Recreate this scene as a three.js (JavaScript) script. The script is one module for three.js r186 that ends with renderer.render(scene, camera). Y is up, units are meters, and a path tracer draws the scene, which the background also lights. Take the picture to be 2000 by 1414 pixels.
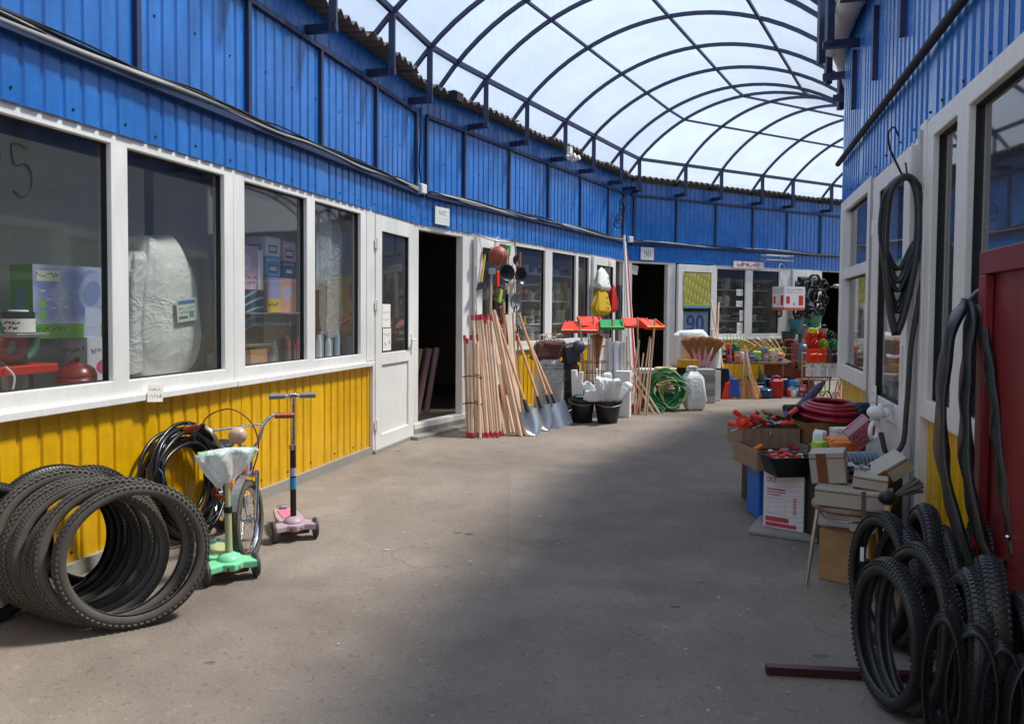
import * as THREE from 'three';
import { RoundedBoxGeometry } from 'three/addons/geometries/RoundedBoxGeometry.js';
import { mergeGeometries } from 'three/addons/utils/BufferGeometryUtils.js';

// ---------- camera, sky, sun, exposure ----------
const scene = new THREE.Scene();
const RAD = Math.PI / 180;
const camera = new THREE.PerspectiveCamera(53.13, 2000 / 1414, 0.05, 400);
camera.position.set(0, 1.4, 0);
camera.rotation.order = 'YXZ';
camera.rotation.set(-Math.atan(55 / 1500), 0, 0.008);
camera.setViewOffset(2000, 1500, 0, 86, 2000, 1414);
scene.add(camera);

const renderer = new THREE.WebGLRenderer({ antialias: true });
renderer.toneMapping = THREE.LinearToneMapping;
renderer.toneMappingExposure = 1.9;
renderer.shadowMap.enabled = true;

{ // hazy bright summer sky: pale blue overhead, whiter towards the horizon
  const W = 512, H = 256, d = new Float32Array(W * H * 4);
  for (let j = 0; j < H; j++) for (let i = 0; i < W; i++) {
    const el = (j + 0.5) / H * Math.PI - Math.PI / 2, az = (i + 0.5) / W * 2 * Math.PI;
    const t = Math.max(0, Math.sin(el)), k = Math.pow(1 - t, 2.2);
    const c = 0.5 + 0.5 * Math.sin(az * 3 + 4 * t) * Math.cos(az * 5 - 7 * t + 1.3) * (0.4 + 0.6 * t);
    const v = el < 0 ? 0.35 : 1 + 0.06 * c, o = (j * W + i) * 4;
    d[o] = v * (0.56 + 0.36 * k); d[o + 1] = v * (0.75 + 0.22 * k); d[o + 2] = v * (1.06 - 0.02 * k); d[o + 3] = 1;
  }
  const sky = new THREE.DataTexture(d, W, H, THREE.RGBAFormat, THREE.FloatType);
  sky.mapping = THREE.EquirectangularReflectionMapping; sky.magFilter = THREE.LinearFilter; sky.needsUpdate = true;
  scene.background = sky; scene.environment = sky;
  scene.backgroundIntensity = 0.56; scene.environmentIntensity = 0.56;
}
const sun = new THREE.DirectionalLight(new THREE.Color(1, 0.93, 0.82), 4.3);
sun.position.set(2.4 * 8, 4.0 * 8, -0.55 * 8 - 6); sun.target.position.set(0, 0, -6);
sun.castShadow = true; sun.shadow.mapSize.set(4096, 4096); sun.shadow.radius = 15;
Object.assign(sun.shadow.camera, { left: -16, right: 16, top: 16, bottom: -16, near: 1, far: 80 });
scene.add(sun, sun.target);

// ---------- helpers ----------
let seed = 20240517;
const rnd = () => { seed = (seed * 1664525 + 1013904223) >>> 0; return seed / 4294967296; };
const rr = (a, b) => a + (b - a) * rnd();
const pick = a => a[Math.floor(rnd() * a.length)];
const V = (x, y, z) => new THREE.Vector3(x, y, z);
const P = (X, Y, Z) => V(X, Y, -Z);                      // depth in front of the camera is -z
const lin = (r, g, b) => new THREE.Color().setRGB(r, g, b);
const hex = h => new THREE.Color(h);
function std(color, roughness = 0.6, metalness = 0, extra = {}) {
  const c = color.isColor ? color : hex(color);
  return new THREE.MeshStandardMaterial({ color: c, roughness, metalness, side: THREE.DoubleSide, ...extra });
}
function phys(color, roughness, extra) {
  return new THREE.MeshPhysicalMaterial({ color: color.isColor ? color : hex(color), roughness, side: THREE.DoubleSide, ...extra });
}
const flat = g => { const o = g.index ? g.toNonIndexed() : g; for (const k of Object.keys(o.attributes)) if (!['position', 'normal', 'uv'].includes(k)) o.deleteAttribute(k); o.morphAttributes = {}; return o; };
const EU = new THREE.Euler(), QT = new THREE.Quaternion(), MX = new THREE.Matrix4(), ONE = V(1, 1, 1);
function at(g, x = 0, y = 0, z = 0, rx = 0, ry = 0, rz = 0, s = 1) {
  g = flat(g);
  MX.compose(V(x, y, z), QT.setFromEuler(EU.set(rx, ry, rz)), typeof s === 'number' ? V(s, s, s) : V(...s));
  return g.applyMatrix4(MX);
}
const box = (w, h, d, x, y, z, rx, ry, rz) => at(new THREE.BoxGeometry(w, h, d), x, y, z, rx, ry, rz);
const span = (x0, x1, y0, y1, z0, z1) => box(x1 - x0, y1 - y0, z1 - z0, (x0 + x1) / 2, (y0 + y1) / 2, (z0 + z1) / 2);
const rbox = (w, h, d, r, x, y, z, rx, ry, rz) => at(new RoundedBoxGeometry(w, h, d, 2, r), x, y, z, rx, ry, rz);
const rspan = (x0, x1, y0, y1, z0, z1, r = 0.008) => rbox(x1 - x0, y1 - y0, z1 - z0, r, (x0 + x1) / 2, (y0 + y1) / 2, (z0 + z1) / 2);
const cyl = (r0, r1, h, x, y, z, rx, ry, rz, seg = 18, open = false) => at(new THREE.CylinderGeometry(r1, r0, h, seg, 1, open), x, y, z, rx, ry, rz); // r0 below, r1 on top
const ball = (r, x, y, z, s = 1, seg = 18) => at(new THREE.SphereGeometry(r, seg, Math.round(seg * 0.7)), x, y, z, 0, 0, 0, s);
const ring = (R, r, x, y, z, rx, ry, rz, a = 40, b = 10) => at(new THREE.TorusGeometry(R, r, b, a), x, y, z, rx, ry, rz);
function aim(g, p, q) {
  const d = q.clone().sub(p), m = p.clone().add(q).multiplyScalar(0.5);
  QT.setFromUnitVectors(V(0, 1, 0), d.normalize());
  return flat(g).applyMatrix4(MX.compose(m, QT, ONE));
}
const rod = (p, q, r0, r1 = r0, seg = 10) => aim(new THREE.CylinderGeometry(r1, r0, p.distanceTo(q), seg), p, q);
function bar(p, q, w, h = w) {                                   // square bar, one face kept level
  const d = q.clone().sub(p), L = d.length(); d.normalize();
  const up = Math.abs(d.y) > 0.98 ? V(1, 0, 0) : V(0, 1, 0), s = V().crossVectors(up, d).normalize(), u = V().crossVectors(d, s);
  return flat(new THREE.BoxGeometry(w, h, L)).applyMatrix4(MX.makeBasis(s, u, d).setPosition(p.clone().add(q).multiplyScalar(0.5)));
}
const tube = (pts, r, n = 24, closed = false, rad = 8) => flat(new THREE.TubeGeometry(new THREE.CatmullRomCurve3(pts, closed), n, r, rad, closed));
const lathe = (pts, seg = 28) => flat(new THREE.LatheGeometry(pts.map(p => new THREE.Vector2(p[0], p[1])), seg));
function extrude(pts, depth, bevel = 0) {
  const s = new THREE.Shape(pts.map(p => new THREE.Vector2(p[0], p[1])));
  return flat(new THREE.ExtrudeGeometry(s, { depth, bevelEnabled: bevel > 0, bevelSize: bevel, bevelThickness: bevel, bevelSegments: 2 }));
}
function uvMetres(g) {                                           // texture coordinates in metres, by the way each face points
  const p = g.attributes.position, n = p.count, uv = new Float32Array(n * 2), a = V(), b = V(), c = V(), e = V();
  for (let i = 0; i < n; i += 3) {
    a.fromBufferAttribute(p, i); b.fromBufferAttribute(p, i + 1); c.fromBufferAttribute(p, i + 2);
    e.crossVectors(b.clone().sub(a), c.clone().sub(a));
    const ax = Math.abs(e.x), ay = Math.abs(e.y), az = Math.abs(e.z);
    [a, b, c].forEach((v, k) => { const o = (i + k) * 2; if (ay >= ax && ay >= az) { uv[o] = v.x; uv[o + 1] = v.z; } else if (ax >= az) { uv[o] = v.z; uv[o + 1] = v.y; } else { uv[o] = v.x; uv[o + 1] = v.y; } });
  }
  g.setAttribute('uv', new THREE.BufferAttribute(uv, 2)); return g;
}
const merge = gs => gs.length === 1 ? gs[0] : mergeGeometries(gs);
const taken = {};
function numbered(n) { const k = taken[n] = (taken[n] ?? -1) + 1; return k ? n + '_' + String(k).padStart(3, '0') : n; }
function mesh(name, geoms, mat, parent, keepUV = false) {
  let g = Array.isArray(geoms) ? merge(geoms.map(flat)) : flat(geoms);
  if (!keepUV) uvMetres(g);
  const m = new THREE.Mesh(g, mat); m.name = name; m.castShadow = m.receiveShadow = true;
  if (parent) parent.add(m);
  return m;
}
const shared = (name, geo, mat, parent) => { const m = new THREE.Mesh(geo, mat); m.name = name; m.castShadow = m.receiveShadow = true; parent.add(m); return m; };
function tag(o, label, category, group, kind) {
  o.userData.label = label; o.userData.category = category;
  if (group) o.userData.group = group;
  if (kind) o.userData.kind = kind;
  return o;
}
function thing(name, label, category, pos = V(0, 0, 0), turn = 0, group) {
  const o = new THREE.Group(); o.name = numbered(name); o.position.copy(pos); o.rotation.y = turn; scene.add(o);
  return tag(o, label, category, group);
}
function single(name, geoms, mat, label, category, pos = V(0, 0, 0), turn = 0, group, keepUV) {   // a thing that is one mesh
  const m = mesh(numbered(name), geoms, mat, scene, keepUV); m.position.copy(pos); m.rotation.y = turn;
  return tag(m, label, category, group);
}
function copyOf(o, label, pos, turn) {
  const c = o.clone(); c.name = numbered(o.name.replace(/_\d{3}$/, '')); c.userData = { ...o.userData, label }; scene.add(c);
  if (pos) c.position.copy(pos);
  if (turn !== undefined) c.rotation.y = turn;
  return c;
}

// ---------- noise and textures ----------
const HASH = new Float32Array(65536); for (let i = 0; i < 65536; i++) HASH[i] = rnd();
function vnoise(x, y, per) {                                     // value noise that repeats every `per` cells
  const xi = Math.floor(x), yi = Math.floor(y), fx = x - xi, fy = y - yi, u = fx * fx * (3 - 2 * fx), v = fy * fy * (3 - 2 * fy);
  const h = (a, b) => HASH[(((a % per + per) % per) * 269 + ((b % per + per) % per) * 8317 + per * 31) & 65535];
  return (h(xi, yi) * (1 - u) + h(xi + 1, yi) * u) * (1 - v) + (h(xi, yi + 1) * (1 - u) + h(xi + 1, yi + 1) * u) * v;
}
function fbm(x, y, per, oct = 4) { let s = 0, a = 0.5, t = 0; for (let i = 0; i < oct; i++) { s += a * vnoise(x, y, per); t += a; x *= 2; y *= 2; per *= 2; a *= 0.5; } return s / t; }
function dataTex(n, fn, srgb, rep = 1) {
  const d = new Uint8Array(n * n * 4);
  for (let j = 0; j < n; j++) for (let i = 0; i < n; i++) { const c = fn(i / n, j / n), o = (j * n + i) * 4; d[o] = c[0]; d[o + 1] = c[1] ?? c[0]; d[o + 2] = c[2] ?? c[0]; d[o + 3] = 255; }
  const t = new THREE.DataTexture(d, n, n, THREE.RGBAFormat); t.wrapS = t.wrapT = THREE.RepeatWrapping; t.magFilter = THREE.LinearFilter; t.minFilter = THREE.LinearMipmapLinearFilter; t.generateMipmaps = true;
  if (srgb) t.colorSpace = THREE.SRGBColorSpace;
  t.repeat.set(rep, rep); t.needsUpdate = true; return t;
}
const cl = v => v < 0 ? 0 : v > 255 ? 255 : v;
function print(w, h, draw) {                                     // flat print for paper, cartons and signs
  const c = document.createElement('canvas'); c.width = w; c.height = h; const x = c.getContext('2d');
  draw(x, w, h); const t = new THREE.CanvasTexture(c); t.colorSpace = THREE.SRGBColorSpace; return t;
}
const printed = (t, rough = 0.6) => new THREE.MeshStandardMaterial({ map: t, roughness: rough, side: THREE.DoubleSide });
function sheetGeo(w, h, d = 0.002) {                             // thin board whose front carries the whole print
  const g = flat(new THREE.BoxGeometry(w, h, d)), p = g.attributes.position, uv = g.attributes.uv;
  for (let i = 0; i < p.count; i++) uv.setXY(i, p.getX(i) / w + 0.5, p.getY(i) / h + 0.5);
  return g;
}
// dust, scuffs and runs for painted sheet metal (multiplies the paint colour)
const wearTex = dataTex(512, (u, v) => {
  const a = fbm(u * 6, v * 6, 6, 5), s = fbm(u * 40, v * 4, 4, 3), f = fbm(u * 60, v * 60, 60, 2);
  const k = 205 + 34 * (a - 0.5) + 44 * (s - 0.5) + 16 * (f - 0.5), spot = 0;
  return [cl(k + spot + 30), cl(k + spot + 28), cl(k + spot + 24)];
}, true, 0.55);
const wearRough = dataTex(256, (u, v) => [cl(150 + 110 * (fbm(u * 8, v * 8, 8, 4) - 0.5) + 30 * (rnd() - 0.5))], false, 0.8);
const grimeTex = dataTex(512, (u, v) => {                         // white plastic frames: faint dirt
  const a = fbm(u * 5, v * 5, 5, 5), f = fbm(u * 50, v * 7, 7, 3), k = 243 + 18 * (a - 0.5) + 14 * (f - 0.5) ;
  return [cl(k + 3), cl(k), cl(k - 5)];
}, true, 0.7);
const woodTex = dataTex(512, (u, v) => {
  const g = fbm(u * 48 + 2 * fbm(u * 3, v * 3, 3, 3), v * 3, 3, 4), f = fbm(u * 160, v * 8, 8, 2), k = g * 0.7 + f * 0.3;
  return [cl(228 + 50 * (k - 0.5)), cl(200 + 60 * (k - 0.5)), cl(172 + 66 * (k - 0.5))];
}, true, 1);
const cardTex = dataTex(256, (u, v) => { const k = fbm(u * 6, v * 6, 6, 4) - 0.5, l = Math.sin(v * 256 * 0.8) * 4 + 16 * (rnd() - 0.5); return [cl(186 + 40 * k + l), cl(142 + 38 * k + l), cl(98 + 34 * k + l)]; }, true, 2.5);
const clothTex = dataTex(256, (u, v) => { const w = (Math.sin(u * 402) + Math.sin(v * 402)) * 9, k = (fbm(u * 7, v * 7, 7, 4) - 0.5) * 40; return [cl(240 + w * 0.6 + k * 0.5)]; }, true, 3);
const fineBump = dataTex(256, (u, v) => [cl(128 + 150 * (fbm(u * 30, v * 30, 30, 4) - 0.5))], false, 3);
const dentBump = dataTex(256, (u, v) => [cl(128 + 230 * (fbm(u * 4, v * 4, 4, 3) - 0.5))], false, 0.7);
const creaseTex = dataTex(512, (u, v) => { const w = fbm(u * 4, v * 4, 4, 3), r = 1 - Math.abs(2 * fbm(u * 14 + 3 * w, v * 5 + 2 * w, 5, 4) - 1), q = 1 - Math.abs(2 * fbm(u * 9 + w * 4, v * 22 + w * 5, 22, 3) - 1); return [cl(255 * (0.6 * Math.pow(r, 4) + 0.4 * Math.pow(q, 5)))]; }, false, 0.9);
const softBump = dataTex(256, (u, v) => [cl(128 + 220 * (fbm(u * 5, v * 5, 5, 4) - 0.5))], false, 1.2);

const M = {
  yellow: std(lin(0.9, 0.5, 0.004), 0.5, 0, { map: wearTex, roughnessMap: wearRough, bumpMap: dentBump, bumpScale: 0.012 }),
  blue: std(lin(0.028, 0.2, 0.66), 0.46, 0, { map: wearTex, roughnessMap: wearRough, bumpMap: dentBump, bumpScale: 0.012 }),
  white: std(lin(0.86, 0.86, 0.86), 0.4, 0, { map: grimeTex }),
  oldWhite: std(lin(0.82, 0.81, 0.78), 0.5, 0, { map: grimeTex }),
  navy: std(lin(0.03, 0.048, 0.13), 0.5, 0.1, { map: wearTex }),
  gasket: std(0x15161a, 0.7),
  glass: phys(lin(0.8, 0.82, 0.8), 0.03, { transmission: 0.97, thickness: 0, ior: 1.62 }),
  concrete: std(lin(0.3, 0.285, 0.26), 0.92, 0, { map: grimeTex, bumpMap: fineBump, bumpScale: 0.004 }),
  roofing: std(lin(0.2, 0.18, 0.16), 0.95, 0, { map: wearTex, bumpMap: fineBump, bumpScale: 0.003 }),
  steel: std(lin(0.55, 0.55, 0.56), 0.32, 1),
  chrome: std(lin(0.72, 0.72, 0.74), 0.16, 1),
  galv: std(lin(0.5, 0.5, 0.52), 0.45, 0.9, { map: grimeTex }),
  black: std(0x16161a, 0.55),
  blackGloss: std(0x121216, 0.3),
  rubber: std(lin(0.03, 0.03, 0.031), 0.58, 0, { roughnessMap: wearRough }),
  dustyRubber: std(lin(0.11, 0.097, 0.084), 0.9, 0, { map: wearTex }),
  greyRubber: std(lin(0.03, 0.034, 0.042), 0.6, 0, { roughnessMap: wearRough }),
  wood: std(lin(0.9, 0.86, 0.82), 0.65, 0, { map: woodTex }),
  woodPale: std(lin(1, 0.98, 0.95), 0.65, 0, { map: woodTex }),
  woodOld: std(lin(0.36, 0.31, 0.27), 0.8, 0, { map: woodTex }),
  card: std(lin(0.85, 0.85, 0.85), 0.85, 0, { map: cardTex }),
  cardDark: std(lin(0.55, 0.48, 0.42), 0.85, 0, { map: cardTex }),
  sack: std(lin(0.86, 0.86, 0.86), 0.7, 0, { map: clothTex, bumpMap: creaseTex, bumpScale: 0.006 }),
  red: std(lin(0.55, 0.02, 0.016), 0.4), darkRed: std(lin(0.24, 0.013, 0.017), 0.45, 0, { map: wearTex }),
  orangeRed: std(lin(0.85, 0.055, 0.018), 0.4), orange: std(lin(0.8, 0.2, 0.02), 0.45), green: std(lin(0.02, 0.3, 0.08), 0.4),
  lime: std(lin(0.4, 0.6, 0.05), 0.5), royal: std(lin(0.02, 0.09, 0.5), 0.4), pink: std(lin(0.75, 0.18, 0.3), 0.5), paper: std(lin(0.8, 0.79, 0.76), 0.8),
  yellowP: std(lin(0.75, 0.5, 0.03), 0.45), teal: std(lin(0.03, 0.2, 0.26), 0.4), brown: std(lin(0.12, 0.05, 0.03), 0.7), greyP: std(lin(0.25, 0.26, 0.28), 0.5),
  film: phys(lin(0.94, 0.95, 0.96), 0.5, { transmission: 0.5, thickness: 0, bumpMap: creaseTex, bumpScale: 0.012 }),
  inner: std(lin(0.3, 0.27, 0.23), 0.9, 0, { map: grimeTex }), innerFloor: std(lin(0.16, 0.13, 0.11), 0.8, 0, { map: wearTex }),
};

// ---------- ground ----------
{
  const N = 2048, spots = [], cracks = new Float32Array(N * N);
  for (let i = 0; i < 46; i++) spots.push([rnd(), rnd(), rr(0.002, 0.006), rr(14, 46)]);
  for (let k = 0; k < 13; k++) {                                  // wandering hairline cracks
    let x = rnd() * N, y = rnd() * N, a = rr(-0.5, 0.5) + (rnd() < 0.3 ? 1.5 : 0); const L = rr(200, 620), w = rr(0.6, 1.3);
    for (let s = 0; s < L; s++) { a += rr(-0.22, 0.22); x += Math.cos(a); y += Math.sin(a); if (rnd() < 0.15) continue; const xi = ((x | 0) % N + N) % N, yi = ((y | 0) % N + N) % N; cracks[yi * N + xi] = Math.max(cracks[yi * N + xi], w * Math.sin(Math.PI * s / L)); if (w > 1) cracks[((yi + 1) % N) * N + xi] = 0.6; }
  }
  const tex = dataTex(N, (u, v) => {
    const big = fbm(u * 5, v * 5, 5, 4) - 0.5, mid = fbm(u * 34, v * 34, 34, 3) - 0.5, g = rnd() - 0.5, st = fbm(u * 320, v * 320, 320, 2);
    let k = 121 + 40 * big + 16 * mid + 18 * g + (st > 0.8 ? 12 : st < 0.22 ? -14 : 0);
    for (const s of spots) { let dx = Math.abs(u - s[0]), dy = Math.abs(v - s[1]); dx = Math.min(dx, 1 - dx); dy = Math.min(dy, 1 - dy) * 1.6; if (dx < 0.02 && dy < 0.02) { const d = Math.hypot(dx, dy) + 0.003 * (mid + 0.5 * g); if (d < s[2]) k -= s[3]; } }
    const pt = fbm(u * 9 + 4, v * 9, 9, 5); if (pt > 0.66) k += 40 * (pt - 0.66);
    const rp = fbm(u * 7 + 11, v * 3 + 5, 7, 4), rq = fbm(u * 3 + 1, v * 8 + 9, 8, 5); k -= 9 * Math.max(0, Math.min(1, (rp - 0.58) * 14)) * (0.7 + mid); k += 10 * Math.max(0, Math.min(1, (rq - 0.6) * 14)) * (0.7 + g); const tr = fbm(u * 30, v * 2 + 7, 2, 3); if (tr > 0.68) k -= 8;
    k -= 60 * Math.min(1, cracks[(Math.floor(v * N) % N) * N + Math.floor(u * N) % N]);
    return [cl(k + 6), cl(k - 1), cl(k - 9)];
  }, true, 1 / 6);
  const bump = dataTex(1024, (u, v) => [cl(128 + 70 * (rnd() - 0.5) + 130 * (fbm(u * 180, v * 180, 180, 3) - 0.5))], false, 1 / 1.6);
  const g = new THREE.PlaneGeometry(160, 160, 1, 1).rotateX(-Math.PI / 2).translate(0, 0, -10);
  const m = mesh('ground', g, std(lin(1.04, 0.95, 0.89), 0.88, 0, { map: tex, bumpMap: bump, bumpScale: 0.004 }), scene);
  m.userData.kind = 'structure';
  tag(m, 'worn grey asphalt paving with cracks and dark spots', 'ground', null, 'structure');
}

{ // grit, straw and paper scraps scattered on the asphalt
  const g = []; for (let i = 0; i < 260; i++) { const Z = rr(2.4, 12), X = rr(-0.45, 0.4) * Z * 0.9 + 0.15 * Z, s = rr(0.003, 0.012) * (i % 17 ? 1 : 2); if (X > 0.25 * Z + 1.0 || X < -1.3 && Z > 7) continue; g.push(box(s, 0.003, s * rr(0.4, 1.8), X, 0.0022, -Z, rr(-0.2, 0.2), rr(0, 3), 0)); }
  const m = mesh('litter', g, std(lin(0.42, 0.37, 0.3), 0.9), scene); tag(m, 'small pale grit and scraps scattered over the asphalt', 'litter', null, 'stuff');
}
// ---------- wall frames: local x along the wall, y up, z out into the passage ----------
function frameOf(X, Z, deg, right) {
  const t = deg * RAD, o = P(X, 0, Z), turn = right ? -(Math.PI / 2 + t) : Math.PI / 2 - t;
  const a = right ? V(-Math.sin(t), 0, Math.cos(t)) : V(Math.sin(t), 0, -Math.cos(t)), n = right ? V(-Math.cos(t), 0, -Math.sin(t)) : V(Math.cos(t), 0, Math.sin(t));
  return { o, turn, a, n, w: (x, y, z = 0) => o.clone().addScaledVector(a, x).addScaledVector(n, z).add(V(0, y, 0)) };
}
const F1 = frameOf(-1.41, 7.4, 14.8), F2 = frameOf(-1.129, 8.4635, 29), F3 = frameOf(2.0223, 14.1485, 60);
const Q1 = frameOf(3.0, 6.8, 15.5, true);                         // near shop on the inner side; x runs towards the camera
const Q2 = frameOf(5.29, 10.93, 29, true), Q3 = frameOf(12.22, 14.93, 60, true), F4 = frameOf(11.115, 19.3985, 95);

// a profiled metal sheet, ribs every 0.12 m
function ribbed(x0, x1, y0, y1, z = 0, groove = 0.011, wide = 0.018, pitch = 0.12) {
  const prof = [[x0, 0]];
  for (let x = Math.ceil((x0 - 0.03) / pitch) * pitch; x < x1 - wide * 2.2; x += pitch) if (x > x0 + wide) prof.push([x - wide, 0], [x - wide * 0.45, -groove], [x + wide * 0.45, -groove], [x + wide, 0]);
  prof.push([x1, 0]);
  const pos = [];
  for (let i = 0; i + 1 < prof.length; i++) { const [a, az] = prof[i], [b, bz] = prof[i + 1]; pos.push(a, y0, z + az, b, y0, z + bz, b, y1, z + bz, a, y0, z + az, b, y1, z + bz, a, y1, z + az); }
  const g = new THREE.BufferGeometry(); g.setAttribute('position', new THREE.Float32BufferAttribute(pos, 3)); g.computeVertexNormals(); g.setAttribute('uv', new THREE.Float32BufferAttribute(new Float32Array(pos.length / 3 * 2), 2));
  return g;
}
function cladding(b, mat, x0, x1, y0, y1, z, o = {}) {            // sheets laid side by side, each a hair behind the next
  let k = 0;
  for (let x = x0; x < x1 - 0.02; x += 1.08, k++) {
    const e = Math.min(x + 1.095, x1), zz = z + (k % 2) * 0.0035;
    mesh('cladding_sheet', ribbed(x, e, y0, y1, zz, o.groove, o.wide, o.pitch), mat, b);
    const sc = []; if (o.screws) for (const y of o.screws) for (let s = x + 0.18 + (k % 3) * 0.06; s < e - 0.05; s += 0.36) sc.push(cyl(0.008, 0.006, 0.008, s, y + 0.012 * Math.sin(s * 9), zz + 0.003, Math.PI / 2, 0, 0, 6));
    if (sc.length) { const m = mesh('screw', sc, M.black, b); m.userData.kind = 'stuff'; }
  }
}
function windowUnit(b, x0, x1, y0, y1, lights, o = {}) {          // frame with glazed lights; lights: list of [xa, xb, ya, yb]
  const fz = o.z ?? -0.03, d = 0.075, mat = o.mat ?? M.white, xs = lights, gs = [];
  const cut = new THREE.Shape([[x0, y0], [x1, y0], [x1, y1], [x0, y1]].map(p => new THREE.Vector2(...p)));
  for (const [a, c, e, f] of xs) { const h = new THREE.Path([[a, e], [a, f], [c, f], [c, e]].map(p => new THREE.Vector2(...p))); cut.holes.push(h); }
  gs.push(flat(new THREE.ExtrudeGeometry(cut, { depth: d - 0.012, bevelEnabled: true, bevelSize: 0.005, bevelThickness: 0.006, bevelSegments: 2 })).translate(0, 0, fz + 0.006));
  const w = mesh('window', gs, mat, b);
  for (const [a, c, e, f] of xs) {
    const bead = [span(a, c, e, e + 0.012, fz + 0.01, fz + 0.045), span(a, c, f - 0.012, f, fz + 0.01, fz + 0.045), span(a, a + 0.012, e + 0.012, f - 0.012, fz + 0.01, fz + 0.045), span(c - 0.012, c, e + 0.012, f - 0.012, fz + 0.01, fz + 0.045)];
    mesh('gasket', bead, M.gasket, w);
    mesh('pane', new THREE.PlaneGeometry(c - a - 0.02, f - e - 0.02).translate((a + c) / 2, (e + f) / 2, fz + 0.028), o.glass ?? M.glass, w);
  }
  return w;
}
function handleGeo(x, y, z, dir = 1) { return [rspan(x - 0.016, x + 0.016, y - 0.11, y + 0.11, z, z + 0.012, 0.004), cyl(0.009, 0.009, 0.05, x, y + 0.04, z + 0.03, Math.PI / 2), rbox(0.13, 0.02, 0.018, 0.007, x + dir * 0.055, y + 0.04, z + 0.055)]; }
function doorLeaf(b, x0, x1, y0, y1, gx0, gx1, gy0, gy1, o = {}) {
  const mat = o.mat ?? M.white, z = o.z ?? 0, d = 0.06;
  const s = new THREE.Shape([[x0, y0], [x1, y0], [x1, y1], [x0, y1]].map(p => new THREE.Vector2(...p)));
  s.holes.push(new THREE.Path([[gx0, gy0], [gx0, gy1], [gx1, gy1], [gx1, gy0]].map(p => new THREE.Vector2(...p))));
  const py1 = gy0 - 0.11, py0 = y0 + 0.13;
  s.holes.push(new THREE.Path([[gx0, py0], [gx0, py1], [gx1, py1], [gx1, py0]].map(p => new THREE.Vector2(...p))));
  const leaf = mesh('door', flat(new THREE.ExtrudeGeometry(s, { depth: d - 0.012, bevelEnabled: true, bevelSize: 0.005, bevelThickness: 0.006, bevelSegments: 2 })).translate(0, 0, z + 0.006), mat, b);
  mesh('panel', rspan(gx0 - 0.004, gx1 + 0.004, py0 - 0.004, py1 + 0.004, z + 0.012, z + 0.042, 0.004), mat, leaf);
  mesh('gasket', [span(gx0, gx1, gy0, gy0 + 0.011, z + 0.01, z + 0.05), span(gx0, gx1, gy1 - 0.011, gy1, z + 0.01, z + 0.05), span(gx0, gx0 + 0.011, gy0 + 0.011, gy1 - 0.011, z + 0.01, z + 0.05), span(gx1 - 0.011, gx1, gy0 + 0.011, gy1 - 0.011, z + 0.01, z + 0.05)], M.gasket, leaf);
  mesh('pane', new THREE.PlaneGeometry(gx1 - gx0 - 0.02, gy1 - gy0 - 0.02).translate((gx0 + gx1) / 2, (gy0 + gy1) / 2, z + 0.03), M.glass, leaf);
  if (o.handle) mesh('handle', handleGeo(o.handle[0], o.handle[1], z + d, o.handle[2] ?? 1), M.white, leaf);
  for (const [hx, hy] of o.hinges ?? []) mesh('hinge', [cyl(0.014, 0.014, 0.11, hx, hy, z + d + 0.004), rspan(hx - 0.03, hx + 0.03, hy - 0.04, hy + 0.04, z + d - 0.002, z + d + 0.006, 0.002)], M.white, leaf);
  return leaf;
}
function roofSheets(b, x0, x1, o = {}) {                           // wavy fibre-cement roofing; sheet ends show at the eave
  const ye = o.y ?? 3.84, ze = o.z ?? 0.26, yb = ye + 0.42, zb = -5.0;
  for (let x = x0, k = 0; x < x1 - 0.05; x += 1.02, k++) {
    const e = Math.min(x + 1.06, x1), n = Math.max(8, Math.round((e - x) / 0.14 * 8)), pos = [], idx = [], lift = (k % 2) * 0.009, jut = 0.03 * Math.sin(k * 2.7 + x0);
    for (let s = 0; s < 2; s++) for (let i = 0; i <= n; i++) { const q = x + (e - x) * i / n, w = 0.024 * Math.cos(q / 0.14 * Math.PI * 2) + lift + s * 0.009; pos.push(q, ye + w, ze + jut, q, yb + w, zb); }
    const S = (n + 1) * 2;
    for (let i = 0; i < n; i++) { const a = i * 2; idx.push(a, a + 2, a + 1, a + 1, a + 2, a + 3, S + a, S + a + 1, S + a + 2, S + a + 1, S + a + 3, S + a + 2, a, S + a, a + 2, a + 2, S + a, S + a + 2); }
    const g = new THREE.BufferGeometry(); g.setAttribute('position', new THREE.Float32BufferAttribute(pos, 3)); g.setAttribute('uv', new THREE.Float32BufferAttribute(new Float32Array(pos.length / 3 * 2), 2)); g.setIndex(idx);
    const f = g.toNonIndexed(); f.computeVertexNormals(); mesh('roof_sheet', f, M.roofing, b);
  }
}
function room(b, x0, x1, o = {}) {
  const zb = -4.6, f = o.floor ?? 0.05;
  mesh('floor', span(x0, x1, -0.02, f, zb, -0.06), M.innerFloor, b);
  mesh('back_wall', span(x0 - 0.1, x1 + 0.1, 0, 3.0, zb - 0.1, zb), M.inner, b);
  mesh('ceiling', span(x0, x1, 2.62, 2.7, zb, -0.06), M.inner, b);
  for (const x of o.walls ?? [x0, x1]) mesh('partition', span(x - 0.04, x + 0.04, f, 2.62, zb, -0.06), M.inner, b);
}
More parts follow.
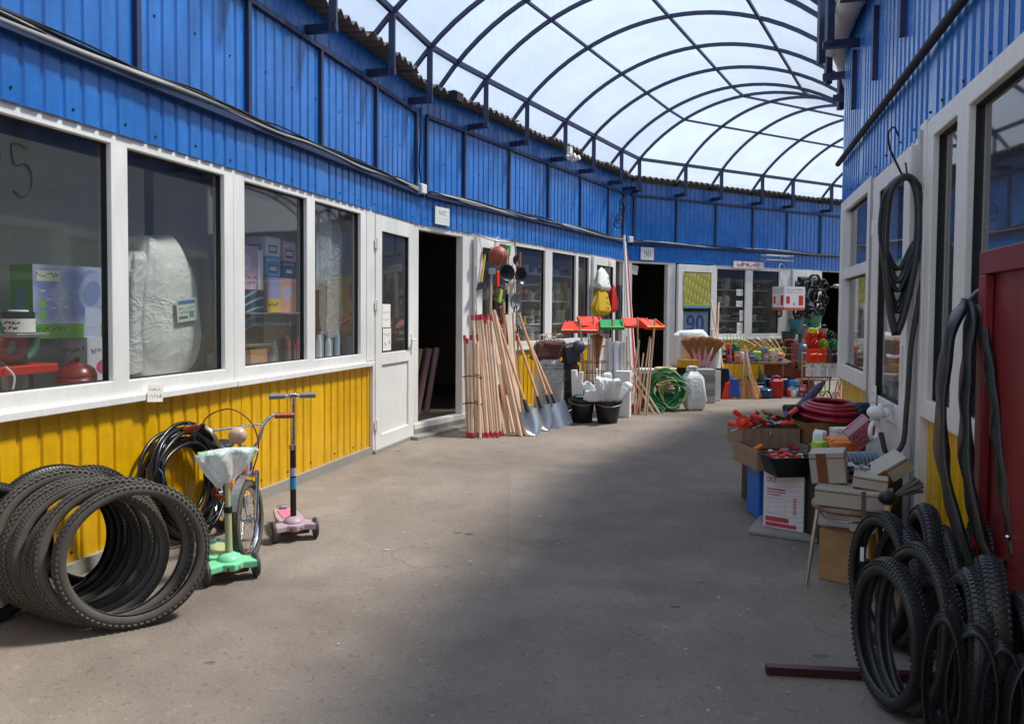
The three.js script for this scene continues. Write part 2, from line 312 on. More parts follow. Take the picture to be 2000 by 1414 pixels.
function signRails(b, posts, x0, x1, o = {}) {                     // the painted steel frame that stands off the blue cladding
  const yl = 2.69, yt = 3.56, z = 0.075;
  mesh('lower_rail', [span(x0, x1, yl - 0.022, yl + 0.022, z - 0.02, z + 0.02), span(x0, x1, yl - 0.024, yl - 0.02, z - 0.02, z + 0.045)], M.navy, b);
  mesh('upper_rail', span(x0, x1, yt - 0.02, yt + 0.02, z - 0.02, z + 0.02), M.navy, b);
  for (const x of posts) mesh('upright', [span(x - 0.018, x + 0.018, yl + 0.022, yt - 0.02, z - 0.018, z + 0.018), span(x - 0.012, x + 0.012, 3.0, 3.02, 0.0, z - 0.018)], M.navy, b);
}
function bracketArms(b, xs, o = {}) {
  for (const x of xs) mesh('wall_bracket', [span(x - 0.03, x + 0.03, 3.6, 3.66, 0.03, 0.33), span(x - 0.03, x + 0.03, 3.45, 3.9, 0.012, 0.045)], M.navy, b);
}
function buildingAt(F, label) { const b = thing('shop_building', label, 'building', F.o, F.turn, 'shop buildings along the covered passage'); return b; }

// ---- outer ring, near shop (yellow base, four windows, closed glazed door)
const B1 = buildingAt(F1, 'blue and yellow shop front with four white windows behind the tyres');
{
  const b = B1, X0 = -9.6, X1 = 1.1;
  mesh('plinth', [span(X0, 0.06, -0.05, 0.075, -0.3, 0.045), span(0.06, X1, -0.05, 0.03, -0.3, 0.075)], M.concrete, b);
  cladding(b, M.yellow, X0, 0.05, 0.075, 0.862, 0.012, { screws: [0.13] });
  mesh('backing_wall', [span(X0, 0.05, 0, 0.86, -0.1, -0.012), span(X0, X1, 2.43, 3.8, -0.1, -0.012)], M.inner, b);
  mesh('window_sill', [rspan(-9.6, -5.0, 0.868, 0.91, -0.03, 0.075, 0.006), rspan(-4.99, -2.17, 0.868, 0.91, -0.03, 0.075, 0.006), rspan(-2.16, 0.05, 0.866, 0.908, -0.03, 0.072, 0.006)], M.white, b);
  windowUnit(b, -9.6, -5.05, 0.91, 2.42, [[-9.5, -7.5, 1.0, 2.31], [-7.3, -5.15, 1.0, 2.31]]);
  windowUnit(b, -5.0, -2.17, 0.911, 2.42, [[-4.9, -3.265, 0.995, 2.306], [-3.15, -2.262, 0.99, 2.306]]);
  windowUnit(b, -2.16, -0.09, 0.909, 2.42, [[-2.04, -1.178, 0.992, 2.306], [-1.056, -0.2, 0.986, 2.306]]);
  mesh('frame_post', [rspan(-0.085, 0.09, 0.915, 2.4, -0.05, 0.05, 0.006), rspan(0.056, 0.09, 0.035, 0.915, -0.05, 0.05, 0.005)], M.white, b);
  doorLeaf(b, 0.1, 1.07, 0.035, 2.33, 0.235, 0.93, 0.975, 2.19, { z: 0.0, handle: [1.0, 1.05, -1], hinges: [[0.1, 2.05], [0.1, 1.45], [0.1, 0.28]] });
  mesh('door_frame', rspan(0.095, 1.1, 2.335, 2.4, -0.05, 0.045, 0.006), M.white, b);
  cladding(b, M.blue, X0, X1, 2.36, 3.86, 0.06, { screws: [2.42, 3.12] });
  signRails(b, [-7.4, -6.3, -5.2, -4.15, -3.1, -2.03, -1.01, 0.06, 1.075], X0, 1.09);
  bracketArms(b, [-9.2, -8.2, -7.2, -6.2, -5.2, -4.2, -3.2, -2.2, -1.22, -0.08, 0.9]);
  roofSheets(b, X0, X1 + 0.05);
  room(b, X0, X1, { walls: [X0, -5.02, -0.02, X1 - 0.05] });
}
// ---- outer ring, middle shop (open doorway, tool handles, bags)
const B2 = buildingAt(F2, 'shop front with open dark doorway behind the wooden tool handles');
{
  const b = B2, X1 = 6.5;
  mesh('plinth', [span(-0.02, 1.15, -0.05, 0.085, -0.3, 0.06), span(-0.12, 1.22, -0.05, 0.035, 0.06, 0.2), span(1.15, X1, -0.05, 0.07, -0.3, 0.045)], M.concrete, b);
  mesh('doorway_frame', [rspan(0.0, 0.1, 0.09, 2.4, -0.05, 0.045, 0.006), rspan(1.0, 1.2, 0.09, 2.4, -0.05, 0.045, 0.006), rspan(0.1, 1.0, 2.3, 2.4, -0.05, 0.043, 0.006), rspan(0.02, 1.18, 0.086, 0.15, -0.06, 0.055, 0.006)], M.white, b);
  const lf = doorLeaf(b, 1.22, 2.14, 0.1, 2.32, 1.34, 2.02, 0.95, 2.2, { z: 0.06, hinges: [[1.2, 2.0], [1.2, 1.45], [1.2, 0.4]] });
  mesh('backing_wall', [span(1.2, 4.92, 0, 0.86, -0.1, -0.012), span(0, X1, 2.43, 3.8, -0.1, -0.012)], M.inner, b);
  cladding(b, M.yellow, 1.2, 4.92, 0.07, 0.862, 0.012);
  mesh('window_sill', rspan(1.21, 4.92, 0.866, 0.908, -0.03, 0.05, 0.006), M.white, b);
  windowUnit(b, 1.205, 3.34, 0.911, 2.42, [[1.32, 2.2, 0.985, 2.3], [2.34, 3.245, 0.985, 2.3]]);
  windowUnit(b, 3.35, 4.92, 0.911, 2.42, [[3.47, 4.33, 0.985, 2.3], [4.42, 4.86, 0.985, 2.3]]);
  doorLeaf(b, 4.95, 5.93, 0.09, 2.32, 5.07, 5.82, 0.95, 2.2, { z: 0.03, hinges: [[4.95, 1.9], [4.95, 1.3]] });
  mesh('doorway_frame', [rspan(5.94, 6.02, 0.09, 2.4, -0.05, 0.045, 0.006), rspan(6.44, 6.52, 0.09, 2.4, -0.05, 0.04, 0.006), rspan(4.93, 6.44, 2.325, 2.4, -0.05, 0.042, 0.006)], M.white, b);
  cladding(b, M.blue, 0.02, X1, 2.36, 3.84, 0.06, { screws: [2.42, 3.1] });
  signRails(b, [0.2, 0.98, 2.08, 3.25, 4.4, 5.58, 6.3], 0.2, 6.4);
  bracketArms(b, [1.1, 2.15, 3.34, 4.39, 5.6, 6.3]);
  roofSheets(b, -0.1, X1 - 0.05);
  room(b, 0.05, X1, { walls: [0.03, 4.94, X1 - 0.05] });
}
// ---- outer ring, far shop with number 90
const B3 = buildingAt(F3, 'far shop front with number 90 door and poster on its glass');
{
  const b = B3, X1 = 10.5;
  mesh('plinth', span(0, X1, -0.05, 0.07, -0.3, 0.05), M.concrete, b);
  mesh('doorway_frame', [rspan(0.02, 0.19, 0.07, 2.4, -0.05, 0.045, 0.006), rspan(1.05, 1.25, 0.07, 2.4, -0.05, 0.045, 0.006), rspan(0.19, 1.05, 2.32, 2.4, -0.05, 0.043, 0.006)], M.white, b);
  doorLeaf(b, 1.27, 2.23, 0.09, 2.33, 1.39, 2.12, 0.95, 2.2, { z: 0.05, handle: [2.17, 1.05, -1] });
  mesh('backing_wall', [span(2.2, 4.2, 0, 0.86, -0.1, -0.012), span(0, X1, 2.43, 3.8, -0.1, -0.012), span(6.3, X1, 0, 2.43, -0.1, -0.012)], M.inner, b);
  cladding(b, M.yellow, 2.24, 4.2, 0.07, 0.862, 0.012);
  mesh('window_sill', rspan(2.24, 4.2, 0.866, 0.908, -0.03, 0.07, 0.006), M.white, b);
  windowUnit(b, 2.245, 4.22, 0.911, 2.42, [[2.33, 3.14, 0.985, 2.29], [3.33, 4.13, 0.985, 2.29]]);
  doorLeaf(b, 4.5, 5.38, 0.09, 2.33, 4.62, 5.27, 0.95, 2.2, { z: 0.03 });
  mesh('doorway_frame', [rspan(4.225, 4.48, 0.07, 2.4, -0.05, 0.045, 0.006), rspan(5.39, 5.47, 0.07, 2.4, -0.05, 0.045, 0.006), rspan(6.2, 6.34, 0.07, 2.4, -0.05, 0.045, 0.006), rspan(4.48, 6.2, 2.335, 2.4, -0.05, 0.042, 0.006)], M.white, b);
  cladding(b, M.yellow, 6.34, X1, 0.07, 2.36, 0.012);
  cladding(b, M.blue, 0.03, X1, 2.36, 3.8, 0.06);
  signRails(b, [0.19, 1.22, 2.24, 3.27, 4.29, 5.34, 6.4, 7.45], 0.12, X1);
  bracketArms(b, [0.18, 1.23, 2.15, 3.28, 4.18, 5.39, 6.4, 7.4]);
  roofSheets(b, 0.05, X1, { y: 3.86 });
  room(b, 0.05, X1, { walls: [0.03, 4.35, X1] });
}
// ---- inner ring, near shop on the shaded side
const C1 = buildingAt(Q1, 'shaded blue shop front with hanging rubber tubes on its door');
{
  const b = C1, X0 = -0.34, X1 = 10.5;
  mesh('plinth', span(X0, X1, -0.05, 0.06, -0.3, 0.03), M.concrete, b);
  cladding(b, M.yellow, X0, 1.14, 0.06, 0.85, 0.012);
  cladding(b, M.yellow, 2.8, X1, 0.06, 0.85, 0.012);
  mesh('backing_wall', [span(X0, 1.14, 0, 0.86, -0.1, -0.012), span(2.8, X1, 0, 0.86, -0.1, -0.012), span(X0, X1, 2.43, 4.0, -0.1, -0.012)], M.inner, b);
  windowUnit(b, X0 - 0.02, 1.16, 0.83, 2.42, [[-0.24, 1.04, 0.95, 1.72], [-0.24, 1.04, 1.8, 2.33]], { mat: M.oldWhite, z: -0.02 });
  mesh('doorway_frame', [rspan(1.165, 1.3, 0.04, 2.4, -0.05, 0.05, 0.006), rspan(1.305, 1.45, 0.04, 2.4, -0.08, 0.02, 0.006), rspan(2.66, 2.8, 0.04, 2.44, -0.05, 0.06, 0.006), rspan(1.45, 2.66, 2.345, 2.4, -0.05, 0.045, 0.006)], M.oldWhite, b);
  for (const g of [span(1.2, 1.235, 0.04, 2.4, 0.051, 0.062), span(2.7, 2.735, 0.04, 2.4, 0.061, 0.075)]) mesh('rail_profile', g, M.galv, b);
  doorLeaf(b, 1.55, 2.6, 0.05, 2.34, 1.68, 2.45, 0.86, 2.23, { z: 0.03, mat: M.oldWhite, handle: [2.52, 1.12, -1], hinges: [[1.55, 2.0], [1.55, 0.5]] });
  windowUnit(b, 2.81, X1, 0.86, 2.42, [[2.92, 3.36, 0.95, 2.33], [3.52, 5.1, 0.95, 2.33], [5.25, 7.6, 0.95, 2.33], [7.75, 10.3, 0.95, 2.33]], { mat: M.oldWhite, z: -0.02 });
  cladding(b, M.blue, X0, X1, 2.385, 4.0, 0.05, { groove: 0.02, wide: 0.03, screws: [2.46], pitch: 0.115 });
  bracketArms(b, [0.45, 1.45, 2.45, 3.45, 4.45, 5.5, 6.5, 7.5, 8.5]);
  for (const x of [0.35, 1.3, 2.2, 3.2, 4.2]) mesh('upright', span(x - 0.022, x + 0.022, 3.05 + 0.1 * Math.sin(x * 7), 3.6, 0.055, 0.09), M.navy, b);
  roofSheets(b, X0 - 0.25, X1, { y: 4.02, z: 0.24 });
  const gut1 = []; for (let k = 0; k < 5; k++) gut1.push(cyl(0.1, 0.1, 1.15, 0.26 + k * 1.16, 3.86, 0.16, 0, 0, Math.PI / 2, 24), cyl(0.107, 0.107, 0.03, 0.84 + k * 1.16, 3.86, 0.16, 0, 0, Math.PI / 2, 24));
  mesh('gutter', gut1, std(lin(0.62, 0.6, 0.57), 0.5, 0, { map: grimeTex }), b);
  mesh('end_wall', [span(X0 - 0.06, X0, 0, 3.98, -3.0, 0.0)], M.blue, b);
  room(b, X0, X1, { walls: [X0 + 0.05, 2.75, X1] });
  const pipe = []; for (let k = 0; k < 1; k++) pipe.push(tube([V(X0 - 0.02, 2.79, 0.09), V(1.2, 2.795, 0.085), V(2.4, 2.785, 0.09), V(4.5, 2.79, 0.088), V(8, 2.79, 0.09)], 0.024, 40));
  const c = mesh('cable_conduit', pipe, M.gasket, b);
}
const C2 = buildingAt(Q2, 'inner shop building round the corner with grey gutter under its eave');
{
  const b = C2, L = 4.72;
  cladding(b, M.blue, 0, L, 2.38, 4.0, 0.04); cladding(b, M.yellow, 0, L, 0.06, 0.86, 0.01);
  mesh('backing_wall', [span(0, L, 0, 4.0, -0.12, -0.012)], M.inner, b); mesh('plinth', span(0, L, -0.05, 0.06, -0.12, 0.03), M.concrete, b);
  windowUnit(b, 0.1, L - 0.1, 0.9, 2.4, [[0.25, 2.2, 1.0, 2.3], [2.4, 4.5, 1.0, 2.3]], { mat: M.oldWhite, z: 0.02 });
  bracketArms(b, [0.3, 1.4, 2.45, 3.5, 4.3]); roofSheets(b, 0, L, { y: 4.02, z: 0.24 });
  const gut = []; for (let k = 0; k < 3; k++) gut.push(cyl(0.105, 0.105, 1.55, 0.9 + k * 1.56, 3.86, 0.16, 0, 0, Math.PI / 2, 24), cyl(0.112, 0.112, 0.03, 1.68 + k * 1.56, 3.86, 0.16, 0, 0, Math.PI / 2, 24));
  mesh('gutter', gut, std(lin(0.62, 0.6, 0.57), 0.5, 0, { map: grimeTex }), b);
}
const C3 = buildingAt(Q3, 'inner shop building at the far bend of the passage');
{
  const b = C3, L = 8.0;
  cladding(b, M.blue, 0, L, 2.38, 4.0, 0.04); cladding(b, M.yellow, 0, L, 0.06, 0.86, 0.01); windowUnit(b, 0.1, L - 0.1, 0.9, 2.37, [[0.3, 2.1, 1, 2.28], [2.3, 4, 1, 2.28], [4.2, 6, 1, 2.28], [6.2, 7.7, 1, 2.28]], { mat: M.oldWhite, z: 0 });
  mesh('backing_wall', span(0, L, 0, 4.0, -0.12, -0.012), M.inner, b); roofSheets(b, 0, L, { y: 4.02, z: 0.24 });
}

const B4 = buildingAt(F4, 'shop building closing the far end of the passage');
{ const b = B4, L = 8; cladding(b, M.blue, 0, L, 2.36, 3.9, 0.04); cladding(b, M.yellow, 0, L, 0, 0.86, 0.01); windowUnit(b, 0.1, L - 0.1, 0.9, 2.35, [[0.3, 2.1, 1, 2.28], [2.3, 4, 1, 2.28], [4.2, 6, 1, 2.28], [6.2, 7.7, 1, 2.28]], { z: 0 }); mesh('backing_wall', span(0, L, 0, 3.9, -0.12, -0.012), M.inner, b); roofSheets(b, 0, L); }

// ---------- arched canopy ----------
{
  const H_RAIL = 4.17, RISE = 0.76, HALF = 1.9;
  const Rc = (HALF * HALF + RISE * RISE) / (2 * RISE);
  // arches: left rail point and right rail point in plan
  const rightOf = (F, s, s0, len, Q, q) => Q.w(len - Math.min(Math.max(s - s0, 0.06), len - 0.06), 0, 0.3);   // inner walls count from their far end
  const arches = [];
  const push = (seg, L, R) => arches.push({ seg, L, R });
  for (const s of [-9.2, -8.2, -7.2, -6.2, -5.2, -4.2, -3.2, -2.2, -1.22, -0.08]) push(0, F1.w(s, 0, 0.3), Q1.w(-(s - 0.546), 0, 0.3));
  push(0, F1.w(0.9, 0, 0.3), Q1.w(0.05, 0, 0.3));
  push(1, F2.w(0.45, 0, 0.3), Q2.w(4.66, 0, 0.3));
  for (const s of [1.1, 2.15, 3.34, 4.39]) push(1, F2.w(s, 0, 0.3), rightOf(F2, s, 0.55, 4.72, Q2));
  push(1, F2.w(5.6, 0, 0.3), Q2.w(0.12, 0, 0.3));
  push(2, F3.w(0.12, 0, 0.3), Q3.w(7.95, 0, 0.3));
  for (const s of [1.23, 2.15, 3.28, 4.18, 5.39, 6.4, 7.4, 8.4, 9.4, 10.3]) push(2, F3.w(s, 0, 0.3), rightOf(F3, s, 1.0, 8.0, Q3));
  const names = ['arched canopy of translucent sheets over the near part of the passage', 'middle stretch of the arched translucent canopy where the passage bends', 'far stretch of the arched canopy over the number 90 shop'];
  const can = names.map(n => thing('arched_canopy', n, 'canopy', V(0, 0, 0), 0, 'canopy stretches over the passage'));
  const sheet = phys(lin(0.88, 0.935, 0.99), 0.42, { transmission: 0.96, thickness: 0, ior: 1.4, map: dataTex(256, (u, v) => { const k = 246 + 8 * (fbm(u * 60, v * 3, 3, 3) - 0.5) + 16 * (fbm(u * 5, v * 5, 5, 4) - 0.5); return [cl(k), cl(k), cl(k)]; }, true, 0.6) });
  const onArch = (a, t, dy = 0) => {                                // t = 0 left foot, 1 right foot; the rails stand at +-HALF
    const c = a.L.clone().add(a.R).multiplyScalar(0.5), d = a.R.clone().sub(a.L), half = d.length() / 2; d.normalize();
    const h = (t * 2 - 1) * (half + 0.36), hh = h * HALF / half;
    return c.addScaledVector(d, h).add(V(0, H_RAIL + RISE - Rc + Math.sqrt(Math.max(Rc * Rc - hh * hh, 0)) + dy, 0));
  };
  const NS = 28;
  arches.forEach((a, i) => {
    const g = []; let p = onArch(a, 0);
    for (let k = 1; k <= NS; k++) { const q = onArch(a, k / NS); g.push(bar(p, q, 0.034, 0.042)); p = q; }
    mesh('arch_rib', g, M.navy, can[a.seg]);
    for (const [pt, nm] of [[a.L, 'post'], [a.R, 'post']]) if (i !== 11) mesh(nm, bar(pt.clone().add(V(0, 3.6, 0)), pt.clone().add(V(0, H_RAIL, 0)), 0.058, 0.058), M.navy, can[a.seg]);
    if (!i) return;
    const b = arches[i - 1], cg = can[a.seg];
    for (const s of ['L', 'R']) mesh('eaves_rail', bar(b[s].clone().add(V(0, H_RAIL + (i > 12 ? 0 : 0.02), 0)), a[s].clone().add(V(0, H_RAIL + (i > 12 ? 0 : 0.02), 0)), 0.044, 0.054), M.navy, cg);
    for (const t of [0.27, 0.5, 0.73]) mesh('purlin', bar(onArch(b, t, -0.01), onArch(a, t, -0.01), 0.03, 0.03), M.navy, cg);
    // translucent sheet between the two ribs
    const pos = [], T1 = 1, n = 28;
    for (let k = 0; k < n; k++) { const t0 = k / n * T1, t1 = (k + 1) / n * T1, A = onArch(b, t0, 0.034), B = onArch(a, t0, 0.034), C = onArch(a, t1, 0.034), D = onArch(b, t1, 0.034); for (const v of [A, B, C, A, C, D]) pos.push(v.x, v.y, v.z); }
    const g2 = new THREE.BufferGeometry(); g2.setAttribute('position', new THREE.Float32BufferAttribute(pos, 3)); g2.computeVertexNormals(); g2.setAttribute('uv', new THREE.Float32BufferAttribute(new Float32Array(pos.length / 3 * 2), 2));
    mesh('roof_panel', g2, sheet, cg);
  });
}

// ---------- bicycle tyres ----------
const ORD0 = ['first', 'second', 'third', 'fourth', 'fifth', 'sixth', 'seventh', 'eighth', 'ninth', 'tenth'];
function tyreGeos(R, r, knob) {
  const prof = [], n = 14; // open horseshoe section, 4 mm thick
  for (let i = 0; i <= n; i++) { const a = -2.35 + 4.7 * i / n; prof.push([R - r + r * Math.cos(a), r * 1.05 * Math.sin(a)]); }
  for (let i = n; i >= 0; i--) { const a = -2.35 + 4.7 * i / n; prof.push([R - r + (r - 0.0045) * Math.cos(a), (r - 0.0045) * 1.05 * Math.sin(a)]); }
  prof.push(prof[0]);
  const body = lathe(prof, 64).rotateX(Math.PI / 2);
  const kn = [], N = Math.round(2 * Math.PI * R / knob.step);
  for (const [ax, off, w, h, l] of knob.rows) for (let i = 0; i < N; i++) {
    const th = (i + off) / N * Math.PI * 2, a = ax, rad = R - r + (r + h * 0.3) * Math.cos(a), z = (r + h * 0.3) * 1.05 * Math.sin(a);
    const g = new THREE.BoxGeometry(l, h, w); g.rotateX(a); // local y points out
    g.applyMatrix4(new THREE.Matrix4().makeRotationZ(th - Math.PI / 2).setPosition(Math.cos(th) * rad, Math.sin(th) * rad, z));
    kn.push(flat(g));
  }
  return [uvMetres(flat(body)), uvMetres(merge(kn))];
}
const KNOBBY = tyreGeos(0.31, 0.029, { step: 0.026, rows: [[0, 0, 0.012, 0.009, 0.014], [0.45, 0.5, 0.009, 0.009, 0.012], [-0.45, 0.5, 0.009, 0.009, 0.012], [0.95, 0, 0.009, 0.009, 0.013], [-0.95, 0, 0.009, 0.009, 0.013]] });
const FINE = tyreGeos(0.306, 0.027, { step: 0.016, rows: [[0.12, 0, 0.009, 0.005, 0.01], [-0.12, 0.5, 0.009, 0.005, 0.01], [0.55, 0.25, 0.008, 0.005, 0.009], [-0.55, 0.75, 0.008, 0.005, 0.009], [1.0, 0.5, 0.006, 0.005, 0.01], [-1.0, 0, 0.006, 0.005, 0.01]] });
function tyre(kind, mat, label, group) {
  const t = thing('bicycle_tyre', label, 'tyre', V(0, 0, 0), 0, group);
  shared('casing', kind[0], mat, t); const k = shared('tread', kind[1], mat, t); k.userData.kind = 'stuff';
  return t;
}
const faceAlong = (o, dir, tilt = 0, roll = 0) => { o.rotation.set(0, 0, 0); o.rotation.order = 'YXZ'; o.rotation.y = Math.atan2(dir.x, dir.z); o.rotation.x = tilt; o.rotation.z = roll; };
{
  const place = [[-1.66, 3.35, 0.55, -0.83, -0.1], [-1.745, 3.365, 0.58, -0.81, -0.12], [-1.835, 3.385, 0.62, -0.78, -0.12], [-1.89, 3.425, 0.66, -0.75, -0.14], [-1.955, 3.455, 0.7, -0.71, -0.15], [-2.01, 3.49, 0.72, -0.69, -0.15], [-2.06, 3.525, 0.75, -0.66, -0.16], [-2.115, 3.555, 0.78, -0.63, -0.17], [-2.165, 3.59, 0.8, -0.6, -0.18], [-2.19, 3.67, 0.83, -0.55, -0.19], [-2.13, 3.85, 0.9, -0.43, -0.2], [-2.33, 3.38, 0.93, -0.36, -0.2]];
  place.forEach(([X, Z, ax, az, tilt], i) => {
    const kind = [0, 1, 4, 6, 10].includes(i) ? KNOBBY : FINE, lab = i === 0 ? 'knobby dusty bicycle tyre at the very front of the leaning row' : i === 10 ? 'bicycle tyre set apart against yellow wall, nearest the black pipe coil' : i === 11 ? 'rearmost bicycle tyre at the wall, cut off by the photo edge' : `${ORD0[i]} bicycle tyre counted from the front of the leaning row`;
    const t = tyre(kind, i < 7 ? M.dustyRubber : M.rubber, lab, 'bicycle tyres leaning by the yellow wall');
    faceAlong(t, V(ax, 0, -az), tilt, i * 1.3);
    const sc = i ? 1 + 0.045 * Math.sin(i * 2.3) : 1, R = (kind === KNOBBY ? 0.315 : 0.309) * sc; t.scale.setScalar(sc); t.position.copy(P(X, R * Math.cos(tilt) + 0.03 * Math.sin(-tilt), Z));
  });
}
// ---------- coil of black hose ----------
function coil(name, label, category, mat, R, r, turns, spreadR, spreadZ, pos, dir, tilt, jit = 0.012, flatten = 1) {
  const pts = [], per = 18, drift = [];
  for (let k = 0; k <= turns * per; k++) {
    const t = k / per, a = t * Math.PI * 2, ph = t * 2.399;
    const rr_ = R + spreadR * Math.cos(ph) + jit * Math.sin(a * 2.3 + t * 5), zz = spreadZ * Math.sin(ph * 1.17) + jit * Math.cos(a * 1.7 + t * 3);
    pts.push(V(Math.cos(a) * rr_, Math.sin(a) * rr_ * flatten, zz));
  }
  const c = thing(name, label, category, pos); faceAlong(c, dir, tilt);
  mesh('hose', tube(pts, r, turns * 40, false, 7), mat, c);
  return c;
}
{
  const c = coil('hose_coil', 'coil of black plastic water pipe leaning on the yellow wall', 'hose', M.blackGloss, 0.285, 0.0125, 13, 0.055, 0.045, P(-1.985, 0.352, 4.66), F1.n, -0.18);
  const tie = []; for (const a of [1.4, 2.9, -0.3]) tie.push(ring(0.075, 0.004, Math.cos(a) * 0.285, Math.sin(a) * 0.285, 0, 0, Math.PI / 2, 0, 20, 6).translate(0, 0, 0));
  mesh('tie', tie, std(0x1f5a8a, 0.5), c);
}
// ---------- three-wheeled scooters ----------
function scooter(label, pos, turn, o) {
  const s = thing('kick_scooter', label, 'scooter', pos, turn, 'scooters beside the yellow wall');   // front looks along +z
  const deck = extrude([[-0.055, -0.3], [0.055, -0.3], [0.075, -0.1], [0.07, 0.02], [0.125, 0.09], [0.11, 0.15], [0.05, 0.13], [0, 0.16], [-0.05, 0.13], [-0.11, 0.15], [-0.125, 0.09], [-0.07, 0.02], [-0.075, -0.1]], 0.022, 0.008).rotateX(Math.PI / 2).translate(0, 0.095, 0);
  const d = mesh('deck', [deck, ball(0.055, 0, 0.1, 0.06, [1.1, 0.75, 1.25]), rod(V(0.06, 0.085, 0.08), V(0.115, 0.06, 0.1), 0.02, 0.014), rod(V(-0.06, 0.085, 0.08), V(-0.115, 0.06, 0.1), 0.02, 0.014)], o.deck, s);
  mesh('grip_pad', rbox(0.095, 0.006, 0.2, 0.002, 0, 0.105, -0.14), o.pad ?? M.black, d);
  mesh('front_badge', rbox(0.07, 0.035, 0.03, 0.01, 0, 0.075, 0.14), std(lin(0.3, 0.015, 0.015), 0.5), d);
  mesh('underside', rbox(0.17, 0.03, 0.08, 0.01, 0, 0.055, 0.09), M.black, d);
  for (const x of [-0.125, 0.125]) { const w = mesh('wheel', lathe([[0.02, -0.013], [0.05, -0.013], [0.061, -0.009], [0.063, 0], [0.061, 0.009], [0.05, 0.013], [0.02, 0.013]], 26).rotateZ(Math.PI / 2).translate(x, 0.063, 0.1), std(lin(0.06, 0.055, 0.05), 0.6), s); mesh('hub', cyl(0.022, 0.022, 0.03, x, 0.063, 0.1, 0, 0, Math.PI / 2), M.greyP, w); }
  mesh('rear_wheel', lathe([[0.01, -0.02], [0.036, -0.02], [0.042, 0], [0.036, 0.02], [0.01, 0.02]], 20).rotateZ(Math.PI / 2).translate(0, 0.042, -0.31), M.black, s);
  mesh('brake', [rbox(0.06, 0.012, 0.1, 0.005, 0, 0.098, -0.315, 0.25), rbox(0.045, 0.018, 0.05, 0.006, 0, 0.115, -0.29)], o.brake ?? M.galv, s);
  const y0 = 0.11, h = o.h, c = mesh('steering_column', rod(V(0, y0, 0.06), V(0, h * o.split, 0.045), 0.0185, 0.0175, 16), o.column, s);
  mesh('base_collar', cyl(0.024, 0.022, 0.035, 0, y0 + 0.01, 0.06), o.collar ?? M.black, c); mesh('clamp', cyl(0.022, 0.022, 0.03, 0, h * o.split, 0.045), o.collar ?? M.black, c);
  mesh('extension_tube', rod(V(0, h * o.split, 0.045), V(0, h, 0.035), 0.0135, 0.0135, 14), o.upper, s);
  const hb = mesh('handlebar', [rod(V(-o.w / 2, h, 0.035), V(o.w / 2, h, 0.035), 0.011), rbox(0.05, 0.035, 0.035, 0.01, 0, h, 0.035)], o.bar ?? M.steel, s);
  for (const x of [-1, 1]) mesh('grip', rod(V(x * o.w * 0.17, h, 0.035), V(x * o.w * 0.52, h, 0.035), 0.017, 0.018, 12), o.grip, hb);
  if (o.sticker) for (const [y, hh, col] of o.sticker) mesh('sticker', cyl(0.0192, 0.0192, hh, 0, y, 0.06 - 0.015 * (y - y0) / (h * o.split - y0), 0, 0, 0, 18, true), std(col, 0.5), c);
  return s;
}
const sGreen = scooter('mint green scooter with clear plastic bag over its handlebar', P(-1.5, 0, 4.0), 0.62, { deck: std(lin(0.22, 0.68, 0.36), 0.4), column: std(lin(0.42, 0.45, 0.22), 0.45), upper: std(lin(0.42, 0.45, 0.22), 0.45), bar: M.green, grip: std(lin(0.1, 0.5, 0.2), 0.5), h: 0.655, split: 0.55, w: 0.28, pad: std(lin(0.45, 0.5, 0.25), 0.7) });
scooter('black and pink scooter with tall chrome handlebar', P(-1.36, 0, 4.72), 0.46, { deck: std(lin(0.5, 0.36, 0.4), 0.5, 0, { map: clothTex }), column: std(lin(0.02, 0.012, 0.012), 0.35), upper: M.chrome, grip: std(lin(0.2, 0.2, 0.21), 0.35, 0.2), h: 0.875, split: 0.64, w: 0.265, collar: M.steel, pad: M.pink, sticker: [[0.34, 0.07, 0x2f8fc0], [0.41, 0.05, 0xb7a7b3]] });
{ // bag over the green scooter's handlebar: wide above, gathered below
  const pos = [], U = 48, Vn = 14, h = 0.665;
  const at2 = (u, v) => { const a = u / U * Math.PI * 2, k = v / Vn, top = k < 0.12 ? Math.sin(k / 0.12 * Math.PI / 2) : 1, w = (0.165 - 0.125 * Math.pow(Math.max(0, k - 0.12) / 0.88, 1.35)) * top + 0.012 * Math.sin(a * 5 + k * 9) * k * (1 - k), d = (0.05 - 0.012 * k + 0.016 * Math.sin(a * 7 + 4 * k)) * top; return [Math.cos(a) * w + (k > 0.5 ? -0.02 * (k - 0.5) : 0), h + 0.018 - k * 0.175 - 0.035 * k * Math.max(0, -Math.cos(a)), 0.035 + Math.sin(a) * d]; };
  for (let v = 0; v < Vn; v++) for (let u = 0; u < U; u++) { const A = at2(u, v), B = at2(u + 1, v), C = at2(u + 1, v + 1), D = at2(u, v + 1); pos.push(...A, ...B, ...C, ...A, ...C, ...D); }
  const g = new THREE.BufferGeometry(); g.setAttribute('position', new THREE.Float32BufferAttribute(pos, 3)); g.setAttribute('uv', new THREE.Float32BufferAttribute(new Float32Array(pos.length / 3 * 2), 2)); g.computeVertexNormals();
  single('plastic_bag', smoothNormals(g), M.film, 'clear plastic bag pulled over the green scooter handlebar', 'bag', sGreen.position, 0.62);
}
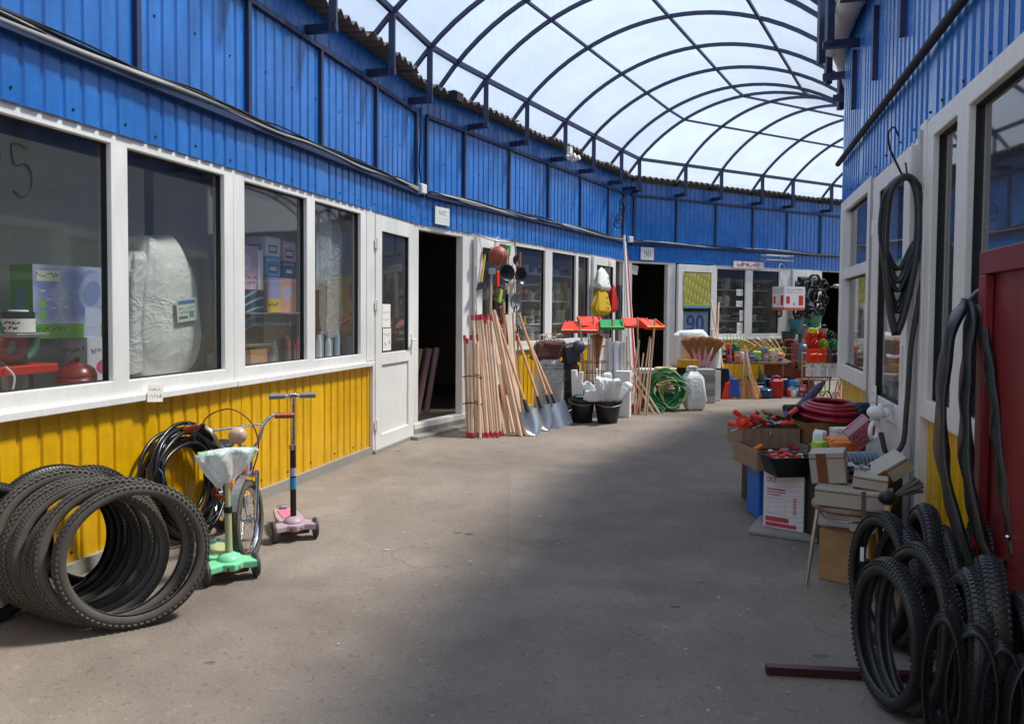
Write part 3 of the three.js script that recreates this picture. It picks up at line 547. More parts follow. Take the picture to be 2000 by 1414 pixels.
// ---------- child's bicycle ----------
{
  const b = thing('child_bicycle', 'red child bicycle with chrome handlebar behind the green scooter', 'bicycle', P(-1.42, 0, 4.28), 0);
  b.rotation.order = 'YXZ'; b.rotation.y = 0.62; b.rotation.z = 0.08; const ST = -0.6, turned = g => { const q = flat(Array.isArray(g) ? merge(g.map(flat)) : g); return q.translate(0, 0, 0.07).rotateY(ST).translate(0, 0, -0.07); };                                      // front wheel looks along +z, leaning to the wall
  const fr = std(lin(0.55, 0.07, 0.02), 0.35), R = 0.222;
  const wt = tyreGeos(R, 0.024, { step: 0.017, rows: [[0.2, 0, 0.01, 0.007, 0.011], [-0.2, 0.5, 0.01, 0.007, 0.011], [0.7, 0.5, 0.008, 0.007, 0.011], [-0.7, 0, 0.008, 0.007, 0.011]] });
  for (const z of [0, -0.74]) {
    const w = new THREE.Group(); w.name = 'wheel'; w.position.set(z ? 0 : 0.07 * Math.sin(ST), R + 0.003, z ? z : -0.07 + 0.07 * Math.cos(ST)); w.rotation.y = Math.PI / 2 + (z ? 0 : ST); b.add(w);
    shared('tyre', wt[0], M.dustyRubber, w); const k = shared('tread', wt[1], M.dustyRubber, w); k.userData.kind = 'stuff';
    mesh('rim', lathe([[0.172, -0.011], [0.184, -0.012], [0.188, -0.008], [0.188, 0.008], [0.184, 0.012], [0.172, 0.011], [0.172, -0.011]], 48).rotateX(Math.PI / 2), M.chrome, w);
    const sp = [cyl(0.016, 0.016, 0.06, 0, 0, 0, Math.PI / 2)]; for (let i = 0; i < 20; i++) { const a = i / 20 * Math.PI * 2, q = a + (i % 2 ? 0.5 : -0.5); sp.push(rod(V(Math.cos(q) * 0.015, Math.sin(q) * 0.015, i % 2 ? 0.02 : -0.02), V(Math.cos(a) * 0.175, Math.sin(a) * 0.175, 0), 0.0014, 0.0014, 4)); }
    const s = mesh('spokes', sp, M.steel, w); s.userData.kind = 'stuff';
  }
  const hd = V(0, 0.53, -0.13), hub = V(0, R, 0);
  mesh('fork', turned([rod(V(0.045, 0.47, -0.1), V(0.045, R, 0), 0.012), rod(V(-0.045, 0.47, -0.1), V(-0.045, R, 0), 0.012), rod(V(-0.05, 0.47, -0.1), V(0.05, 0.47, -0.1), 0.016), rod(V(0, 0.47, -0.1), V(0, 0.6, -0.15), 0.016)]), M.chrome, b);
  const arc = []; for (let i = 0; i < 12; i++) { const a0 = 0.5 + i * 0.13, a1 = a0 + 0.13, q = a => V(0, R + Math.sin(a) * 0.25, Math.cos(a) * 0.25); const p0 = q(a0), p1 = q(a1); arc.push(bar(p0, p1, 0.046, 0.004)); }
  mesh('mudguard', turned(arc), M.galv, b);
  mesh('frame', [rod(hd, V(0, 0.3, -0.36), 0.022), rod(V(0, 0.3, -0.36), V(0, 0.25, -0.42), 0.022), rod(V(0, 0.54, -0.14), V(0, 0.44, -0.5), 0.019), rod(V(0, 0.25, -0.42), V(0, 0.5, -0.53), 0.015), rod(V(0.04, R, -0.74), V(0.02, 0.26, -0.44), 0.01), rod(V(-0.04, R, -0.74), V(-0.02, 0.26, -0.44), 0.01), rod(V(0.04, R, -0.74), V(0.02, 0.45, -0.52), 0.01), rod(V(-0.04, R, -0.74), V(-0.02, 0.45, -0.52), 0.01), cyl(0.022, 0.022, 0.11, 0, 0.52, -0.125, -0.36)], fr, b);
  mesh('saddle', [ball(0.07, 0, 0.57, -0.57, [1, 0.4, 1.5]), rod(V(0, 0.5, -0.53), V(0, 0.56, -0.56), 0.012)], M.black, b);
  mesh('crank', [cyl(0.06, 0.06, 0.006, 0.05, 0.25, -0.42, 0, 0, Math.PI / 2), rod(V(0.06, 0.25, -0.42), V(0.06, 0.14, -0.36), 0.008), rbox(0.08, 0.02, 0.05, 0.006, 0.11, 0.14, -0.36)], M.galv, b);
  const hb = new THREE.Group(); hb.name = 'handlebar'; hb.position.set(0, 0.6, -0.15); hb.rotation.y = ST + 0.1; hb.rotation.z = 0.06; b.add(hb);
  mesh('bar', [tube([V(-0.3, 0.15, -0.05), V(-0.2, 0.17, 0), V(-0.145, 0.13, 0.02), V(-0.1, 0.03, 0.02), V(-0.05, 0.0, 0.01), V(0.05, 0.0, 0.01), V(0.1, 0.03, 0.02), V(0.145, 0.13, 0.02), V(0.2, 0.17, 0), V(0.3, 0.15, -0.05)], 0.0115, 60), rod(V(-0.15, 0.135, 0.02), V(0.15, 0.135, 0.02), 0.007), rbox(0.05, 0.04, 0.06, 0.01, 0, 0, 0)], M.chrome, hb);
  for (const x of [-1, 1]) mesh('grip', rod(V(x * 0.21, 0.168, -0.005), V(x * 0.305, 0.149, -0.052), 0.016, 0.017), std(lin(0.3, 0.04, 0.015), 0.5), hb);
  mesh('brake_lever', [tube([V(-0.2, 0.165, 0.02), V(-0.24, 0.13, 0.05), V(-0.31, 0.1, 0.03)], 0.005, 12), rbox(0.03, 0.03, 0.03, 0.006, -0.19, 0.165, 0.01)], M.black, hb);
  mesh('brake_cable', tube([V(-0.2, 0.16, 0.03), V(-0.13, 0.23, 0.06), V(0.0, 0.25, 0.08), V(0.09, 0.16, 0.07), V(0.11, 0.02, 0.06), V(0.05, -0.14, 0.07)], 0.004, 30), std(lin(0.2, 0.02, 0.015), 0.5), hb);
  const bell = mesh('bell', [ball(0.052, 0.0, 0.09, 0.035, [1, 0.95, 0.9]), rod(V(0, 0.02, 0.02), V(0, 0.06, 0.03), 0.01)], std(lin(0.62, 0.42, 0.3), 0.35, 0, { map: clothTex }), hb);
}
// ---------- paper notes on the near shop ----------
const scrawl = (x, w, h, rows, col = '#333', seedv = 1) => { x.strokeStyle = col; let s = seedv; const r = () => { s = (s * 9301 + 49297) % 233280; return s / 233280; }; for (const [y, hh, lw] of rows) { x.lineWidth = lw; let px = w * 0.1; while (px < w * 0.88) { const cw = hh * (0.35 + 0.4 * r()); x.beginPath(); x.moveTo(px, y + hh * r()); x.lineTo(px + cw * 0.4, y + hh * (r() - 0.1)); x.lineTo(px + cw * 0.8, y + hh * r()); x.stroke(); px += cw * (r() < 0.15 ? 1.9 : 1.05); } } };
const note = (w, h, rows, col, sd, bg = '#ece9df') => printed(print(256, Math.round(256 * h / w), (x, W, H) => { x.fillStyle = bg; x.fillRect(0, 0, W, H); scrawl(x, W, H, rows.map(([y, a, l]) => [y * H, a * H, l]), col, sd); }));
function pinned(name, F, x, y, z, w, h, mat, label, category = 'notice', d = 0.002, tilt = 0) {
  const s = single(name, sheetGeo(w, h, d), mat, label, category, F.w(x, y, z), F.turn, undefined, true); s.rotation.order = 'YXZ'; s.rotation.z = tilt; return s;
}
pinned('paper_notice', F1, 0.385, 1.35, 0.04, 0.2, 0.235, note(0.2, 0.235, [[0.3, 0.12, 5], [0.62, 0.1, 4]], '#555', 3), 'upper white paper note inside the white door glass');
pinned('paper_notice', F1, 0.40, 1.11, 0.04, 0.2, 0.225, note(0.2, 0.225, [[0.18, 0.2, 7], [0.58, 0.24, 8]], '#333', 9), 'lower handwritten paper note inside the white door glass');
pinned('paper_notice', F1, -2.985, 0.905, 0.082, 0.13, 0.1, note(0.13, 0.1, [[0.2, 0.18, 6], [0.58, 0.2, 7]], '#777', 17), 'torn paper price note stuck on the white window sill', 'notice', 0.002, -0.1);
{ const t = mesh('shop_sign', sheetGeo(0.29, 0.2, 0.006), printed(print(320, 220, (x, W, H) => { x.fillStyle = '#dfe0da'; x.fillRect(0, 0, W, H); x.fillStyle = '#7c8480'; x.font = 'bold 84px serif'; x.textAlign = 'center'; x.fillText('№92', W / 2, 100); scrawl(x, W, H, [[136, 12, 3]], '#8b8f8b', 4); scrawl(x, W, H, [[170, 12, 3]], '#c58f86', 6); })), scene, true); t.position.copy(F2.w(0.5, 2.49, 0.085)); t.rotation.y = F2.turn; tag(t, 'small white sign with number 92 over the open doorway', 'sign'); }
{ // 95 drawn on the first window in thin dark line
  const g = new THREE.Group(); g.name = 'painted_number'; scene.add(g); tag(g, 'thin dark outline number 95 on the first window', 'number'); g.position.copy(F1.w(-3.9, 2.05, 0.003)); g.rotation.y = F1.turn;
  const m = std(0x10110f, 0.8); const S = 0.2, n9 = [[-0.05, 0.02], [-0.09, 0.05], [-0.1, 0.1], [-0.07, 0.14], [-0.03, 0.13], [-0.01, 0.09], [-0.02, 0.0], [-0.05, -0.1]], n5 = [[0.145, 0.13], [0.06, 0.135], [0.06, 0.06], [0.07, 0.035], [0.13, 0.05], [0.165, 0.0], [0.15, -0.08], [0.1, -0.11], [0.06, -0.09]];
  mesh('digit', tube(n9.map(p => V(p[0], p[1], 0)), 0.0035, 40, false, 5), m, g); mesh('digit', tube(n5.map(p => V(p[0], p[1], 0)), 0.0035, 50, false, 5), m, g);
}
// ---------- cables along the sign frames ----------
const cableGrey = std(lin(0.36, 0.35, 0.33), 0.6);
function cableRun(F, x0, x1, label, n = 5, y = 2.735, z = 0.085) {
  const t = thing('cable_bundle', label, 'cable', F.o, F.turn, 'cable bundles on the blue walls');
  for (let k = 0; k < n; k++) { const pts = []; for (let x = x0; x <= x1 + 0.01; x += (x1 - x0) / Math.max(6, Math.round((x1 - x0) * 2.2))) pts.push(V(x, y + 0.016 * (k % 3) - 0.012 + 0.016 * Math.sin(x * (2.1 + k * 0.7) + k * 2), z + 0.012 * (k % 2) + 0.01 * Math.sin(x * (1.6 + k) + k))); mesh('cable', tube(pts, k === 0 ? 0.017 : rr(0.006, 0.011), 90, false, 6), k === 0 || k === 3 ? cableGrey : M.gasket, t); }
  return t;
}
cableRun(F1, -9, 1.08, 'grey and black cables lying along the near sign frame', 6);
cableRun(F2, 0.24, 6.3, 'black cables lying along the middle sign frame', 4, 2.725);
cableRun(F3, 0.15, 8.5, 'black cable lying along the far sign frame', 2, 2.72);
function junction(F, x, y, label) { const t = thing('junction_box', label, 'junction box', F.w(x, y, 0.09), F.turn, 'junction boxes on the sign frames'); mesh('case', rbox(0.105, 0.11, 0.06, 0.008), M.white, t); mesh('lid', rbox(0.09, 0.095, 0.01, 0.004, 0, 0, 0.034), M.white, t); mesh('gland', [cyl(0.014, 0.014, 0.03, -0.02, -0.068, 0), cyl(0.014, 0.014, 0.03, 0.025, -0.068, 0)], M.gasket, t); mesh('drop_cable', tube([V(-0.02, -0.08, 0), V(-0.01, -0.12, 0.01), V(0.03, -0.11, 0), V(0.025, -0.08, 0)], 0.006, 16), M.gasket, t); return t; }
junction(F2, 0.09, 2.74, 'white junction box above the door of the near shop'); junction(F3, 0.1, 2.74, 'white junction box beside the 90 sign');
single('feed_cable', tube([F2.w(0.06, 3.62, 0.08), F2.w(0.05, 3.3, 0.1), F2.w(0.0, 3.0, 0.12), F2.w(0.07, 2.8, 0.1)], 0.009, 30), M.gasket, 'black cable dropping from the eave to the junction box', 'cable');
single('floodlight', [rbox(0.16, 0.13, 0.09, 0.01, 0, 0, 0.02), rbox(0.13, 0.1, 0.02, 0.004, 0, 0, 0.075), bar(V(0, -0.02, -0.12), V(0, 0, 0), 0.03, 0.012)], M.gasket, 'small dark floodlight under the corrugated eave', 'floodlight', F2.w(0.25, 3.73, 0.4), F2.turn);
{ const t = thing('security_camera', 'white security camera on the canopy post', 'camera', F2.w(3.34, 3.66, 0.37), F2.turn); mesh('mount', rbox(0.09, 0.1, 0.06, 0.01, 0, 0.08, 0), M.white, t); for (const [x, a] of [[-0.07, 0.6], [0.08, -0.5]]) mesh('camera_body', [cyl(0.032, 0.036, 0.13, x, -0.03, 0.06, 1.3, a, 0), ball(0.03, x, -0.02, 0)], M.oldWhite, t); }

// ---------- wooden handles, stakes and shovels at the open doorway ----------
const PV = (a, i = 0) => P(a[i], a[i + 1], a[i + 2]);
const bundleA = [[-0.49, 0, 8.51, -0.55, 1.14, 8.81], [-0.46, 0, 8.49, -0.51, 1.13, 8.79], [-0.43, 0, 8.46, -0.48, 1.17, 8.76], [-0.41, 0, 8.54, -0.45, 1.07, 8.84], [-0.37, 0, 8.51, -0.42, 1.11, 8.81], [-0.34, 0, 8.41, -0.38, 1.10, 8.71]];
const bundleB = [[-0.31, 0, 8.48, -0.44, 1.34, 8.82], [-0.29, 0, 8.59, -0.42, 1.33, 8.93], [-0.26, 0, 8.48, -0.39, 1.35, 8.82], [-0.23, 0, 8.59, -0.37, 1.34, 8.93], [-0.20, 0, 8.49, -0.34, 1.35, 8.83], [-0.18, 0, 8.59, -0.31, 1.32, 8.93], [-0.15, 0, 8.49, -0.28, 1.35, 8.83], [-0.12, 0, 8.60, -0.26, 1.32, 8.94]];
const stakes = [[0.03, 0, 8.82, -0.31, 1.34, 9.24], [0.07, 0, 8.68, -0.26, 1.42, 9.10], [0.11, 0, 8.57, -0.21, 1.39, 8.99], [0.15, 0, 8.68, -0.15, 1.21, 9.10], [-0.05, 0, 9.13, -0.24, 0.59, 9.55], [0.00, 0, 8.97, -0.20, 0.51, 9.39], [-0.10, 0, 9.21, -0.27, 0.81, 9.63]];
const shovels = [[0.28, 0.01, 8.62, -0.22, 1.42, 9.12], [0.44, 0.01, 9.00, 0.02, 1.24, 9.50], [0.56, 0.01, 9.16, 0.09, 1.36, 9.66], [0.66, 0.01, 9.37, 0.14, 1.20, 9.87]];
const ORD = ['first', 'second', 'third', 'fourth', 'fifth', 'sixth', 'seventh', 'eighth', 'ninth', 'tenth', 'eleventh', 'twelfth'];
const redTip = std(lin(0.5, 0.03, 0.05), 0.5);
const stickWoods = [lin(0.97, 0.92, 0.88), lin(1, 1, 1), lin(0.76, 0.66, 0.6), lin(0.88, 0.8, 0.75), lin(1, 0.92, 0.9), lin(0.66, 0.54, 0.46)].map(c => std(c, 0.62, 0, { map: woodTex }));
function handleStick(name, a, r, label, group, tips, mat) {
  const p = PV(a), q = PV(a, 3).add(V(rr(-0.018, 0.018), rr(-0.05, 0.03), rr(-0.02, 0.02))), d = q.clone().sub(p).normalize(); p.y += 0.004; r *= rr(0.86, 1.14);
  const t = thing(name, label, 'wooden pole', p, 0, group), L = q.clone().sub(p);
  mesh('shaft', rod(V(0, 0, 0), L, r, r * 0.92, 10), mat ?? pick(stickWoods), t);
  if (tips) { mesh('red_tip', rod(L.clone().addScaledVector(d, -0.06), L.clone().addScaledVector(d, 0.004), r * 1.1, r * 1.1, 10), redTip, t); mesh('red_tip', rod(d.clone().multiplyScalar(-0.002), d.clone().multiplyScalar(0.05), r * 1.12, r * 1.12, 10), redTip, t); }
  return t;
}
bundleA.forEach((a, i) => handleStick('wooden_pole', a, 0.0165, `${ORD[i]} handle counted from the doorway in the short tied bundle`, 'wooden tool handles by the doorway', i < 3 || i === 4));
bundleB.forEach((a, i) => handleStick('wooden_pole', a, 0.0175, `${ORD[i]} red tipped handle in the taller bundle, counted from the doorway`, 'wooden tool handles by the doorway', true));
stakes.forEach((a, i) => handleStick('wooden_stake', a, i < 4 ? 0.021 : 0.015, i < 4 ? `${ORD[i]} long plain wooden pole leaning before the shovels, no red tip` : `${ORD[i - 4]} short wooden stick leaning low behind the long poles`, 'plain poles by the shovels', false));
[[-0.02, 8.8, -0.24, 1.28, 9.2, 0.055], [0.0, 8.95, -0.16, 1.05, 9.3, 0.06], [-0.07, 8.66, -0.33, 1.1, 9.0, 0.045], [0.12, 8.9, -0.06, 1.36, 9.35, 0.05], [-0.04, 8.72, -0.14, 0.78, 8.98, 0.06]].forEach(([X, Z, x2, y2, z2, w], i) => { const q = V(x2 - X, y2, -(z2 - Z)); single('wooden_plank', bar(V(0, 0.01, 0), q, w, 0.016), stickWoods[(i * 2 + 1) % 6], `${ORD[i]} flat wooden plank leaning among the poles, counted from the shovels`, 'plank', P(X, 0.004, Z), 0, 'flat planks among the poles'); });
for (const [y, k] of [[0.66, 0], [0.36, 2]]) single('binding_wire', [tube([P(-0.55, y, 8.62), P(-0.47, y + 0.02, 8.55), P(-0.38, y + 0.01, 8.54), P(-0.335, y - 0.01, 8.56), P(-0.36, y + 0.03, 8.52), P(-0.42, y + 0.04, 8.52)], 0.006, 30)], M.black, k ? 'lower dark wire tied round the short bundle of handles' : 'upper dark wire tied round the short bundle of handles', 'wire');
const bladeMats = [std(lin(0.62, 0.63, 0.65), 0.28, 0.9), std(lin(0.4, 0.41, 0.43), 0.35, 0.9), std(lin(0.5, 0.5, 0.53), 0.32, 0.9), std(lin(0.3, 0.32, 0.36), 0.4, 0.85)];
function shovel(a, kind, label) {
  const p = PV(a), q = PV(a, 3), t = thing('shovel', label, 'shovel', p, 0, 'shovels leaning on the window'), ax = q.clone().sub(p), len = ax.length(); ax.normalize();
  const root = new THREE.Matrix4(), zf = V(0.25, 0, 1).addScaledVector(ax, -V(0.25, 0, 1).dot(ax)).normalize(), xf = V().crossVectors(ax, zf); root.makeBasis(xf, ax, zf);
  const pos = [], U = 12, W = 14, hl = 0.3, hw = kind ? 0.12 : 0.11;
  const f = (u, v) => { const s = u / U, k = v / W * 2 - 1; const w = kind ? hw * (0.9 + 0.1 * s) : hw * (s < 0.5 ? Math.sqrt(Math.max(0.02, 1 - Math.pow(1 - s * 2, 2.2))) : 1); return [k * w, s * hl, 0.03 * k * k - 0.02 + (kind ? 0.012 * s : 0.03 * s * s)]; };
  for (let u = 0; u < U; u++) for (let v = 0; v < W; v++) { const A = f(u, v), B = f(u + 1, v), C = f(u + 1, v + 1), D = f(u, v + 1); pos.push(...A, ...D, ...C, ...A, ...C, ...B); const z = p => [p[0], p[1], p[2] - 0.003]; pos.push(...z(A), ...z(C), ...z(D), ...z(A), ...z(B), ...z(C)); }
  const g = new THREE.BufferGeometry(); g.setAttribute('position', new THREE.Float32BufferAttribute(pos, 3)); g.setAttribute('uv', new THREE.Float32BufferAttribute(new Float32Array(pos.length / 3 * 2), 2)); g.computeVertexNormals(); g.applyMatrix4(root);
  mesh('blade', g, bladeMats[shovels.indexOf(a)], t);
  mesh('socket', rod(ax.clone().multiplyScalar(0.28), ax.clone().multiplyScalar(0.43), 0.03, 0.021, 12), M.black, t);
  mesh('handle', rod(ax.clone().multiplyScalar(0.42), ax.clone().multiplyScalar(len), 0.018, 0.017, 10), std(lin(0.78, 0.56, 0.38), 0.6, 0, { map: woodTex }), t);
}
shovels.forEach((a, i) => shovel(a, i > 1, ['bright rounded shovel nearest the wooden poles', 'second shovel from the wooden poles, greyer blade', 'third shovel from the poles, square steel blade', 'shovel nearest the black tub, dull square blade'][i]));
for (const [i, a] of [[0, [-0.05, 0.9, 9.3, -0.1, 1.55, 9.42]], [1, [0.01, 0.21, 9.3, -0.1, 1.3, 9.42]], [2, [0.08, 0.21, 9.3, 0.02, 1.39, 9.42]], [3, [0.14, 0.21, 9.32, 0.06, 1.14, 9.44]]]) { const t = handleStick('rake_stick', [a[0], 0, a[2] - 0.02, a[3], a[4], a[5]], 0.015, `${ORD[i]} thin handle standing behind the shovels at the window`, 'thin handles behind the shovels', i === 3); if (i) { const h = PV([a[3], a[4], a[5]]).sub(t.position); mesh('hook', tube([h, h.clone().add(V(0.01, 0.07, 0.02)), h.clone().add(V(0.03, 0.08, 0.05)), h.clone().add(V(0.035, 0.03, 0.06))], 0.009, 14), M.black, t); } }
single('work_vest', [rbox(0.1, 0.4, 0.078, 0.035, 0, 0.36, 0, 0.1, 0, 0.1), ball(0.07, 0.02, 0.5, 0.02, [0.7, 1.4, 0.6])], std(lin(0.85, 0.09, 0.02), 0.6), 'bright orange plastic item standing behind the poles', 'plastic item', P(-0.1, 0, 8.98));

// ---------- goods hung on the open door leaf ----------
{
  const w = (x, y, z = 0.16) => F2.w(x, y, z);
  { const t = thing('rubber_ball', 'red brown rubber ball hanging in a net on the open door', 'ball', w(1.52, 2.1, 0.24)); mesh('ball', ball(0.125, 0, 0, 0, 1, 24), std(lin(0.32, 0.07, 0.035), 0.5), t); mesh('net', [tube([V(0, 0.12, 0), V(-0.03, 0.2, -0.02), V(0, 0.25, -0.08)], 0.004, 10), ring(0.126, 0.002, 0, 0, 0, 0, 0.5, 0, 30, 5), ring(0.126, 0.002, 0, 0, 0, 0, 2.1, 0, 30, 5)], M.white, t); }
  { const t = thing('axe', 'small axe with yellow handle hanging beside the ball', 'axe', w(1.3, 1.75), F2.turn); mesh('handle', rod(V(-0.06, -0.02, 0), V(0.04, 0.38, 0), 0.014, 0.013), M.yellowP, t); mesh('head', extrude([[-0.13, -0.06], [0.02, -0.03], [0.02, 0.04], [-0.05, 0.04]], 0.022, 0.003).translate(-0.03, -0.03, -0.011), M.black, t); mesh('top_grip', rod(V(0.03, 0.36, 0), V(0.045, 0.44, 0), 0.022), M.black, t); }
  { const t = thing('hatchet', 'wooden handled hatchet hanging on the open door under the ball', 'axe', w(1.47, 1.55), F2.turn); mesh('handle', rod(V(0, -0.25, 0), V(0.02, 0.4, 0), 0.016, 0.014), M.wood, t); mesh('head', rbox(0.15, 0.08, 0.025, 0.006, 0.02, 0.36, 0.01), M.steel, t); }
  [[1.78, 1.9, 0.11, 'dark round scoop hanging below the ball'], [2.14, 1.88, 0.115, 'black round pan hanging at the window edge'], [2.0, 1.53, 0.12, 'grey round scoop hanging lowest on the door'], [2.02, 2.08, 0.08, 'small brown scoop hanging above the black pan']].forEach(([x, y, r, l], i) => {
    const t = thing('metal_scoop', l, 'scoop', w(x, y, 0.22), F2.turn - 0.5 + i * 0.25, 'scoops hung on the door'); mesh('bowl', lathe([[0.001, -0.035], [r * 0.5, -0.03], [r * 0.85, -0.008], [r, 0.02], [r * 0.97, 0.02], [r * 0.82, -0.004], [r * 0.48, -0.024], [0.001, -0.029]], 26).rotateX(Math.PI / 2), [M.black, M.blackGloss, M.greyP, M.brown][i], t); mesh('handle', rod(V(0, r * 0.9, 0), V(0.03, r + 0.2, -0.03), 0.011), i % 2 ? M.woodOld : M.wood, t);
  });
  const cols = [M.paper, M.brown, M.green, M.orangeRed, M.galv, M.wood, M.lime, M.black];
  [[1.6, 2.24, 0.1, 0.12], [1.75, 2.22, 0.14, 0.1], [1.9, 2.2, 0.09, 0.13], [1.63, 1.82, 0.06, 0.2], [1.86, 1.72, 0.1, 0.09], [1.9, 1.68, 0.05, 0.1], [1.7, 1.6, 0.06, 0.18], [1.57, 1.45, 0.05, 0.24], [2.05, 1.72, 0.05, 0.16], [1.72, 1.4, 0.09, 0.14]].forEach(([x, y, a, b], i) => single('packet', rbox(a, b, 0.03, 0.01, 0, 0, 0, 0.06, 0, 0.3 * Math.sin(i * 3)), cols[i % cols.length], `${['white', 'brown', 'green', 'orange', 'silver', 'tan', 'lime', 'black', 'pale', 'dark'][i]} packet, number ${i + 1} from the top among goods hung on the door`, 'packet', w(x, y, 0.17), F2.turn, 'small packets hung on the open door'));
  single('hanging_wire', tube([w(1.2, 2.34, 0.1), w(1.5, 2.28, 0.22), w(1.9, 2.3, 0.2), w(2.25, 2.35, 0.1)], 0.005, 24), M.black, 'dark wire strung across the top of the open door', 'wire');
}
// ---------- sacks, tubs and buckets ----------
function blobBag(w, h, d, o = {}) {                                 // a filled sack: rounded box pushed about by folds
  const g = new RoundedBoxGeometry(1, 1, 1, o.seg ?? 12, 0.24), p = g.attributes.position, s = o.seed ?? 1;
  for (let i = 0; i < p.count; i++) {
    let x = p.getX(i), y = p.getY(i), z = p.getZ(i); const t = y + 0.5, pinch = o.pinch ? 1 - o.pinch * Math.pow(Math.max(0, (t - (o.neck ?? 0.72)) / (1 - (o.neck ?? 0.72))), 1.4) : 1, a = Math.atan2(z, x);
    const f = 1 + (o.fold ?? 0.05) * (Math.sin(a * 7 + s + y * 3) * 0.6 + Math.sin(a * 13 + y * 9 + s * 3) * 0.4) + 0.05 * Math.sin(y * 11 + s * 5 + a * 2) - (o.fold ?? 0.05) * 0.5 * Math.abs(Math.sin(y * 17 + a * 3.1 + s * 2 + 2 * Math.sin(a * 4 + s))) + (o.fold ?? 0.05) * 0.4 * Math.abs(Math.sin(a * 5.3 - y * 12 + s));
    p.setXYZ(i, x * w * f * pinch + (o.lean ?? 0) * t, t * h + (o.fold ?? 0.05) * 0.25 * h * Math.sin(a * 5 + s), z * d * f * pinch);
  }
  const q = flat(g); q.computeVertexNormals(); return smoothNormals(q);
}
function smoothNormals(g) { // average normals over coincident corners
  const p = g.attributes.position, n = g.attributes.normal, m = new Map(), key = i => `${Math.round(p.getX(i) * 5e3)},${Math.round(p.getY(i) * 5e3)},${Math.round(p.getZ(i) * 5e3)}`;
  for (let i = 0; i < p.count; i++) { const k = key(i), v = m.get(k) ?? V(0, 0, 0); v.add(V().fromBufferAttribute(n, i)); m.set(k, v); }
  for (let i = 0; i < p.count; i++) { const v = m.get(key(i)).clone().normalize(); n.setXYZ(i, v.x, v.y, v.z); }
  return g;
}
const silver = std(lin(0.5, 0.5, 0.49), 0.45, 0.35, { bumpMap: creaseTex, bumpScale: 0.014 });
{ const t = thing('silver_sack', 'tall grey silver sack with dark lettering behind the shovels', 'sack', P(0.5, 0, 10.2), 0.2); mesh('body', blobBag(0.36, 0.78, 0.3, { seed: 2, fold: 0.04 }), silver, t); const l = mesh('printed_band', sheetGeo(0.3, 0.07, 0.004), printed(print(256, 60, (x, W, H) => { x.fillStyle = '#9a9a97'; x.fillRect(0, 0, W, H); scrawl(x, W, H, [[12, 34, 8]], '#35342f', 5); })), t, true); l.position.set(0.0, 0.7, 0.165); l.rotation.x = -0.1; }
single('brown_bag', [blobBag(0.42, 0.26, 0.28, { seed: 5, fold: 0.1, lean: 0.12 })], std(lin(0.14, 0.055, 0.035), 0.75, 0, { map: clothTex, bumpMap: softBump, bumpScale: 0.03 }), 'brown mesh bag lying on top of the silver sack', 'bag', P(0.42, 0.765, 10.2), 0.2);
single('wire_bundle', [0, 1, 2, 3, 4].map(i => tube([P(0.3 + i * 0.05, 0.86, 10.12), P(0.34 + i * 0.06, 1.06 + 0.03 * (i % 3), 10.1), P(0.42 + i * 0.06, 1.1 - 0.04 * (i % 2), 10.15), P(0.5 + i * 0.04, 0.9, 10.2)], 0.005, 20)), M.galv, 'thin bent wires rising over the brown bag', 'wire');
single('dark_parcel', [rbox(0.2, 0.24, 0.2, 0.03, 0, 0.12, 0, 0.1, 0.4, 0.2), ball(0.09, 0.1, 0.2, 0.05)], std(lin(0.04, 0.045, 0.06), 0.5, 0, { bumpMap: softBump, bumpScale: 0.03 }), 'dark wrapped parcel beside the brown bag', 'parcel', P(0.78, 0.74, 10.2));
single('bin_bag', [blobBag(0.26, 0.76, 0.26, { seed: 9, fold: 0.12 })], std(lin(0.02, 0.014, 0.014), 0.35, 0, { bumpMap: softBump, bumpScale: 0.04 }), 'tall black plastic bag between silver sack and white roll', 'bag', P(0.76, 0, 10.25));
function bucket(label, pos, r0, r1, h, mat, handle = true, turn = 0) {
  const t = thing('bucket', label, 'bucket', pos, turn, 'black tubs and buckets on the asphalt');
  mesh('tub', lathe([[0.001, 0.003], [r0, 0.003], [r1 * 0.985, h - 0.03], [r1 * 1.06, h - 0.03], [r1 * 1.06, h], [r1, h], [r1 * 0.98, h - 0.012], [r0 * 0.96, 0.015], [0.001, 0.015]], 36), mat, t);
  mesh('rim_band', lathe([[r1 * 1.0, h - 0.055], [r1 * 1.03, h - 0.052], [r1 * 1.03, h - 0.04], [r1 * 1.0, h - 0.037]], 36), mat, t);
  if (handle) mesh('handle', tube(Array.from({ length: 9 }, (_, i) => { const a = i / 8 * Math.PI; return V(Math.cos(a) * r1 * 1.07, h - 0.02 - Math.sin(a) * 0.05, Math.sin(a) * r1 * 1.05); }), 0.004, 24), M.galv, t);
  return t;
}
const tubBlack = std(lin(0.016, 0.016, 0.018), 0.4);
bucket('low black tub beside the shovel blades', P(0.61, 0, 9.68), 0.115, 0.15, 0.22, tubBlack);
bucket('middle black bucket with dark green bag in it', P(0.9, 0, 9.78), 0.135, 0.165, 0.3, tubBlack);
bucket('black bucket with white plastic bags in it', P(1.225, 0, 9.74), 0.125, 0.175, 0.29, tubBlack);
single('green_bag', blobBag(0.24, 0.12, 0.22, { seed: 3, fold: 0.12 }), std(lin(0.01, 0.05, 0.035), 0.5), 'dark green plastic bag inside the middle bucket', 'bag', P(0.9, 0.23, 9.78));
const whiteFilm = phys(lin(0.86, 0.86, 0.87), 0.5, { transmission: 0.25, thickness: 0, bumpMap: creaseTex, bumpScale: 0.014 });
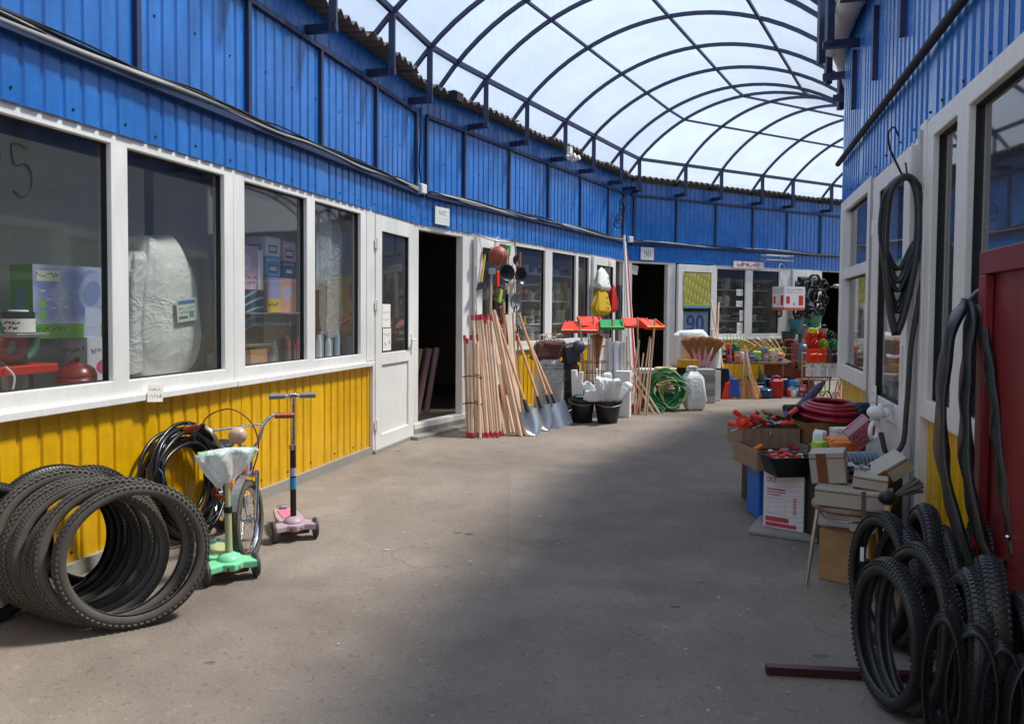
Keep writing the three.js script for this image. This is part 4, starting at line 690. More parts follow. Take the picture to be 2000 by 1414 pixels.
{ const fan = [], N = 7; for (let i = 0; i < N; i++) { const a = (i - 3) * 0.3; fan.push(at(blobBag(0.13, 0.36 + 0.05 * (i % 2), 0.1, { seed: i, fold: 0.14 }), 0.02 * (i - 3), 0, 0.03 * ((i * 5) % 3), 0.1 * ((i % 3) - 1), i, -a * 0.75)); } single('white_bag_bunch', fan, whiteFilm, 'bunch of crumpled white plastic bags in the bucket', 'bags', P(1.22, 0.22, 9.74)); }
single('white_glove_pack', blobBag(0.2, 0.14, 0.13, { seed: 8, fold: 0.12 }), whiteFilm, 'small white plastic pack hanging over the middle bucket', 'bag', P(1.02, 0.28, 9.62), 0.5);
single('white_roll', [cyl(0.055, 0.04, 0.42, 0, 0.21, 0, 0, 0, 0.08), cyl(0.035, 0.03, 0.4, 0.06, 0.2, 0.03, 0.05, 0, -0.06)], M.paper, 'white rolled sheet standing in the middle bucket', 'roll', P(0.82, 0.24, 9.85));
{ const silverRoll = std(lin(0.7, 0.7, 0.72), 0.3, 0.4); const fl = phys(lin(0.82, 0.83, 0.86), 0.35, { clearcoat: 0.5 });
  for (let i = 0; i < 6; i++) { const X = 1.34 + (i % 3) * 0.085, Z = 10.44 + (i / 3 | 0) * 0.09; single('foil_roll', [cyl(0.041, 0.041, 1.0, 0, 0.5, 0, 0, 0, 0, 16), cyl(0.02, 0.02, 1.01, 0, 0.505, 0, 0, 0, 0, 12)], i % 2 ? fl : silverRoll, `tall film roll, ${ORD[i]} of the bundle standing beside the white bags`, 'roll', P(X, 0, Z), 0, 'standing bundle of film rolls'); }
  single('white_carton', rbox(0.2, 0.62, 0.13, 0.006, 0, 0.31, 0), M.paper, 'tall narrow white carton in front of the film rolls', 'carton', P(1.5, 0, 10.28), -0.3); }
// ---------- upturned snow shovels, brooms and handles before the second doorway ----------
function scoopShovel(label, foot, head, w, d, mat, yaw, edge) {
  const t = thing('snow_shovel', label, 'snow shovel', foot, 0, 'plastic shovels stood upside down'), h = head.clone().sub(foot);
  mesh('handle', rod(V(0, 0.003, 0), h, 0.014, 0.014, 10), pick(stickWoods), t);
  const s = extrude([[-w / 2, 0], [w / 2, 0.0], [w / 2 * 0.94, d * 0.5], [w / 2 * 0.8, d * 0.8], [-w / 2 * 0.8, d * 0.8], [-w / 2 * 0.94, d * 0.5]], 0.02, 0.008);
  const lip = [rbox(w, 0.05, 0.025, 0.008, 0, 0, 0.03), rbox(0.02, d * 0.7, 0.05, 0.006, -w / 2 + 0.01, d * 0.35, 0.03, 0, 0, -0.05), rbox(0.02, d * 0.7, 0.05, 0.006, w / 2 - 0.01, d * 0.35, 0.03, 0, 0, 0.05)];
  const b = mesh('scoop', [s, ...lip, cyl(0.022, 0.026, 0.16, 0, d * 0.5, -0.01)], mat, t); b.position.copy(h).add(V(0, -d * 0.5, 0)); b.rotation.order = 'YXZ'; b.rotation.set(-1.1, yaw, 0);
  if (edge) mesh('edge_strip', rbox(w * 1.01, 0.02, 0.012, 0.003, 0, -0.012, 0.046), edge, b);
}
scoopShovel('orange red snow shovel with wooden edge stood head up by the window', P(1.03, 0, 10.3), P(0.93, 1.3, 10.55), 0.5, 0.36, M.orangeRed, -0.25, M.wood);
scoopShovel('orange red snow shovel head up behind the green one', P(1.18, 0, 10.55), P(1.13, 1.36, 10.7), 0.36, 0.32, M.orangeRed, 0.3);
scoopShovel('green plastic shovel stood head up above the film rolls', P(1.4, 0, 10.62), P(1.37, 1.32, 10.5), 0.32, 0.3, M.green, 0.0, std(lin(0.3, 0.5, 0.2), 0.5));
scoopShovel('red snow shovel stood head up in front of the dark doorway', P(1.78, 0, 10.6), P(1.78, 1.34, 10.9), 0.38, 0.3, M.orangeRed, 0.1);
scoopShovel('red snow shovel with yellow edge nearest the number 90 doorway', P(1.86, 0, 10.5), P(2.02, 1.32, 10.85), 0.32, 0.3, M.orangeRed, 0.5, M.yellowP);
for (let i = 0; i < 7; i++) handleStick('broom_stick', [1.56 + i * 0.045, 0, 10.5 + (i % 3) * 0.1, 1.6 + i * 0.065 + 0.05 * Math.sin(i * 4), 0.85 + 0.25 * ((i * 3) % 4) / 3, 10.75 + (i % 2) * 0.1], 0.012, `${ORD[i]} thin pale handle from the film rolls in the second doorway cluster`, 'thin handles before the second doorway', false);
for (let i = 0; i < 3; i++) handleStick('broom_stick', [1.0 + i * 0.06, 0, 10.35 + i * 0.04, 0.96 + i * 0.08, 1.05, 10.6], 0.014, `${ORD[i]} thin handle standing under the orange snow shovel`, 'thin handles before the second doorway', false);
for (let i = 0; i < 2; i++) handleStick('rake_stick', [1.98 + i * 0.07, 0.0, 10.55, 1.5 + i * 0.08, 0.82, 10.75], 0.014, `${ORD[i]} rake handle slanting down to the green hose coil`, 'slanting rake handles', false, M.wood);
single('besom', [lathe([[0.02, 0], [0.03, 0.1], [0.08, 0.4], [0.1, 0.46], [0.001, 0.48]], 18)], std(lin(0.5, 0.33, 0.18), 0.9, 0, { map: woodTex, bumpMap: fineBump, bumpScale: 0.02 }), 'straw broom head standing under the orange snow shovels', 'broom', P(1.2, 0.62, 10.75));
{ const t = thing('wire_basket_stand', 'black wire basket stand behind the black buckets', 'stand', P(1.12, 0, 10.6)); const g = []; for (let k = 0; k < 4; k++) g.push(ring(0.16 + 0.02 * k, 0.006, 0, 0.3 + k * 0.14, 0, Math.PI / 2, 0, 0, 28, 6)); mesh('hoops', g, M.black, t); for (let k = 0; k < 6; k++) { const a = k / 6 * Math.PI * 2; mesh('upright', rod(V(Math.cos(a) * 0.16, 0, Math.sin(a) * 0.16), V(Math.cos(a) * 0.22, 0.74, Math.sin(a) * 0.22), 0.006), M.black, t); } }
// ---------- bags on the second open leaf, tall strips at the corner ----------
const printBag = (bg, a, b) => printed(print(128, 160, (x, W, H) => { x.fillStyle = bg; x.fillRect(0, 0, W, H); x.fillStyle = a; for (let i = 0; i < 9; i++) { x.beginPath(); x.moveTo(20 + i * 9, 30 + (i * 37) % 50); x.lineTo(60 + i * 7, 60 + (i * 29) % 40); x.lineTo(40 + i * 8, 75 + (i * 13) % 40); x.fill(); } scrawl(x, W, H, [[110, 8, 3], [126, 8, 3], [140, 7, 2]], b, 3); }));
const hungBag = (x, y, w, h, mat, label, s) => single('hanging_bag', blobBag(w, h, 0.12, { seed: s, fold: 0.16, pinch: 0.8, neck: 0.45 }), mat, label, 'bag', F2.w(x, y, 0.2), F2.turn, 'bags hung on the second open door');
hungBag(5.05, 1.78, 0.56, 0.36, printBag('#e9e9e4', '#d8d022', '#888'), 'white and yellow printed bag hung on the second open door', 1);
hungBag(5.02, 1.36, 0.6, 0.46, printBag('#c9a51c', '#6f8a2a', '#7a5a10'), 'yellow net bag hung under the white printed bag', 2);
hungBag(5.52, 1.4, 0.3, 0.48, M.red, 'red bag hung beside the yellow net bag', 4);
{ const names = ['white', 'pale grey', 'red', 'dark red', 'white edged']; [M.paper, M.oldWhite, M.red, std(lin(0.4, 0.03, 0.03), 0.5), M.paper].forEach((m, i) => single('plastic_profile', [at(new THREE.BoxGeometry(i === 2 || i === 3 ? 0.06 : 0.035, 2.75 - 0.12 * i, 0.03), 0, 1.375 - 0.06 * i, 0, -0.08, 0, 0.015 * (i - 2))], m, `tall ${names[i]} plastic strip leaning at the wall corner`, 'strip', F2.w(5.75 + i * 0.055, 0, 0.4), F2.turn, 'tall plastic strips at the corner')); single('cable_knot', [0, 1, 2, 3].map(i => ring(0.07 + 0.02 * i, 0.009, 0.02 * i, 0.1 * i, 0, 0.2 * i, 0.6 * i, 0, 20, 6)), M.black, 'black tangle of cable at the head of the plastic strips', 'cable', F2.w(5.85, 2.95, 0.16)); }
for (let i = 0; i < 8; i++) single('hanging_chain', tube([V(0, 0, 0), V(0.015, -0.3, 0.01), V(0, -0.75, 0)], 0.009, 12), M.gasket, `${ORD[i]} dark rod from the corner hanging in the second doorway`, 'rod', F2.w(6.06 + i * 0.05, 1.9, -0.01 + 0.02 * (i % 2)), F2.turn, 'dark rods hung in the second doorway');
// ---------- things just inside the first doorway ----------
single('red_pole', rod(V(0, 0, 0), P(-0.165, 1.15, 0.12), 0.018, 0.018), std(lin(0.45, 0.05, 0.09), 0.45), 'red pole leaning inside the open doorway', 'pole', F2.w(0.48, 0.16, -0.25));
for (let i = 0; i < 4; i++) single('wrapped_roll', [cyl(0.038, 0.038, 0.8, 0, 0.4, 0, 0.06, 0, -0.2 - 0.02 * i)], [printBag('#7c6468', '#8a222c', '#555'), printBag('#6a666e', '#7a3a44', '#444'), printBag('#78585c', '#a03a45', '#555'), M.woodOld][i], `${ORD[i]} patterned roll leaning in the doorway, counted from its right jamb`, 'roll', F2.w(0.9 - i * 0.085, 0.155, -0.34 - 0.08 * (i % 2)), F2.turn, 'patterned rolls inside the doorway');
[[0.75, 1.0, 0.5, 0.3, M.cardDark, 'brown carton'], [0.8, 1.3, 0.3, 0.24, M.red, 'red tub'], [0.3, 0.86, 0.7, 0.12, M.woodOld, 'wooden tray'], [0.4, 0.5, 0.4, 0.3, M.teal, 'dark blue box'], [0.25, 1.5, 0.3, 0.25, M.greyP, 'grey case']].forEach(([x, y, w, h, m, n], i) => single('stored_box', rbox(w, h, 0.35, 0.01), m, `${n} dimly seen inside the open doorway`, 'box', F2.w(x, y, -1.5), F2.turn, 'boxes dimly seen inside the doorway'));
{ const t = thing('shelving', 'dark shelving inside the open doorway', 'shelf', F2.w(0.55, 0, -1.55), F2.turn); for (const y of [0.34, 0.79, 1.17, 1.62]) mesh('shelf', rbox(1.0, 0.025, 0.4, 0.004, 0, y - 0.0, 0), M.woodOld, t); for (const x of [-0.48, 0.48]) mesh('upright', rbox(0.03, 1.9, 0.4, 0.004, x, 0.98, 0), M.gasket, t); }

// ---------- hoses, sacks and brooms in the far bend ----------
const greenHose = std(lin(0.015, 0.2, 0.07), 0.35), yellowHose = std(lin(0.75, 0.58, 0.26), 0.4);
coil('hose_coil', 'green garden hose coil standing before the white sack', 'hose', greenHose, 0.225, 0.013, 11, 0.06, 0.07, P(2.2, 0.302, 10.98), V(-0.05, 0, 1), -0.22, 0.016, 0.98);
coil('hose_coil', 'yellow inner turns of hose lying inside the green coil', 'hose', std(lin(0.3, 0.36, 0.1), 0.4), 0.19, 0.009, 2, 0.03, 0.03, P(2.3, 0.25, 10.86), V(-0.1, 0, 1), -0.25, 0.02);
{ const t = thing('hose_coil', 'yellow hose coil lying flat on top behind the green coil', 'hose', P(2.28, 0.36, 11.35)); for (let k = 0; k < 7; k++) mesh('hose', ring(0.15 - 0.006 * (k % 2), 0.017, 0.008 * Math.sin(k * 2), 0.02 + k * 0.033, 0.006 * Math.cos(k * 3), Math.PI / 2, 0, 0, 40, 8), yellowHose, t); }
{ const t = thing('hose_coil', 'cream hose coil under the yellow coil', 'hose', P(2.32, 0.0, 11.36)); for (let k = 0; k < 10; k++) mesh('hose', ring(0.165 - 0.006 * (k % 2), 0.018, 0.008 * Math.sin(k * 2), 0.02 + k * 0.034, 0.006 * Math.cos(k * 3), Math.PI / 2, 0, 0, 40, 8), k > 6 ? std(lin(0.55, 0.42, 0.3), 0.5) : greenHose, t); }
{ const t = thing('mesh_roll', 'reddish wire mesh roll with white top beside the handles', 'roll', P(2.0, 0, 11.42)); for (let k = 0; k < 16; k++) { const a = k / 16 * Math.PI * 2; mesh('wire', rod(V(Math.cos(a) * 0.12, 0, Math.sin(a) * 0.12), V(Math.cos(a) * 0.12, 0.5, Math.sin(a) * 0.12), 0.009, 0.009, 6), std(lin(0.28, 0.09, 0.06), 0.6), t); } mesh('core', cyl(0.105, 0.105, 0.48, 0, 0.24, 0), std(lin(0.35, 0.2, 0.15), 0.7), t); mesh('white_cover', blobBag(0.26, 0.09, 0.24, { seed: 3 }).translate(0, 0.49, 0), M.paper, t); }
single('green_net', [0, 1, 2, 3, 4, 5].map(i => tube([V(-0.16 + i * 0.05, 0.02, 0.02 * i), V(-0.1 + i * 0.03, 0.1 + 0.03 * (i % 2), 0.04), V(0.02 + i * 0.03, 0.05, 0.06), V(0.12, 0.015, 0.02 * i)], 0.01, 14)), std(lin(0.02, 0.14, 0.05), 0.6), 'dark green net lying on asphalt beside the hose coil', 'net', P(1.98, 0, 10.78));
single('small_red_parcel', blobBag(0.12, 0.13, 0.1, { seed: 6 }), std(lin(0.4, 0.05, 0.06), 0.6), 'small red parcel on asphalt by the narrow carton', 'parcel', P(1.75, 0, 10.72));
single('white_sack', merge([flat(uvMetres(blobBag(0.31, 0.6, 0.25, { seed: 4, fold: 0.07, pinch: 0.82, neck: 0.74, lean: -0.06 }))), flat(uvMetres(blobBag(0.13, 0.09, 0.1, { seed: 9, fold: 0.3 }).translate(-0.055, 0.55, 0)))]), M.sack, 'full white woven sack standing beside the green hose coil', 'sack', P(2.66, 0, 11.08), 0.2);
single('white_sack', blobBag(0.56, 0.62, 0.42, { seed: 11, fold: 0.1, lean: 0.05 }), M.sack, 'bulging white sack behind the fan of straw brooms', 'sack', P(2.92, 0.5, 12.75));
single('white_sack', blobBag(0.34, 0.5, 0.3, { seed: 7, fold: 0.1, pinch: 0.3 }), M.sack, 'open white sack between straw brooms and the leaning poles', 'sack', P(3.28, 0.42, 12.75));
{ const t = thing('crate_stand', 'black crates stacked as a stand under the white sacks', 'crate', P(3.02, 0, 12.75)); for (let k = 0; k < 2; k++) { mesh('crate', [rspan(-0.38, 0.55, 0.02 + k * 0.25, 0.25 + k * 0.25, -0.18, 0.18, 0.01)], M.black, t); mesh('print', sheetGeo(0.2, 0.05, 0.004).translate(0.3, 0.15 + k * 0.25, 0.185), std(lin(0.05, 0.3, 0.12), 0.5), t); } }
for (let i = 0; i < 5; i++) { const t = thing('straw_broom', `${ORD[i]} upturned straw broom in the fan before the white sack, leftmost first`, 'broom', P(3.02 + 0.03 * i, 0.45, 12.42), 0, 'upturned straw brooms in a fan'); t.rotation.z = 0.38 - i * 0.2; mesh('head', lathe([[0.018, 0.26], [0.03, 0.33], [0.075, 0.5], [0.085, 0.56], [0.03, 0.585], [0.001, 0.585]], 16).scale(1, 1, 0.55), std(lin(0.42, 0.2 + 0.03 * (i % 3), 0.09), 0.85, 0, { map: woodTex, bumpMap: fineBump, bumpScale: 0.02 }), t); mesh('binding', cyl(0.022, 0.026, 0.1, 0, 0.25, 0), i % 2 ? M.pink : std(lin(0.4, 0.05, 0.08), 0.6), t); mesh('handle', rod(V(0, -0.1, 0), V(0, 0.22, 0), 0.012), M.pink, t); }
single('yellow_crate', rbox(0.3, 0.14, 0.24, 0.02, 0, 0.07, 0), std(lin(0.6, 0.33, 0.02), 0.5), 'yellow plastic crate on black crate under the brooms', 'crate', P(2.86, 0.52, 12.45));
for (let i = 0; i < 5; i++) single('wrapped_block', [rbox(0.3, 0.105, 0.26, 0.012, 0, 0.055, 0, 0, 0.03 * (i % 3), 0)], i % 2 ? std(lin(0.28, 0.28, 0.29), 0.3, 0.2, { bumpMap: softBump, bumpScale: 0.03 }) : std(lin(0.42, 0.42, 0.43), 0.3, 0.1, { bumpMap: softBump, bumpScale: 0.03 }), `film wrapped grey block, ${ORD[i]} from the bottom of its stack`, 'package', P(3.03, i * 0.106, 12.05), 0, 'stack of film wrapped blocks');
single('white_board', rbox(0.09, 0.49, 0.04, 0.004, 0, 0.245, 0), M.white, 'narrow white board standing beside the wrapped stack', 'board', P(3.29, 0, 12.22));
for (let i = 0; i < 2; i++) handleStick('long_pole', [3.52 - i * 0.06, 0.34, 12.66 + i * 0.3, 3.42 + i * 0.2, 1.62, 13.2 + i * 0.3], 0.016, i ? 'thin pale pole standing before the far window' : 'long pale broom pole leaning before the far window', 'long poles at the far window', false);
{ const t = thing('plastic_broom', 'blue and red plastic broom standing before the besoms', 'broom', P(3.6, 0, 12.62)); for (const [x, m, y, z] of [[-0.05, M.orangeRed, 0.0, 0], [0.06, M.royal, 0.06, 0.03]]) mesh('bristles', extrude([[-0.09, 0], [0.09, 0], [0.03, 0.26], [-0.03, 0.26]], 0.05, 0.012).translate(x, y, z), m, t); mesh('neck', rod(V(0.02, 0.28, 0.03), V(-0.03, 0.5, -0.02), 0.02, 0.015), std(lin(0.1, 0.25, 0.5), 0.5), t); }
for (let i = 0; i < 4; i++) { const t = thing('besom', `${ORD[i]} straw besom standing on its bristles, counted from the blue broom`, 'broom', P(3.78 + i * 0.09, 0, 12.62 + 0.05 * (i % 2)), 0, 'straw besoms standing on the asphalt'); t.rotation.z = -0.12 + 0.1 * i; mesh('bristles', lathe([[0.11, 0.005], [0.1, 0.06], [0.06, 0.2], [0.025, 0.33], [0.001, 0.34]], 16).scale(1.1, 1, 0.6), std(lin(0.62, 0.4, 0.22), 0.9, 0, { map: woodTex, bumpMap: fineBump, bumpScale: 0.02 }), t); mesh('handle', rod(V(0, 0.3, 0), V(-0.02, 0.78 + 0.1 * (i % 2), -0.05), 0.013), pick(stickWoods), t); }
single('dustpan', extrude([[-0.1, 0], [0.1, 0], [0.08, 0.2], [-0.08, 0.2]], 0.015, 0.004), M.galv, 'bright metal dustpan leaning beside the besoms', 'dustpan', P(4.12, 0.003, 12.72)).rotation.x = -0.4;
// table with garden goods in front of the far windows
{ const t = thing('trestle_table', 'low goods table in front of the far yellow panel', 'table', P(4.0, 0, 13.35), -0.1); mesh('top', rbox(1.45, 0.04, 0.55, 0.006, 0, 0.56, 0), M.woodOld, t); for (const x of [-0.65, 0.65]) for (const z of [-0.22, 0.22]) mesh('leg', rbox(0.04, 0.54, 0.04, 0.006, x, 0.27, z), M.woodOld, t); }
const packCache = {};
const packMat = (c) => packCache[c] ??= printed(print(128, 128, (x, W, H) => { const h = '#' + smallCols[c][1].color.getHexString(); x.fillStyle = h; x.fillRect(0, 0, W, H); x.fillStyle = 'rgba(235,235,228,0.9)'; x.fillRect(14, 20, 100, 34); scrawl(x, W, H, [[26, 20, 5]], '#3a3a3a', c + 2); x.fillStyle = ['#c0392b', '#2f6fb0', '#d9a21b', '#3c8a4a'][c % 4]; x.fillRect(0, 92, W, 22); x.fillStyle = 'rgba(20,20,20,0.35)'; x.beginPath(); x.arc(64, 74, 16, 0, 7); x.fill(); scrawl(x, W, H, [[98, 10, 3]], '#eeeeee', c + 5); }), 0.45);
const packBox = (w, h, d) => { const g = flat(new THREE.BoxGeometry(w, h, d)).translate(0, h / 2, 0); return g; };
const smallCols = [['black', M.black], ['lime green', M.lime], ['purple', std(lin(0.12, 0.03, 0.25), 0.5)], ['white', M.paper], ['orange', M.orange], ['dark green', std(lin(0.01, 0.1, 0.04), 0.5)], ['brown', M.cardDark], ['grey', M.greyP], ['blue', M.royal], ['red', M.red], ['yellow', M.yellowP], ['pink', M.pink], ['teal', M.teal]];
[[3.42, 0.26, 0.2, 0], [3.62, 0.14, 0.24, 1], [3.74, 0.1, 0.22, 2], [3.84, 0.13, 0.3, 5], [3.96, 0.1, 0.16, 3], [4.05, 0.22, 0.2, 6], [4.24, 0.12, 0.18, 1], [4.36, 0.14, 0.26, 7], [4.5, 0.1, 0.2, 10], [4.62, 0.13, 0.15, 4]].forEach(([X, w, h, c], i) => single('garden_item', blobBag(w, h, 0.16, { seed: i, fold: 0.1 }), smallCols[c][1], `${smallCols[c][0]} garden item, ${ORD[i]} along the low goods table from the straw brooms`, 'garden item', P(X, 0.58, 13.25 + 0.05 * (i % 3)), 0.2 * i, 'goods along the low table'));
for (let i = 0; i < 6; i++) single('sickle', tube([V(0, 0, 0), V(0.1 + 0.03 * i, 0.14, 0), V(0.28, 0.22 + 0.02 * (i % 3), 0.02), V(0.5, 0.12 - 0.03 * i, 0.03)], 0.009, 20), i % 2 ? M.wood : M.galv, `${ORD[i]} curved tool rising over the goods table before the yellow panel`, 'tool', P(3.75 + i * 0.11, 0.72, 13.4), -0.15 * i, 'curved tools over the goods table');
single('display_crate', [rspan(-0.5, 0.5, 0, 0.24, -0.2, 0.2, 0.01)], M.black, 'dark crate under the near edge of the goods table', 'crate', P(3.75, 0.0, 13.05));
single('hanging_bundle', Array.from({ length: 9 }, (_, i) => tube([V(0, 0.5, 0), V(0.03 * Math.sin(i * 2), 0.3, 0.05), V(0.09 * Math.sin(i * 2.4), 0.02, 0.06 * Math.cos(i))], 0.008, 12)), std(lin(0.02, 0.08, 0.04), 0.6), 'dark green strands hanging off the goods table', 'cord', P(4.2, 0.02, 13.0));
{ const t = thing('carton', 'open brown carton on a stool at the end of the goods table', 'carton', P(4.6, 0.33, 13.2), -0.1); mesh('box', [rspan(-0.21, 0.21, 0, 0.25, -0.15, -0.14), rspan(-0.21, 0.21, 0, 0.25, 0.14, 0.15), rspan(-0.21, -0.2, 0, 0.25, -0.14, 0.14), rspan(0.2, 0.21, 0, 0.25, -0.14, 0.14), rspan(-0.2, 0.2, 0, 0.01, -0.14, 0.14)].map(g => g), std(lin(0.36, 0.17, 0.11), 0.85, 0, { map: cardTex }), t); mesh('contents', blobBag(0.38, 0.24, 0.26, { seed: 12, fold: 0.12 }).translate(0, 0.05, 0), std(lin(0.1, 0.09, 0.08), 0.7), t); }
single('stool_box', rbox(0.4, 0.32, 0.3, 0.01, 0, 0.16, 0), std(lin(0.03, 0.04, 0.1), 0.5), 'dark blue box carrying the open brown carton', 'box', P(4.58, 0, 13.22), -0.1);
{ const t = thing('watering_can', 'bright green watering can on the goods table end', 'watering can', P(4.62, 0.62, 13.45)); mesh('body', cyl(0.1, 0.085, 0.18, 0, 0.09, 0), M.lime, t); mesh('handle', tube([V(0.08, 0.16, 0), V(0.17, 0.2, 0), V(0.17, 0.06, 0), V(0.1, 0.03, 0)], 0.012, 18), std(lin(0.1, 0.4, 0.05), 0.5), t); mesh('spout', rod(V(-0.08, 0.06, 0), V(-0.2, 0.2, 0), 0.022, 0.014), std(lin(0.1, 0.4, 0.05), 0.5), t); }
// jerrycans and pails on the ground
{ const t = thing('canister', 'red plastic canister standing on asphalt beside the teal pot', 'canister', P(4.42, 0, 12.78)); mesh('body', [rbox(0.2, 0.3, 0.17, 0.035, 0, 0.152, 0)], std(lin(0.42, 0.015, 0.02), 0.4), t); mesh('handle', tube([V(-0.07, 0.29, 0), V(-0.05, 0.35, 0), V(0.05, 0.35, 0), V(0.07, 0.29, 0)], 0.016, 16), std(lin(0.42, 0.015, 0.02), 0.4), t); mesh('cap', cyl(0.025, 0.025, 0.05, -0.07, 0.33, 0), M.royal, t); }
{ const t = thing('cooking_pot', 'dark teal enamel pot standing beside the red canister', 'pot', P(4.22, 0, 12.72)); mesh('body', lathe([[0.001, 0.004], [0.1, 0.004], [0.115, 0.03], [0.115, 0.13], [0.12, 0.14], [0.001, 0.14]], 28), std(lin(0.01, 0.05, 0.11), 0.25), t); mesh('lid', lathe([[0.122, 0.141], [0.1, 0.165], [0.02, 0.18], [0.001, 0.18]], 28), std(lin(0.015, 0.07, 0.14), 0.25), t); for (const x of [-1, 1]) mesh('handle', tube([V(x * 0.11, 0.1, 0.03), V(x * 0.15, 0.1, 0.02), V(x * 0.15, 0.1, -0.02), V(x * 0.11, 0.1, -0.03)], 0.008, 10), M.black, t); }
{ const t = thing('enamel_pail', 'pale blue and white enamel pail right of the red canister', 'pail', P(4.8, 0, 13.1)); mesh('body', lathe([[0.001, 0.004], [0.13, 0.004], [0.125, 0.02], [0.1, 0.17], [0.001, 0.17]], 28), std(lin(0.45, 0.6, 0.75), 0.3), t); mesh('rim', lathe([[0.102, 0.17], [0.115, 0.18], [0.11, 0.27], [0.1, 0.28], [0.095, 0.27], [0.1, 0.18]], 28), std(lin(0.06, 0.3, 0.65), 0.3), t); }
{ const t = thing('enamel_pail', 'dark blue enamel pail behind the red canister', 'pail', P(4.5, 0, 13.02)); mesh('body', lathe([[0.001, 0.004], [0.13, 0.004], [0.17, 0.3], [0.175, 0.3], [0.165, 0.29], [0.12, 0.02], [0.001, 0.02]], 28), std(lin(0.01, 0.02, 0.12), 0.3), t); mesh('rim', ring(0.172, 0.008, 0, 0.3, 0, Math.PI / 2, 0, 0, 36, 6), M.white, t); }
single('black_pail', lathe([[0.001, 0.004], [0.11, 0.004], [0.14, 0.24], [0.145, 0.24], [0.13, 0.23], [0.1, 0.02], [0.001, 0.02]], 28), M.black, 'black pail at the foot of the glove rack', 'pail', P(5.05, 0, 13.25));
{ const t = thing('hand_truck', 'red folding hand truck standing by the far yellow panel', 'hand truck', P(5.05, 0.42, 13.95), -0.3); mesh('frame', [tube([V(-0.1, 0, 0), V(-0.1, 0.46, 0), V(-0.08, 0.5, 0), V(0.08, 0.5, 0), V(0.1, 0.46, 0), V(0.1, 0, 0)], 0.012, 40), ...[0.1, 0.24, 0.36].map(y => rod(V(-0.1, y, 0), V(0.1, y, 0), 0.009))], M.red, t); mesh('wheel', cyl(0.06, 0.06, 0.03, -0.12, 0.05, 0.03, 0, 0, Math.PI / 2), M.black, t); mesh('wheel', cyl(0.06, 0.06, 0.03, 0.12, 0.05, 0.03, 0, 0, Math.PI / 2), M.black, t); }
single('red_tool_chest', rbox(0.5, 0.42, 0.3, 0.01, 0, 0.21, 0), std(lin(0.16, 0.02, 0.02), 0.5), 'dark red chest carrying the hand truck', 'box', P(5.05, 0, 14.0), -0.3);
{ const t = thing('milk_can', 'grey ribbed steel can beside the red hand truck', 'can', P(5.3, 0.55, 13.95)); mesh('body', lathe([[0.001, 0], [0.085, 0], [0.09, 0.02], [0.086, 0.1], [0.09, 0.11], [0.086, 0.2], [0.09, 0.21], [0.08, 0.28], [0.03, 0.31], [0.001, 0.31]], 28), std(lin(0.14, 0.2, 0.22), 0.4, 0.3), t); mesh('neck', cyl(0.03, 0.03, 0.1, 0, 0.35, 0), M.galv, t); }
single('can_stand', rbox(0.3, 0.55, 0.3, 0.01, 0, 0.275, 0), M.cardDark, 'brown carton under the grey steel can', 'carton', P(5.32, 0, 13.97));
// gloves rack
{ const t = thing('wire_rack', 'grey wire rack holding red work gloves by the far doorway', 'rack', P(5.25, 0, 13.0), -0.3); for (const y of [0.3, 0.52, 0.74]) mesh('tier', [...[-0.12, 0, 0.12].map(z => rod(V(-0.3, y, z), V(0.3, y, z), 0.005)), ...[-0.3, 0.3].map(x => rod(V(x, y, -0.12), V(x, y, 0.12), 0.005))], M.galv, t); for (const x of [-0.3, 0.3]) for (const z of [-0.12, 0.12]) mesh('upright', rod(V(x, 0, z), V(x, 0.76, z), 0.007), M.galv, t);
  for (let i = 0; i < 14; i++) { const row = i % 7, lv = i / 7 | 0, X = 4.98 + row * 0.085; const col = lv ? (row < 4 ? M.orangeRed : row < 5 ? M.brown : std(lin(0.015, 0.02, 0.06), 0.7)) : (row % 3 ? M.sack : M.oldWhite); const g = [rbox(0.07, 0.11, 0.035, 0.015, 0, 0.05, 0)]; for (let f = 0; f < 4; f++) g.push(cyl(0.009, 0.008, 0.07, -0.026 + f * 0.0175, 0.13, 0, 0.12 * (f - 1.5) * 0.3, 0, -0.12 * (f - 1.5), 8)); g.push(cyl(0.01, 0.009, 0.06, 0.042, 0.07, 0, 0, 0, -0.7, 8)); const s = single('work_glove', g, col, `${lv ? ['orange red', 'orange red', 'orange red', 'orange red', 'brown', 'navy', 'navy'][row] : 'white'} work glove on the ${lv ? 'upper' : 'lower'} tier of the wire rack, ${ORD[row]} from its left`, 'glove', P(X, lv ? 0.6 : 0.36, 12.84 + 0.03 * (row % 2)), 0.3 * Math.sin(i * 5), 'work gloves on the wire rack'); s.scale.setScalar(1.35); } }
for (let i = 0; i < 6; i++) single('duster', [...Array.from({ length: 60 }, (_, k) => { const a = k * 2.4, e = Math.acos(1 - 1.7 * (k + 0.5) / 60); return rod(V(0, 0.1, 0), V(Math.sin(e) * Math.cos(a) * 0.11, 0.1 + Math.cos(e) * 0.15, Math.sin(e) * Math.sin(a) * 0.11), 0.006, 0.012, 5); }), rod(V(0, -0.28, 0), V(0, 0.05, 0), 0.01)], [M.red, std(lin(0.3, 0.35, 0.03), 0.6), std(lin(0.02, 0.16, 0.06), 0.6), M.orangeRed, std(lin(0.45, 0.02, 0.02), 0.6), std(lin(0.015, 0.03, 0.015), 0.6)][i], `${['deep red', 'olive yellow', 'dark green', 'orange red', 'crimson', 'black green'][i]} duster brush standing above the glove rack`, 'brush', P(5.2 + (i % 3) * 0.16, 0.74 + (i / 3 | 0) * 0.14, 13.22 + 0.1 * (i / 3 | 0)), 0, 'duster brushes above the glove rack');
